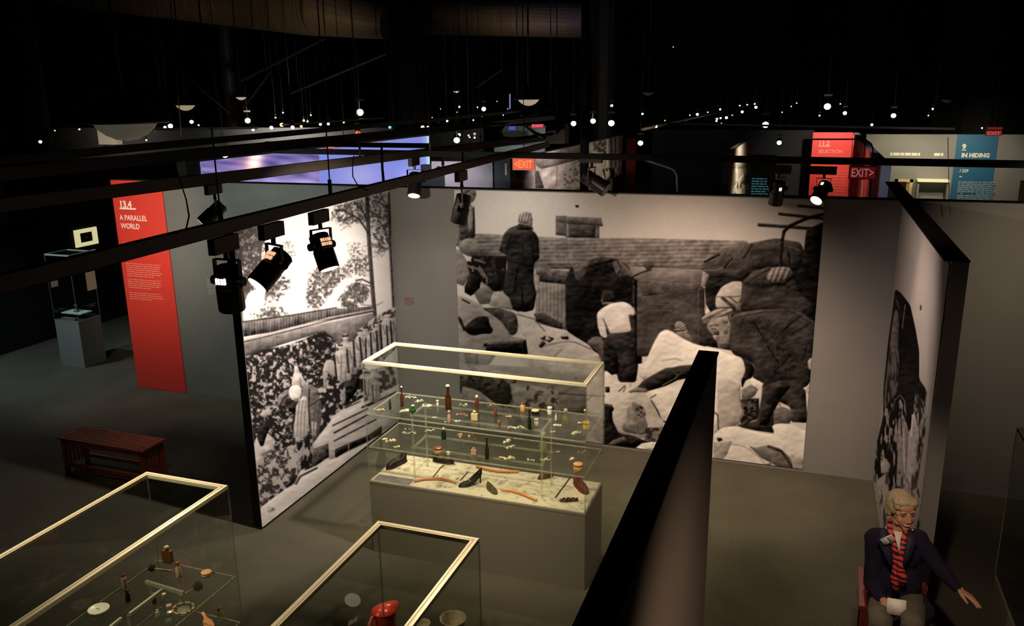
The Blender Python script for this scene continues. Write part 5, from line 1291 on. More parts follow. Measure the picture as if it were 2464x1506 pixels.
def showcase(label, x0, x1, y0, y1, zb, zt, shelves, deck, fr=.032):
    cx_, cy2 = (x0 + x1) / 2, (y0 + y1) / 2
    t = thing('display_case', label, 'display case', (cx_, cy2, 0))
    X0, X1, Y0, Y1 = x0 - cx_, x1 - cx_, y0 - cy2, y1 - cy2
    obj('plinth', box(X0, X1, Y0, Y1, 0, zb - .03), M_base, t)
    obj('plinth_rim', bx(box(X0 - .002, X1 + .002, Y0 - .002, Y1 + .002, zb - .024, zb - .008), X0, X1, Y0, Y1, zb - .03, zb - .005), M_base, t)
    obj('deck', box(X0 + .012, X1 - .012, Y0 + .012, Y1 - .012, zb - .006, zb), deck, t)
    g = .008
    for a in ((X0, X1, Y0, Y0 + g), (X0, X1, Y1 - g, Y1), (X0, X0 + g, Y0 + g, Y1 - g), (X1 - g, X1, Y0 + g, Y1 - g)):
        obj('glass_panel', box(*a, zb, zt - .02), M_glassp, t)
    obj('glass_top', box(X0 + .01, X1 - .01, Y0 + .01, Y1 - .01, zt - .014, zt - .006), M_glassp, t)
    for sx_ in (X0, X1):
        for sy2 in (Y0, Y1):
            b = BM(); bar(b, (sx_ * .999, sy2 * .999, zb), (sx_ * .999, sy2 * .999, zt - .02), .007, .007); obj('glass_joint', b, M_gedge2, t)
    b = BM()
    for a in ((X0, X1, Y0, Y0 + fr), (X0, X1, Y1 - fr, Y1), (X0, X0 + fr, Y0 + fr, Y1 - fr), (X1 - fr, X1, Y0 + fr, Y1 - fr)):
        bx(b, *a, zt - .022, zt)
    f = obj('top_frame', b, M_alu, t)
    b = BM(); k = fr * .55; w = .005
    for a in ((X0 + k, X1 - k, Y0 + k, Y0 + k + w), (X0 + k, X1 - k, Y1 - k - w, Y1 - k), (X0 + k, X0 + k + w, Y0 + k, Y1 - k), (X1 - k - w, X1 - k, Y0 + k, Y1 - k)):
        bx(b, *a, zt - .004, zt + .0012)
    obj('frame_groove', b, M_alud, f)
    for z in shelves:
        s = obj('glass_shelf', box(X0 + .01, X1 - .01, Y0 + .01, Y1 - .01, z - .009, z), M_shelf, t)
        b = BM(); e = .0025
        for a in ((X0 + .009, X1 - .009, Y0 + .009, Y0 + .009 + e), (X0 + .009, X1 - .009, Y1 - .009 - e, Y1 - .009), (X0 + .009, X0 + .009 + e, Y0 + .01, Y1 - .01), (X1 - .009 - e, X1 - .009, Y0 + .01, Y1 - .01)):
            bx(b, *a, z - .010, z + .0008)
        obj('polished_edge', b, M_gedge, s)
    return t
CZB, CZT, SA, SB = .69, 1.773, 1.300, 1.002
CX0, CX1, CY0, CY1 = -3.42, -1.492, 5.806, 6.385
case1 = showcase('long glass showcase with two shelves of bottles over shoes, before the big mural', CX0, CX1, CY0, CY1, CZB, CZT, (SA, SB), M_deck)
# inner rack of clear bars
M_acr = glass('clear_acrylic_bar', (.9, .92, .88), 1.0, .05, haze=.16, hazecol=(.85, .82, .72))
t = thing('acrylic_rack', 'clear bar rack standing inside the long showcase carrying its shelves', 'rack', ((CX0 + CX1) / 2, (CY0 + CY1) / 2, CZB))
for sx_ in (-.60, .56):
    b = BM()
    for yy in (-.14, .12): bar(b, (sx_, yy, 0), (sx_, yy, SA - CZB - .02), .014, .014)
    obj('upright', b, M_acr, t)
for z in (SB - CZB - .018, SA - CZB - .018):
    b = BM()
    for yy in (-.14, .12): bar(b, (-.62, yy, z), (.58, yy, z), .014, .014)
    for sx_ in (-.60, .56): bar(b, (sx_, -.16, z), (sx_, .14, z), .014, .014)
    obj('shelf_bearer', b, M_acr, t)

case2 = showcase('tall glass showcase with cosmetics at the lower left corner', -3.585, -3.005, 1.60, 3.535, CZB, CZT, (1.19, .885), mat('dark_deck', (.09, .085, .075), .6), .034)
case3 = showcase('glass showcase holding the red enamel jug at the bottom centre', -1.990, -1.425, 1.52, 3.440, CZB, CZT, (), mat('brown_deck', (.07, .058, .045), .6), .034)
case4 = showcase('mostly hidden glass showcase at the right edge behind the seated person', 1.385, 1.965, 3.9, 5.85, CZB, CZT, (), M_nearblack, .030)

# ------------------------------------------------------------------ exhibits
def M(n, c, r=.45, **k): return mat(n, c, r, **k)
M_amb = glass('amber_glass', (.45, .16, .05), 1.0, .05, haze=.35, hazecol=(.16, .05, .015))
M_grn = glass('green_glass', (.10, .20, .05), 1.0, .05, haze=.45, hazecol=(.03, .05, .012))
M_emr = glass('emerald_glass', (.04, .35, .12), 1.0, .05, haze=.5, hazecol=(.01, .12, .03))
M_clr = glass('clear_bottle_glass', (.80, .80, .66), 1.0, .05, haze=.25, hazecol=(.55, .50, .34))
M_silv = M('silver', (.85, .82, .72), .22, metal=.6)
M_wht = M('milk_glass', (.85, .84, .74), .3)
M_yel = M('yellow_tin', (.80, .60, .04), .4)
M_ora = M('apricot_enamel', (.75, .36, .14), .5)
M_lbl = M('yellow_label', (.72, .58, .28), .6)
M_tor = M('tortoise', (.22, .07, .03), .35)
M_pnk = M('pink_enamel', (.62, .36, .30), .4)
M_crm = M('cream_celluloid', (.72, .66, .46), .45)
M_blk = M('dark_bristle', (.015, .012, .01), .8)
M_brn = M('brown_leather', (.035, .016, .011), .5, noise=.3, nscale=20)
M_drk = M('black_leather', (.020, .016, .014), .45, noise=.3, nscale=20)
M_rdl = M('red_brown_leather', (.20, .045, .03), .5, noise=.3, nscale=20)
M_tan = M('worn_tan_leather', (.26, .13, .06), .6, noise=.3, nscale=20)
M_wood = M('orange_wood', (.62, .27, .11), .5, noise=.15, nscale=8)
M_mir = M('mirror_oval', (.85, .84, .76), .3)

def put(name, label, cat, px, py, z, rotz=0, group=None):
    p = at(px, py, 'z', z)
    return thing(name, label, cat, (p.x, p.y, z), rotz, group)
def ppm(px, py, z):   # metres per picture pixel at that spot
    return (at(px, py, 'z', z) - CP).dot(FW) / FPX
def bottle(label, px, py, hpx, z, m, wpx=8, kind='slim', cap=None, lab=None, group=None):
    k = ppm(px, py, z); h = hpx * k * 1.07; r = wpx * k / 2
    t = put('bottle', label, 'bottle', px, py, z, random.random(), group)
    if kind == 'tall': prof = [(r * .9, 0), (r, .02 * h), (r, .45 * h), (r * .85, .55 * h), (r * .42, .66 * h), (r * .40, .93 * h), (r * .5, .94 * h), (r * .5, h)]
    elif kind == 'slim': prof = [(r * .85, 0), (r, .05 * h), (r * .95, .60 * h), (r * .55, .72 * h), (r * .5, .88 * h), (r * .6, .89 * h), (r * .6, .92 * h)]
    elif kind == 'pear': prof = [(r * .6, 0), (r * .95, .12 * h), (r, .30 * h), (r * .8, .48 * h), (r * .35, .62 * h), (r * .3, .85 * h), (r * .42, .87 * h), (r * .42, .9 * h)]
    else: prof = [(r * .95, 0), (r, .05 * h), (r, .70 * h), (r * .9, .76 * h), (r * .45, .8 * h), (r * .45, .88 * h)]
    obj('body', lathe(BM(), prof, 14), m, t, smooth=True)
    top = prof[-1][1]
    rr = prof[-1][0] * 1.15
    if cap: obj('stopper', lathe(BM(), [(rr, top * .97), (rr * 1.15, top * 1.0), (rr * 1.1, h * 1.02), (rr * .5, h * 1.06)], 12), cap, t, smooth=True)
    if lab: obj('paper_label', lathe(BM(), [(r * 1.02, h * .12), (r * 1.03, h * .13), (r * 1.03, h * .5), (r * 1.02, h * .51)], 14), lab, t)
    return t
def flask(label, px, py, wpx, hpx, z, m, cap=None, rot=.15):
    k = ppm(px, py, z); w, h = wpx * k, hpx * k
    t = put('flask', label, 'flask', px, py, z, rot)
    b = box(-w / 2, w / 2, -w * .22, w * .22, 0, h * .74); bx(b, -w * .14, w * .14, -w * .12, w * .12, h * .74, h * .88)
    obj('body', b, m, t, bevel=.003)
    obj('stopper', lathe(BM(), [(w * .2, h * .88), (w * .26, h * .92), (w * .22, h), (0, h * 1.02)], 12), cap or M_silv, t, smooth=True)
    return t
def jar(label, px, py, wpx, hpx, z, m, lid=None, name='jar', cat='jar'):
    k = ppm(px, py, z); r, h = wpx * k / 2, hpx * k
    t = put(name, label, cat, px, py, z)
    obj('body', lathe(BM(), [(r * .92, 0), (r, .04 * h), (r, .72 * h), (r * .9, .76 * h)], 18), m, t, smooth=True)
    obj('lid', lathe(BM(), [(r * 1.04, .74 * h), (r * 1.04, .97 * h), (r * .96, h), (0, h)], 18), lid or m, t, smooth=True)
    return t
def trinket(label, cat, name, px, py, wpx, hpx, z, mats, n=5, seed=1):
    """heap of small metal and glass pieces: one chain or comb"""
    rd = random.Random(seed); k = ppm(px, py, z); t = put(name, label, cat, px, py, z, rd.random())
    w = wpx * k
    b = BM(); pts = [Vector(((i / 9 - .5) * w, math.sin(i * 1.3 + seed) * w * .18, .004)) for i in range(10)]
    tube(b, pts, .0040, 6); obj('chain', b, mats[0], t)
    for i in range(n + 6):
        x = (rd.random() - .5) * w; y = (rd.random() - .5) * w * .5; r = (.35 + .5 * rd.random()) * hpx * k * .5
        b = BM(); ell(b, (x, y, r * .8), (r, r * .8, r * .8), seg=10, ring=6); obj('bead', b, mats[(i + 1) % len(mats)], t, smooth=True)
    return t
A, B, D = SA, SB, CZB
IN1 = 'in the long showcase'
bottle('slim pale amber bottle at the left end of the top shelf ' + IN1, 968, 978, 46, A, M_amb, 8, 'tall', M_crm)
bottle('tiny dark vial leftmost on the top shelf ' + IN1, 939, 985, 26, A, M_grn, 6, 'slim')
bottle('round emerald green scent bottle on the top shelf ' + IN1, 994, 992, 17, A, M_emr, 15, 'pear', M_silv)
bottle('tall brown bottle with pale neck on the top shelf ' + IN1, 1079, 985, 56, A, M_amb, 16, 'tall', M_crm)
bottle('short pinkish ribbed tube behind which the brown bottle stands', 1081, 1017, 28, A, M_pnk, 9, 'slim', M_silv)
bottle('slim bottle with tall cream stopper behind the yellow label flask', 1148, 985, 32, A, M_tor, 10, 'slim', M_crm)
flask('square flask covered by a yellow label on the top shelf ' + IN1, 1142, 1011, 16, 24, A, M_lbl, M_crm)
bottle('thin red brown bottle left of centre on the top shelf ' + IN1, 1192, 1001, 26, A, M_tor, 8, 'slim')
bottle('stubby red brown tube near the front of the top shelf ' + IN1, 1201, 1023, 14, A, M_tor, 8, 'flat')
bottle('small amber bottle with round shoulders on the top shelf ' + IN1, 1258, 990, 20, A, M_ora, 12, 'flat', M_tor)
bottle('dark green tall bottle right of centre on the top shelf ' + IN1, 1274, 1032, 46, A, M_grn, 10, 'tall')
jar('small dark green tin with gold lid behind the dark bottle', 1288, 994, 18, 8, A, M_grn, M_lbl, 'tin', 'tin')
jar('upper white cylinder jar at the back of the top shelf ' + IN1, 1323, 997, 12, 19, A, M_wht)
jar('lower white cylinder jar near the front of the top shelf ' + IN1, 1291, 1024, 10, 18, A, M_wht)
bottle('slim white bottle right of the white jars', 1338, 1011, 18, A, M_wht, 6, 'slim')
bottle('clear amber perfume bottle with pointed stopper at the right of the top shelf', 1361, 1021, 36, A, M_clr, 18, 'pear', M_lbl)
jar('yellow jar near the right end of the top shelf ' + IN1, 1411, 1032, 17, 18, A, M_yel, M_yel)
bottle('thin clear bottle with gold collar behind the yellow jar', 1408, 1012, 26, A, M_clr, 9, 'slim', M_lbl)
trinket('silver chain bracelet spread at the left of the top shelf ' + IN1, 'bracelet', 'bracelet', 990, 956, 26, 5, A, [M_silv, M_wht], 5, 1)
trinket('silver comb shaped brooch right of the chain bracelet', 'brooch', 'brooch', 1008, 966, 20, 7, A, [M_silv, M_crm], 4, 2)
trinket('pink and white powder puff cluster on the top shelf ' + IN1, 'powder puff', 'powder_puff', 1027, 978, 20, 9, A, [M_crm, M_pnk, M_wht], 5, 3)
jar('leaning cream tube left of the tall brown bottle', 1053, 977, 6, 15, A, M_crm, M_wht, 'tube', 'tube')
trinket('silver winged clasp right of the tall brown bottle', 'clasp', 'clasp', 1116, 977, 18, 9, A, [M_silv, M_clr], 5, 4)
trinket('gold and silver trinkets heaped behind the emerald bottle', 'trinket', 'trinket', 972, 990, 22, 8, A, [M_silv, M_lbl, M_crm], 7, 5)
trinket('pale trinket at the far left front of the top shelf ' + IN1, 'trinket', 'trinket', 916, 988, 18, 9, A, [M_crm, M_pnk], 5, 6)
trinket('small cream soap bar shaped box below the powder puff', 'box', 'trinket_box', 1046, 1005, 12, 5, A, [M_crm], 2, 7)
trinket('orange beads scattered left of the yellow label flask', 'beads', 'beads', 1112, 998, 28, 5, A, [M_tor, M_ora, M_lbl], 6, 8)
trinket('bright silver buckle at the front edge of the top shelf', 'buckle', 'buckle', 1101, 1015, 12, 7, A, [M_silv, M_wht], 3, 9)
trinket('tiny bright silver button left of the buckle at the shelf front', 'button', 'button', 1072, 1016, 5, 4, A, [M_silv, M_wht], 2, 10)
trinket('red dark beads right of the slim bottle on the top shelf', 'beads', 'beads', 1180, 976, 16, 4, A, [M_tor, M_silv], 4, 11)
trinket('cream and red row of comb teeth at the front of the top shelf', 'comb', 'comb', 1242, 1029, 40, 6, A, [M_crm, M_rdl, M_wht], 8, 12)
trinket('pale orange clasp behind the row of comb teeth', 'clasp', 'clasp', 1224, 1003, 14, 5, A, [M_ora, M_crm], 3, 13)
trinket('pink and white brooch left of the perfume bottle', 'brooch', 'brooch', 1340, 1025, 20, 8, A, [M_pnk, M_crm, M_wht], 6, 14)
trinket('white and tan powder box at the right front of the top shelf', 'powder box', 'powder_box', 1385, 1043, 22, 7, A, [M_crm, M_lbl, M_wht], 5, 15)
trinket('cream key shaped trinket left of the yellow jar', 'trinket', 'trinket', 1396, 1018, 13, 5, A, [M_crm, M_silv], 3, 16)
trinket('silver chain dangling at the front right of the top shelf', 'chain', 'chain', 1330, 1040, 14, 5, A, [M_silv, M_pnk], 4, 17)
# lower shelf
bottle('olive green bottle with glass stopper on the lower shelf ' + IN1, 1068, 1056, 26, B, M_grn, 12, 'flat', M_silv)
bottle('tall dark green bottle standing at the centre of the lower shelf', 1172, 1104, 50, B, M_grn, 11, 'tall')
bottle('round clear pear shaped flask at the right of the lower shelf', 1307, 1085, 44, B, M_clr, 22, 'pear', M_crm)
flask('pinkish square scent flask left of the dark green bottle', 1140, 1094, 13, 18, B, M_pnk, M_pnk)
jar('orange brown earthen pot at the left of the lower shelf', 1054, 1090, 20, 15, B, M_ora, M_tor, 'pot', 'pot')
jar('small white cube jar right of the orange pot', 1079, 1094, 8, 8, B, M_wht)
jar('round apricot powder tin at the right end of the lower shelf', 1391, 1133, 22, 20, B, M_ora, M_ora, 'powder_tin', 'tin')
trinket('row of red and silver beads on the lower shelf ' + IN1, 'beads', 'beads', 1120, 1050, 40, 8, B, [M_tor, M_pnk, M_silv, M_rdl], 9, 21)
trinket('bright silver compact right of centre on the lower shelf', 'compact', 'compact', 1218, 1064, 20, 10, B, [M_silv, M_wht], 6, 22)
trinket('cream lace brooch in front of the silver compact', 'brooch', 'brooch', 1228, 1076, 26, 5, B, [M_crm, M_lbl], 6, 23)
trinket('yellowish toothed comb at the left end of the lower shelf', 'comb', 'comb', 940, 1062, 26, 7, B, [M_lbl, M_crm], 7, 24)
trinket('pale chain crossing the left of the lower shelf ' + IN1, 'chain', 'chain', 985, 1042, 34, 4, B, [M_silv, M_crm], 6, 25)
trinket('bright small silver locket at the lower left of the shelf', 'locket', 'locket', 925, 1058, 10, 6, B, [M_silv, M_lbl], 3, 26)
trinket('cream button card below the toothed comb', 'button card', 'button_card', 955, 1076, 14, 6, B, [M_crm, M_silv], 4, 27)
trinket('green grey earring pair left of the clear bar rack', 'earrings', 'earrings', 980, 1033, 14, 5, B, [M_grn, M_silv], 4, 28)
trinket('thin hairpin lying behind the olive green bottle', 'hairpin', 'hairpin', 1034, 1036, 24, 3, B, [M_crm, M_silv], 2, 29)
trinket('gold bead cluster in front of the tall dark green bottle', 'beads', 'beads', 1226, 1104, 26, 9, B, [M_lbl, M_clr, M_crm], 8, 30)
trinket('cream flat clip left of the gold bead cluster', 'clip', 'clip', 1206, 1101, 10, 4, B, [M_crm], 2, 31)
trinket('small clear glass beads below the pear shaped flask', 'beads', 'beads', 1278, 1108, 16, 7, B, [M_silv, M_clr], 5, 32)
trinket('pale hair clip at the right bearer of the lower shelf', 'hair clip', 'hair_clip', 1313, 1107, 24, 6, B, [M_lbl, M_crm], 4, 33)
trinket('bright white button above the apricot powder tin', 'button', 'button', 1375, 1106, 8, 10, B, [M_wht, M_silv], 3, 34)
trinket('scattered clear beads at the right end of the lower shelf', 'beads', 'beads', 1403, 1088, 26, 6, B, [M_clr, M_silv], 7, 35)
trinket('small silver ring near the right end of the lower shelf', 'ring', 'ring', 1342, 1088, 10, 4, B, [M_silv], 2, 36)

def shoe(label, px, py, lpx, z, m, ang, heel=0.0, kind='shoe', name='shoe', thick=1.0, roll=0, lift=0):
    """lasted upper over a sole; heel raises the rear"""
    k = ppm(px, py, z); L = lpx * k; t = put(name, label, 'shoe', px, py, z, ang); t.location.z += lift
    t.rotation_euler = (roll, 0, ang)
    n = 12; sole, up = BM(), BM(); rings = []
    for i in range(n + 1):
        s = i / n; x = (s - .5) * L
        w = L * (.085 + .075 * math.sin(min(1, s * 1.15) * PI) ** .7 + (.035 if s > .55 else 0) * math.sin((s - .55) / .45 * PI))
        if i in (0, n): w *= .35
        base = heel * (1 - min(1, s / .62)) ** 1.3 if heel else 0
        rings.append((x, w / 1.0, base, s))
    vt = []
    for x, w, bz, s in rings:
        vt.append([sole.verts.new((x, e * w, bz + q)) for e, q in ((-1, 0), (1, 0), (1, .009), (-1, .009))])
    for a, b in zip(vt, vt[1:]):
        for j in range(4): sole.faces.new((a[j], a[(j + 1) % 4], b[(j + 1) % 4], b[j]))
    sole.faces.new(vt[0]); sole.faces.new(vt[-1][::-1])
    obj('sole', sole, M_drk if m is not M_drk else M('sole_black', (.01, .008, .007), .5), t)
    vt = []
    for x, w, bz, s in rings:
        hgt = L * (.20 + .06 * math.cos(s * PI)) * thick if kind != 'sandal' else L * .12
        if s > .88: hgt *= max(.35, (1.05 - s) / .17)
        op = .18 < s < .52 if kind != 'sandal' else False
        prof = []
        for j in range(9):
            a = PI * j / 8; yy = math.cos(a) * w * 1.02; zz = math.sin(a) ** .7 * hgt
            if op and 2 < j < 6: zz = hgt * .22; yy *= 1.0
            prof.append(up.verts.new((x, yy, bz + .008 + zz)))
        vt.append(prof)
    for i_, (a, b) in enumerate(zip(vt, vt[1:])):
        for j in range(8):
            if kind == 'sandal' and i_ % 3 == 1: continue
            up.faces.new((a[j], a[j + 1], b[j + 1], b[j]))
    if kind != 'sandal': up.faces.new(vt[0]); up.faces.new(vt[-1][::-1])
    bmesh.ops.solidify(up, geom=up.faces[:], thickness=.002)
    obj('upper', up, m, t, smooth=True)
    hb = BM()
    if heel: lathe(hb, [(L * .035, 0), (L * .03, heel * .4), (L * .06, heel * .95)], 12, (-L * .43, 0, 0))
    else: bx(hb, -L * .48, -L * .24, -L * .09, L * .09, -.0, .014)
    obj('heel', hb, m if heel else M_drk, t)
    return t
def shoe2(label, q0, q1, m, **k):
    a, b = at(*q0, 'z', D), at(*q1, 'z', D); L = (b - a).length; px, py = (q0[0] + q1[0]) / 2, (q0[1] + q1[1]) / 2
    return shoe(label, px, py, L / ppm(px, py, D), D, m, math.atan2(b.y - a.y, b.x - a.x), **k)
shoe2('brown laced leather shoe at the left end of the showcase deck', (978, 1108), (930, 1130), M_brn, thick=1.35)
shoe2('flat dark brown shoe with worn toe left of centre on the deck', (1042, 1108), (1092, 1116), M_brn, thick=1.25)
shoe2('black high heeled court shoe at the front of the deck', (1160, 1160), (1104, 1172), M_drk, heel=.085, thick=.85)
shoe2('worn tan childs shoe right of centre on the deck', (1330, 1146), (1294, 1153), M_tan, thick=1.5)
shoe2('red brown strapped sandal at the front right of the deck', (1391, 1204), (1346, 1206), M_rdl, kind='sandal', thick=1.6)
shoe2('reddish brown shoe lying turned at the right end of the deck', (1384, 1160), (1412, 1190), M_rdl, thick=1.2)
shoe2('small mossy green shoe fragment in front of the high heel', (1173, 1172), (1195, 1190), M('mossy_leather', (.16, .14, .07), .8, noise=.4, nscale=30), thick=1.2)
def hanger(label, pts):
    k = [at(x, y, 'z', D + .015) for x, y in pts]
    c = sum(k, Vector()) / len(k); t = thing('clothes_hanger', label, 'hanger', tuple(c))
    K = [q - c for q in k]; P_ = []
    for a, b in zip(K, K[1:]): P_ += [a.lerp(b, i / 4) for i in range(4)]
    P_.append(K[-1]); n = len(P_)
    obj('arm', tube(BM(), P_, 0, 8, True, [.010 + .003 * math.sin(i / (n - 1) * PI) for i in range(n)]), M_wood, t, smooth=True)
    m = P_[n // 2]; s = (P_[-1] - P_[0]).normalized(); q = Vector((0, 0, 1)).cross(s)
    obj('hook', tube(BM(), [m, m + q * .03, m + q * .05 + s * .012, m + q * .062, m + q * .05 - s * .014], .0018, 6), M_rod, t)
hanger('curved orange wooden clothes hanger at the left front of the deck', [(997, 1157), (1020, 1152), (1050, 1151), (1075, 1154), (1097, 1160)])
hanger('curved orange wooden clothes hanger at the back of the deck', [(1146, 1121), (1170, 1128), (1200, 1133), (1225, 1134), (1249, 1134)])
hanger('curved orange wooden clothes hanger at the right front of the deck', [(1206, 1178), (1230, 1180), (1255, 1187), (1275, 1196), (1292, 1203)])
a, c = at(897, 1150, 'z', D), at(975, 1158, 'z', D)
tag(obj('caption_board', box(a.x + .02, a.x + .36, CY0 + .018, CY0 + .125, D, D + .004), M('caption_lilac', (.16, .14, .16), .6, noise=.3, nscale=14)), 'flat grey lilac caption board at the left front corner of the deck', 'caption')
for i, (q, lab) in enumerate((([(1040, 1150), (1060, 1125), (1068, 1118)], 'thin dark rod lying behind the left hanger on the deck'), ([(1108, 1155), (1126, 1135)], 'thin dark rod lying left of the high heeled shoe'), ([(1336, 1197), (1372, 1148)], 'long dark rod lying left of the red sandal'))):
    tag(obj('dark_rod', tube(BM(), [at(x, y, 'z', D + .006) for x, y in q], .004, 6), M_drk), lab, 'rod')

# exhibits in the lower left showcase
S2, T2 = 1.19, .885
flask('tan square flask with gold cap standing on the cosmetics showcase shelf', 405, 1352, 25, 42, S2, M_tor, M_lbl, .1)
bottle('amber perfume bottle right of the tan square flask', 431, 1388, 36, S2, M_lbl, 14, 'slim', M_tor)
jar('round cream compact lying at the right of the upper shelf', 497, 1384, 24, 10, S2, M_crm, M_ora, 'compact', 'compact')
def brush(label, hx, hy, ex, ey, z, rpx):
    a, b = at(hx, hy, 'z', z + .02), at(ex, ey, 'z', z + .012); r = rpx * ppm(hx, hy, z)
    t = thing('brush', label, 'brush', tuple(a)); d = b - a
    bb = BM(); rd = random.Random(5)
    ell(bb, (0, 0, 0), (r * .95, r * .95, r * .8), seg=14, ring=8)
    for i in range(90):
        v = Vector((rd.gauss(0, 1), rd.gauss(0, 1), rd.gauss(0, 1))).normalized(); tube(bb, [v * r * .4, v * r * (1 + .15 * rd.random())], .0012, 4)
    obj('bristles', bb, M_blk, t)
    obj('handle', tube(BM(), [d * .12, d * .4, d * .75, d], 0, 10, True, [.006, .005, .006, .008]), M_wood, t, smooth=True)
brush('round dark shaving brush with orange handle pointing right on the upper shelf', 365, 1367, 414, 1374, S2, 9)
brush('larger round dark brush with thin handle pointing down left', 476, 1411, 430, 1437, S2 - .05, 12)
def disc(name, label, cat, px, py, rpx, z, m, m2=None, tilt=(0, 0), sx=1.0):
    k = ppm(px, py, z); t = put(name, label, cat, px, py, z); t.rotation_euler = (tilt[0], tilt[1], 0)
    r = rpx * k
    obj('dish', lathe(BM(), [(r * .75, 0), (r * .98, .010), (r, .016), (r * .95, .018), (r * .8, .013), (0, .011)], 28, sx=sx), m, t, smooth=True)
    if m2: obj('mark', tube(BM(), [(-r * .3, 0, .0135), (0, r * .1, .0135), (r * .2, -r * .1, .0135)], .003, 6), m2, t)
disc('dish', 'white oval china dish at the lower left of the cosmetics showcase', 'dish', 238, 1470, 24, S2, M_mir, M_crm, sx=1.05)
bottle('upright lipstick tube with red brown cap on the left of the cosmetics shelf', 300, 1415, 34, S2, M_pnk, 12, 'flat', M_rdl)
bottle('small dark green vial below the lipstick tube', 309, 1447, 28, S2, M_grn, 12, 'slim', M_blk)
bottle('thin amber vial below the clear T shaped bar', 372, 1452, 26, S2, M_amb, 9, 'slim', M_tor)
bottle('tiny cream tube beneath the thin amber vial', 380, 1484, 18, S2, M_crm, 8, 'flat', M_crm)
bottle('small glass bottle with dark cap at the right end of the cosmetics showcase', 530, 1492, 30, T2, M_clr, 14, 'flat', M_tor)
def necklace():
    p = at(441, 1463, 'z', S2 + .03); t = thing('bracelet', 'gold beaded bracelet lying as a ring in the cosmetics showcase', 'bracelet', tuple(p))
    r = 24 * ppm(441, 1463, S2)
    for i in range(26):
        a = 2 * PI * i / 26; b = BM(); ell(b, (r * math.cos(a), r * .95 * math.sin(a), 0), (.006, .006, .006), seg=8, ring=6); obj('bead', b, M_lbl if i % 3 else M_tor, t, smooth=True)
    obj('cord', tube(BM(), [(r * math.cos(2 * PI * i / 24), r * .95 * math.sin(2 * PI * i / 24), 0) for i in range(25)], .003, 6, False), M_lbl, t)
    obj('stand', tube(BM(), [(0, 0, -.024), (0, 0, -.006)], r * .6, 16), M_acr, t)
necklace()
jar('upper silver thimble beside the gold beaded bracelet', 407, 1462, 13, 8, S2, M_silv, M_pnk, 'thimble', 'thimble')
jar('lower silver thimble beside the gold beaded bracelet', 409, 1478, 13, 8, S2, M_silv, M_silv, 'thimble', 'thimble')
jar('tiny silver lipstick lying below the T shaped bar', 395, 1436, 9, 9, S2, M_silv, M_crm, 'lipstick', 'lipstick')
jar('pale green small pill box at the front of the cosmetics showcase', 406, 1497, 13, 9, T2, M_crm, M_clr, 'pill_box', 'box')
def hairbrush():
    p = at(497, 1500, 'z', T2 + .004); k = ppm(497, 1500, T2); t = thing('hairbrush', 'orange wooden hairbrush pointing up left in the cosmetics showcase', 'hairbrush', tuple(p), 0)
    b = BM(); d = (at(488, 1478, 'z', T2 + .03) - p); n = Vector((d.y, -d.x, 0)).normalized()
    pts = [(-1.4, .018), (-.9, .030), (-.3, .028), (.1, .014), (.5, .009), (.95, .011), (1.1, .006)]
    vt = [[b.verts.new(Vector((d.x, d.y, 0)) * s + n * e * w + Vector((0, 0, q + .01 * (s + 1.4)))) for e, q in ((-1, 0), (1, 0), (1, .016), (-1, .016))] for s, w in pts]
    for a_, b_ in zip(vt, vt[1:]):
        for j in range(4): b.faces.new((a_[j], a_[(j + 1) % 4], b_[(j + 1) % 4], b_[j]))
    b.faces.new(vt[0]); b.faces.new(vt[-1][::-1])
    obj('wooden_back', b, M('bright_orange_wood', (.72, .24, .05), .5), t, bevel=.003)
    bb = BM()
    for i in range(5):
        for j in range(4):
            q = Vector((d.x, d.y, 0)) * (-1.2 + i * .2) + n * (j - 1.5) * .010; tube(bb, [q + Vector((0, 0, -.008 + .006 * i * 0)), q + Vector((0, 0, .006))], .0012, 4)
    obj('bristles', bb, M_blk, t)
hairbrush()
t = thing('acrylic_stand', 'clear T shaped acrylic bar stand in the cosmetics showcase', 'stand', at(397, 1416, 'z', 1.255)[:])
o_ = Vector(t.location)
b = BM(); bar(b, at(351, 1400, 'z', 1.255) - o_, at(442, 1427, 'z', 1.255) - o_, .016, .02); obj('cross_bar', b, M('frosted_acrylic', (.42, .40, .32), .3), t)
b = BM(); bar(b, at(392, 1418, 'z', 1.255) - o_, at(312, 1478, 'z', 1.255) - o_, .014, .018); bar(b, at(292, 1488, 'z', 1.255) - o_, at(262, 1512, 'z', 1.255) - o_, .014, .018); obj('long_bar', b, M('frosted_acrylic2', (.42, .40, .32), .3), t)
b = BM()
for q in ((360, 1404), (430, 1424), (308, 1480), (272, 1505)):
    a = at(*q, 'z', 1.255) - o_; bar(b, a, a + Vector((0, 0, S2 - 1.255)), .010, .010)
obj('leg', b, M_acr, t)

# red enamel jug and bowls
t = put('jug', 'red enamel jug with a leaf shaped lid and chipped rim', 'jug', 929, 1540, CZB, 0)
k = ppm(929, 1540, CZB); R3 = 27 * k; Hj = .205
M_enam = M('red_enamel', (.58, .030, .018), .30, noise=.25, nscale=30)
obj('body', lathe(BM(), [(R3 * 1.06, 0), (R3 * 1.1, .01), (R3 * 1.04, .08), (R3 * .98, Hj * .8), (R3, Hj)], 28), M_enam, t, smooth=True)
obj('rim', lathe(BM(), [(R3 * 1.02, Hj - .004), (R3 * 1.06, Hj), (R3 * 1.02, Hj + .004)], 28), M_blk, t, smooth=True)
b = BM(); n = 28; top = []; bot = []
dl = Vector((at(962, 1452, 'z', 1).x - at(890, 1490, 'z', 1).x, at(962, 1452, 'z', 1).y - at(890, 1490, 'z', 1).y, 0)).normalized()
nl = Vector((-dl.y, dl.x, 0))
c0 = b.verts.new((0, 0, Hj + .032))
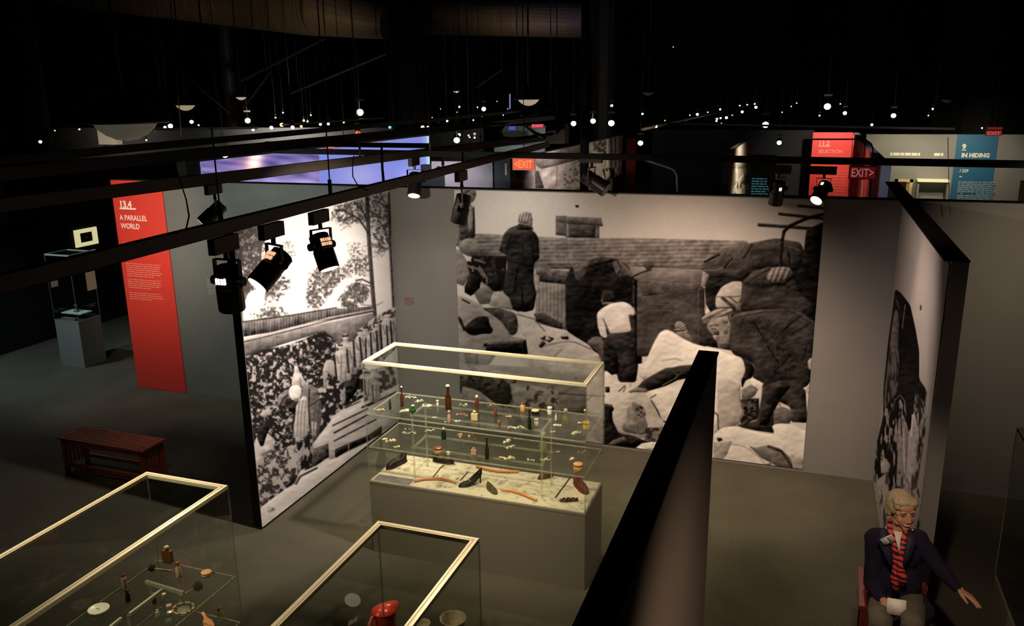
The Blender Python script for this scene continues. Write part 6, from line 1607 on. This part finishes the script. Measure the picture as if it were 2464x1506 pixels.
for i in range(n):
    a = 2 * PI * i / n; r = R3 * (1.06 + .42 * max(0, math.cos(a)) ** 8 + .12 * max(0, -math.cos(a)) ** 4)
    top.append(b.verts.new(dl * r * math.cos(a) + nl * r * math.sin(a) + Vector((0, 0, Hj + .008 + .012 * max(0, math.cos(a)) ** 4))))
    bot.append(b.verts.new(dl * r * math.cos(a) + nl * r * math.sin(a) + Vector((0, 0, Hj + .003 + .012 * max(0, math.cos(a)) ** 4))))
for i in range(n):
    b.faces.new((top[i], top[(i + 1) % n], c0)).smooth = True; b.faces.new((bot[i], bot[(i + 1) % n], top[(i + 1) % n], top[i]))
b.faces.new(bot[::-1]); obj('lid', b, M('lid_red_enamel', (.66, .040, .022), .28, noise=.2, nscale=25), t, smooth=True)
hd = -dl
obj('handle', tube(BM(), [hd * R3 * .95 + Vector((0, 0, Hj * .93)), hd * R3 * 1.3 + Vector((0, 0, Hj * .98)), hd * R3 * 1.62 + Vector((0, 0, Hj * .85)), hd * R3 * 1.68 + Vector((0, 0, Hj * .6)), hd * R3 * 1.4 + Vector((0, 0, Hj * .35)), hd * R3 * .98 + Vector((0, 0, Hj * .25))], .011, 10), M('handle_enamel', (.68, .14, .08), .35), t, smooth=True)
def bowl(label, px, py, rpx, h, m):
    t = put('bowl', label, 'bowl', px, py, CZB); r = rpx * ppm(px, py, CZB)
    obj('bowl_body', lathe(BM(), [(r * .5, 0), (r * .85, h * .35), (r, h * .95), (r * 1.04, h), (r * .97, h), (r * .8, h * .4), (0, h * .15)], 26), m, t, smooth=True)
    obj('foot', lathe(BM(), [(r * .45, -.0), (r * .5, .004), (r * .45, .008)], 20), m, t)
bowl('larger worn cream enamel bowl at the bottom edge right of the jug', 1091, 1512, 31, .075, M('worn_enamel', (.34, .27, .17), .5, noise=.5, nscale=14))
bowl('small cream enamel bowl just right of the jug', 1018, 1512, 18, .04, M('cream_enamel', (.42, .36, .24), .5, noise=.3, nscale=14))

# glass pedestal case in the left hall
PX, PY = -10.14, 9.09
def pz(px, py): return at(px, py, 'y', PY).z
PZB, PZT = pz(185, 773), pz(158, 614)
pw = abs(PX - at(131, 768, 'y', PY).x); pd = at(241, 757, 'x', PX).y - PY
t = showcase('small glass pedestal case with an object on a lit tray in the left hall', PX - pw, PX, PY, PY + pd, PZB, PZT, (), M_nearblack, .02)
for ch in t.children:
    if ch.name.startswith('top_frame'): ch.data.materials[0] = M('grey_frame', (.30, .33, .33), .4)
    if ch.name.startswith('plinth'): ch.data.materials[0] = M('cool_grey_plinth', (.20, .21, .20), .6)
t = thing('pedestal_exhibit', 'small upright object on a pale lit tray inside the glass pedestal case', 'exhibit', (PX - pw / 2, PY + pd / 2, PZB))
obj('tray', box(-.19, .19, -.11, .11, .07, .085), M('pale_green_tray', (.55, .70, .64), .4), t)
obj('tray_foot', box(-.10, .10, -.06, .06, 0, .07), M_nearblack, t)
b = BM(); lathe(b, [(.05, .085), (.045, .10), (.015, .12), (.012, .16), (.03, .19), (.0, .20)], 12); obj('object', b, M('dark_relic', (.10, .09, .08), .5), t, smooth=True)
obj('label_block', box(-.10, .16, -.20, -.14, 0.0, .03), M('small_label', (.14, .14, .12), .6), t)

# slatted bench
bx0, bx1 = at(205, 1015, 'z', .41).x, at(400, 1055, 'z', .41).x
by0, by1 = at(348, 1087, 'z', .41).y, at(400, 1055, 'z', .41).y
bx0 = at(157, 1043, 'z', .41).x
t = thing('bench', 'low slatted reddish wooden bench on the dark carpet at left', 'bench', ((bx0 + bx1) / 2, (by0 + by1) / 2, 0))
bw, bd = (bx1 - bx0) / 2, (by1 - by0) / 2
M_bench = M('cherry_wood', (.42, .10, .035), .4, noise=.25, nscale=6)
for i in range(8):
    y = -bd + (i + .5) * bd * 2 / 8
    obj('slat', box(-bw, bw, y - bd / 8 * .72, y + bd / 8 * .72, .385, .41), M_bench, t, bevel=.003)
for sx_ in (-1, 1):
    obj('end_frame', bx(bx(bx(BM(), sx_ * (bw - .05) - .02, sx_ * (bw - .05) + .02, -bd + .02, bd - .02, .33, .385), sx_ * (bw - .05) - .02, sx_ * (bw - .05) + .02, -bd + .02, -bd + .06, 0, .34), sx_ * (bw - .05) - .02, sx_ * (bw - .05) + .02, bd - .06, bd - .02, 0, .34), M_bench, t)
    for j in range(4): obj('end_spindle', box(sx_ * (bw - .05) - .01, sx_ * (bw - .05) + .01, -bd + .10 + j * (2 * bd - .2) / 3 - .01, -bd + .10 + j * (2 * bd - .2) / 3 + .01, .08, .34), M_bench, t)
for yy in (-bd + .04, bd - .04): obj('stretcher', box(-bw + .06, bw - .06, yy - .012, yy + .012, .07, .11), M_bench, t)
for yy in (-bd + .03, bd - .03): obj('apron', box(-bw + .06, bw - .06, yy - .01, yy + .01, .33, .384), M_bench, t)
# ------------------------------------------------------------------ seated guide on a dark red chair
def remeshed(name, bm, m, voxel, parent, smooth_it=2, noise=None):
    me = bpy.data.meshes.new('tmp'); bmesh.ops.recalc_face_normals(bm, faces=bm.faces); bm.to_mesh(me); bm.free()
    o = bpy.data.objects.new('tmp', me); C.objects.link(o)
    r = o.modifiers.new('r', 'REMESH'); r.mode = 'VOXEL'; r.voxel_size = voxel; r.use_smooth_shade = True
    s = o.modifiers.new('s', 'SMOOTH'); s.factor = .5; s.iterations = smooth_it
    if noise:
        tx = bpy.data.textures.new('crease', 'CLOUDS'); tx.noise_scale = noise[0]; tx.noise_depth = 3
        dmod = o.modifiers.new('d', 'DISPLACE'); dmod.texture = tx; dmod.strength = noise[1]; dmod.mid_level = .5
    dg = bpy.context.evaluated_depsgraph_get()
    me2 = bpy.data.meshes.new_from_object(o.evaluated_get(dg)); C.objects.unlink(o); bpy.data.objects.remove(o)
    me2.materials.clear()
    for p in me2.polygons: p.use_smooth = True
    return obj(name, me2, m, parent)

def cap(bm, a, b, ra, rb):
    """tapered limb with round ends"""
    a, b = Vector(a), Vector(b)
    pts, rs = [], []
    d = (b - a).normalized()
    for k in range(4): t = math.sin((k - 3) / 3 * PI / 2 * .98 + 0); pts.append(a + d * ra * t); rs.append(ra * math.sqrt(max(.02, 1 - t * t)))
    for k in range(1, 4): t = math.sin(k / 3 * PI / 2 * .98); pts.append(b + d * rb * t); rs.append(rb * math.sqrt(max(.02, 1 - t * t)))
    pts.insert(4, b); rs.insert(4, rb)
    tube(bm, pts, 0, 14, True, rs)
    return bm
def chain(bm, pts, rs):
    for (a, b, ra, rb) in zip(pts, pts[1:], rs, rs[1:]): cap(bm, a, b, ra, rb)

M_skin = mat('skin', (.52, .27, .17), .5, noise=.08, nscale=40)
M_hair = mat('ash_blond_hair', (.42, .34, .20), .55, noise=.35, nscale=60, bump=.5)
M_navy = mat('navy_wool', (.012, .010, .026), .9, noise=.2, nscale=50, spec=.2)
M_trou = mat('grey_brown_trousers', (.13, .11, .085), .8, noise=.12, nscale=30)
M_ivory = mat('ivory_knit', (.72, .66, .56), .7)
YP = 5.20
def pp(px, py, dy=0.0): return at(px, py, 'y', YP + dy)
hips = (pp(2125, 1452, .06) + pp(2195, 1452, .06)) / 2
neckb = pp(2158, 1282, .05)
chest = pp(2156, 1330, .07); belly = pp(2158, 1395, .06)
shR, shL = pp(2107, 1295, .07), pp(2208, 1298, .07)
elR, wrR = pp(2098, 1402, .03), pp(2127, 1446, -.20)
elL, wrL = pp(2256, 1362, .02), pp(2302, 1413, -.06)
kR, kL = pp(2118, 1500, -.42), pp(2196, 1500, -.42)
hR, hL = pp(2122, 1450, .04), pp(2192, 1452, .04)
aR, aL = Vector((kR.x - .01, kR.y + .10, .09)), Vector((kL.x + .01, kL.y + .10, .09))
person = thing('person', 'seated person with ash blond hair, navy blazer and striped red scarf, one arm out', 'person', (hips.x, hips.y, 0))
PO = Vector(person.location)
L_ = lambda v: Vector(v) - PO

# head frame
hc = pp(2170, 1228, .03)
Rh = Matrix.Rotation(math.radians(21), 3, 'Z') @ Matrix.Rotation(math.radians(-1), 3, 'X') @ Matrix.Rotation(math.radians(-4), 3, 'Y')
Qh = Rh.to_quaternion()
HS = .97
def hp(x, y, z): return L_(hc) + Rh @ (Vector((x, y, z)) * HS)
def he(bm, c, r, q=None, seg=16, ring=10): ell(bm, hp(*c), [v * HS for v in r], Qh if q is None else q, seg, ring)

bm = BM()
he(bm, (0, .018, .035), (.073, .090, .078)); he(bm, (0, -.028, -.025), (.060, .060, .078)); he(bm, (0, -.060, -.090), (.026, .022, .018))
for e in (-1, 1):
    he(bm, (e * .033, -.055, -.028), (.026, .021, .030)); he(bm, (e * .046, -.02, -.060), (.018, .036, .022))
    he(bm, (e * .010, -.098, -.034), (.0085, .010, .007)); he(bm, (e * .076, .014, -.010), (.009, .018, .028))
    he(bm, (e * .030, -.080, .024), (.019, .010, .007)); he(bm, (e * .050, -.044, .010), (.012, .022, .020))
he(bm, (0, -.066, .050), (.050, .024, .034)); he(bm, (0, -.100, -.029), (.010, .013, .010))
cap(bm, hp(0, -.084, .018), hp(0, -.101, -.024), .007 * HS, .010 * HS)
he(bm, (0, -.088, -.0585), (.020, .009, .0048)); he(bm, (0, -.086, -.0685), (.017, .010, .0055))
he(bm, (0, -.084, -.063), (.026, .008, .012))
cap(bm, hp(0, .012, -.05), L_(neckb) + Vector((0, .01, -.03)), .050, .056)
# torso, legs
ell(bm, L_(chest) + Vector((0, .01, .0)), (.150, .095, .14)); ell(bm, L_(belly), (.130, .10, .14)); ell(bm, L_(hips) + Vector((0, .02, 0)), (.165, .12, .10))
cap(bm, L_(shR), L_(shL), .050, .050)
chain(bm, [L_(shR), L_(elR), L_(wrR)], [.046, .036, .024]); chain(bm, [L_(shL), L_(elL), L_(wrL)], [.046, .036, .023])
chain(bm, [L_(hR), L_(kR), L_(aR)], [.082, .055, .036]); chain(bm, [L_(hL), L_(kL), L_(aL)], [.082, .055, .036])
def hand(bm, wrist, d, n, curl, spread=.16, thumb_side=1, s=1.0, fingers=(.066, .074, .070, .055)):
    """palm, four unequal bent fingers and a thumb from the side of the palm"""
    d = Vector(d).normalized(); n = (Vector(n) - d * Vector(n).dot(d)).normalized(); q = d.cross(n) * thumb_side
    w = Vector(wrist); R3_ = Matrix((q, d, n)).transposed().to_quaternion()
    cap(bm, w - d * .02, w + d * .02, .021 * s, .022 * s)
    ell(bm, w + d * .050 * s, (.038 * s, .046 * s, .0135 * s), R3_)
    for i, L in enumerate(fingers):
        base = w + d * (.082 + (.004, .008, .005, -.004)[i]) * s + q * (.029 - i * .0195) * s
        a = 0; P = [base - d * .012 * s, base]; dirn = (d + q * spread * (1.5 - i) / 2).normalized()
        for k in range(3):
            a += curl[i] * (.7, 1.0, .8)[k]
            v = dirn * math.cos(a) + n * math.sin(a)
            P.append(P[-1] + v * L * s * (.46, .31, .23)[k])
        chain(bm, P, [.0098 * s, .0096 * s, .0090 * s, .0084 * s, .0074 * s])
    tb = w + d * .022 * s + q * .028 * s
    P = [tb, tb + (q * .75 + d * .6 + n * .15).normalized() * .032 * s, tb + (q * .75 + d * .6 + n * .15).normalized() * .032 * s + (d * .9 + q * .25 + n * .35).normalized() * .030 * s]
    P.append(P[-1] + (d * .95 + n * .45).normalized() * .022 * s)
    chain(bm, P, [.0135 * s, .0115 * s, .0100 * s, .0085 * s])
note_c = (pp(2145, 1442, -.30) + pp(2172, 1477, -.34)) / 2
dR = (L_(note_c) - L_(wrR)).normalized()
hand(bm, L_(wrR), dR + Vector((.1, 0, -.1)), Vector((.1, .5, -.9)), (.42, .38, .40, .48), .10, -1, .95)
dL = (pp(2350, 1447, -.10) - wrL).normalized()
hand(bm, L_(wrL), dL, Vector((.1, -.25, -1)), (.16, .12, .18, .26), .34, -1, .98)
remeshed('body', bm, M_skin, .0036, person, 2)
# eyes, brows, mouth
M_eye = mat('eye_white', (.5, .45, .40), .3); M_iris = mat('dark_iris', (.03, .02, .015), .3); M_lip = mat('lips', (.42, .13, .10), .5); M_brow = mat('brow', (.16, .10, .06), .8)
for e in (-1, 1):
    b = BM(); he(b, (e * .030, -.0735, .003), (.0125, .0095, .0062)); ey = obj('eye', b, M_eye, person, smooth=True)
    b = BM(); he(b, (e * .030 + .002, -.0815, .002), (.0048, .0030, .0046)); obj('iris', b, M_iris, ey, smooth=True)
    b = BM(); tube(b, [hp(e * .017, -.087, .0085), hp(e * .030, -.0895, .0115), hp(e * .044, -.080, .0075)], .0022, 6); obj('eyelid', b, M_brow, ey)
    b = BM(); tube(b, [hp(e * .014, -.0900, .022), hp(e * .030, -.0890, .027), hp(e * .047, -.0770, .022)], .0026, 6); obj('eyebrow', b, M_brow, person)
b = BM(); tube(b, [hp(-.020, -.0925, -.064), hp(-.008, -.0975, -.0625), hp(.008, -.0975, -.0625), hp(.020, -.0925, -.064)], 0, 8, True, [.001, .0032, .0032, .001]); obj('mouth', b, M_lip, person, smooth=True)
b = BM(); ell(b, hp(-.078, .006, -.042), (.005, .005, .006), seg=8, ring=6); obj('earring', b, mat('pearl', (.6, .6, .55), .2), person, smooth=True)
# hair: swept cap with fringe
b = BM()
he(b, (0, .026, .050), (.084, .098, .080)); he(b, (-.010, -.040, .086), (.068, .050, .034)); he(b, (.030, -.050, .076), (.046, .040, .030))
for e in (-1, 1):
    he(b, (e * .064, .010, .030), (.022, .060, .044)); he(b, (e * .060, .052, -.010), (.026, .044, .050))
he(b, (0, .082, -.010), (.062, .034, .062)); he(b, (.058, -.038, .060), (.024, .036, .030)); he(b, (-.054, -.046, .060), (.020, .030, .026))
for i in range(16):
    t = i / 15; x = -.062 + .124 * t
    cap(b, hp(x * .8 - .010, -.020, .108 - abs(x) * .3), hp(x + .012, -.082 + abs(x) * .35, .056 + .010 * math.sin(i * 2.3)), .012, .007)
for i in range(14):
    a = -PI * .85 + 1.7 * PI * i / 13 + PI / 2
    cap(b, hp(.070 * math.cos(a), .03 + .075 * math.sin(a), .05), hp(.080 * math.cos(a), .03 + .080 * math.sin(a), -.030 - .02 * (math.sin(a) > .3)), .014, .008) if math.sin(a) > -.15 else None
remeshed('hair', b, M_hair, .004, person, 2, (.010, .0035))

# blazer
b = BM()
ell(b, L_(chest) + Vector((0, .012, .015)), (.168, .112, .135)); ell(b, L_(belly) + Vector((0, .005, -.01)), (.150, .116, .16)); ell(b, L_(hips) + Vector((0, .02, .015)), (.192, .140, .105))
cap(b, L_(shR) + Vector((.004, 0, -.004)), L_(shL) + Vector((-.004, 0, -.004)), .072, .072); cap(b, L_(neckb) + Vector((0, .03, -.035)), L_(neckb) + Vector((0, .035, .005)), .078, .060)
ell(b, L_(hR) + Vector((-.02, -.10, .03)), (.105, .12, .055)); ell(b, L_(hL) + Vector((.02, -.10, .03)), (.105, .12, .055))
chain(b, [L_(shR), L_(elR), L_(elR).lerp(L_(wrR), .88)], [.064, .052, .036]); chain(b, [L_(shL), L_(elL), L_(elL).lerp(L_(wrL), .95)], [.064, .050, .034])
blz = remeshed('blazer', b, M_navy, .007, person, 3, (.05, .012))
for px, py, r, m_ in ((2196, 1275, .008, mat('pin_metal', (.6, .6, .6), .3, metal=.5)),):
    b = BM(); p = L_(pp(px, py, -.045)); ell(b, p, (r, .004, r), seg=10, ring=6); obj('lapel_pin', b, m_, person, smooth=True)
def ribbon(name, pts, ws, m, parent, th=.006, up=Vector((0, -1, .25))):
    """flat cloth strip through pts, one face towards the viewer side"""
    b = BM(); P = [L_(p) for p in pts]; fr = []
    for i, p in enumerate(P):
        d = (P[min(i + 1, len(P) - 1)] - P[max(i - 1, 0)]).normalized(); s = d.cross(up).normalized(); n = s.cross(d).normalized()
        if n.dot(up) < 0: n = -n
        fr.append([b.verts.new(p + s * ws[i] * e + n * (th * q)) for e, q in ((-1, 0), (0, .0), (1, 0), (1, 1), (0, 1.6), (-1, 1))])
    for a_, c_ in zip(fr, fr[1:]):
        for j in range(6): b.faces.new((a_[j], a_[(j + 1) % 6], c_[(j + 1) % 6], c_[j]))
    b.faces.new(fr[0]); b.faces.new(fr[-1][::-1])
    return obj(name, b, m, parent, smooth=True)
M_lapel = mat('navy_lapel', (.012, .010, .030), .7)
def scarf_mat():
    m = bpy.data.materials.new('striped_scarf'); m.use_nodes = True; nt = m.node_tree; b = nt.nodes['Principled BSDF']; b.inputs['Roughness'].default_value = .6
    tc = nt.nodes.new('ShaderNodeTexCoord'); w = nt.nodes.new('ShaderNodeTexWave'); w.wave_type = 'BANDS'; w.bands_direction = 'DIAGONAL'
    w.inputs['Scale'].default_value = 11; w.inputs['Distortion'].default_value = 4.5; w.inputs['Detail'].default_value = 2; w.inputs['Detail Scale'].default_value = 1.5
    mp = nt.nodes.new('ShaderNodeMapping'); mp.inputs['Rotation'].default_value = (0, .5, 0); mp.inputs['Scale'].default_value = (1.0, .6, 1.15)
    r = nt.nodes.new('ShaderNodeValToRGB'); r.color_ramp.interpolation = 'EASE'
    r.color_ramp.elements[0].position = .36; r.color_ramp.elements[0].color = (.022, .015, .05, 1); r.color_ramp.elements[1].position = .50; r.color_ramp.elements[1].color = (.80, .060, .035, 1)
    nt.links.new(tc.outputs['Object'], mp.inputs[0]); nt.links.new(mp.outputs[0], w.inputs[0]); nt.links.new(w.outputs['Fac'], r.inputs[0]); nt.links.new(r.outputs[0], b.inputs['Base Color'])
    return m
M_scarf = scarf_mat()
ribbon('shirt_front', [pp(2158, 1284, -.045), pp(2160, 1305, -.062), pp(2162, 1335, -.074)], [.030, .026, .012], M_ivory, person)
b = BM(); tube(b, [L_(neckb) + Vector((.056 * math.cos(a), .01 + .060 * math.sin(a), .018 - .006 * math.sin(a))) for a in [2 * PI * i / 20 for i in range(21)]], .012, 8, False); obj('turtleneck_collar', b, M_ivory, person, smooth=True)
ribbon('scarf', [pp(2141, 1252, .02), pp(2140, 1268, -.030), pp(2146, 1288, -.060), pp(2152, 1312, -.078), pp(2156, 1338, -.088), pp(2157, 1362, -.092), pp(2154, 1390, -.092), pp(2156, 1424, -.094)],
       [.012, .016, .016, .016, .018, .022, .028, .018], M_scarf, person, .008)
ribbon('scarf_end', [pp(2178, 1276, -.03), pp(2174, 1300, -.068), pp(2168, 1330, -.092), pp(2164, 1358, -.100), pp(2170, 1385, -.104), pp(2172, 1408, -.102)],
       [.012, .016, .016, .018, .028, .022], M_scarf, person, .008)
ribbon('lapel', [pp(2128, 1272, -.02), pp(2126, 1300, -.060), pp(2138, 1335, -.082), pp(2146, 1368, -.085)], [.018, .034, .026, .004], M_lapel, person, .006)
ribbon('lapel', [pp(2190, 1276, -.01), pp(2190, 1302, -.055), pp(2182, 1336, -.080), pp(2172, 1368, -.085)], [.018, .034, .024, .004], M_lapel, person, .006)
ribbon('name_badge', [pp(2123, 1305, -.090), pp(2150, 1292, -.098)], [.022, .022], mat('badge_card', (.62, .66, .58), .4), person, .003)
ribbon('badge_print', [pp(2138, 1299, -.097), pp(2149, 1293, -.101)], [.016, .016], mat('badge_print', (.45, .25, .25), .5, noise=.5, nscale=120), person, .003)
ribbon('cord', [pp(2164, 1300, -.086), pp(2165, 1325, -.100)], [.004, .004], M_ivory, person, .003)
# trousers and shoes
b = BM(); chain(b, [L_(hR), L_(kR), L_(aR)], [.090, .066, .052]); chain(b, [L_(hL), L_(kL), L_(aL)], [.090, .066, .052]); ell(b, L_(hips) + Vector((0, .0, -.01)), (.170, .13, .085))
remeshed('trousers', b, M_trou, .007, person, 3, (.05, .010))
for a_ in (aR, aL):
    b = BM(); ell(b, L_(a_) + Vector((0, -.055, -.045)), (.044, .115, .034)); bx(b, L_(a_).x - .03, L_(a_).x + .03, L_(a_).y - .02, L_(a_).y + .05, -.0, .05)
    bmesh.ops.translate(b, verts=b.verts, vec=(0, 0, 0)); remeshed('shoe', b, M_drk, .006, person, 2)
tag(ribbon('note_pad', [pp(2158, 1441, -.318), pp(2156, 1479, -.345)], [.052, .052], mat('white_note_paper', (.85, .80, .72), .6), None, .006), 'white note pad held in the lap of the seated person', 'note pad').location = PO
b = BM(); bar(b, L_(pp(2170, 1470, -.315)), L_(pp(2150, 1486, -.32)), .06, .010); tag(obj('note_cover', b, M_blk), 'dark folder under the white note pad in the lap', 'folder').location = PO

# chair
M_redwood = mat('dark_red_wood', (.16, .016, .012), .4, noise=.2, nscale=8)
sz = hips.z - .095
ch = thing('chair', 'dark red wooden chair under the seated person', 'chair', (hips.x, hips.y, 0))
obj('seat', box(-.20, .18, -.19, .19, sz - .04, sz), M_redwood, ch, bevel=.008)
for sx_ in (-.19, .17):
    obj('leg', bar(BM(), (sx_, -.17, 0), (sx_, -.17, sz - .04), .036, .036), M_redwood, ch)
    obj('rear_leg', bar(BM(), (sx_, .17, 0), (sx_ , .20, sz + .14), .036, .036), M_redwood, ch)
    obj('stretcher', bar(BM(), (sx_, -.17, .2), (sx_, .17, .2), .022, .03), M_redwood, ch)
obj('back_rail', bar(BM(), (-.19, .20, sz + .11), (.17, .20, sz + .11), .024, .06), M_redwood, ch)
ar = L_(pp(2078, 1400, .05)); 
obj('arm_rest', bar(BM(), (ar.x, .19, ar.z - .02), (ar.x - .01, -.22, ar.z - .06), .045, .026), M_redwood, ch)
obj('arm_post', bar(BM(), (ar.x, -.20, ar.z - .06), (ar.x, -.18, sz - .04), .036, .036), M_redwood, ch)
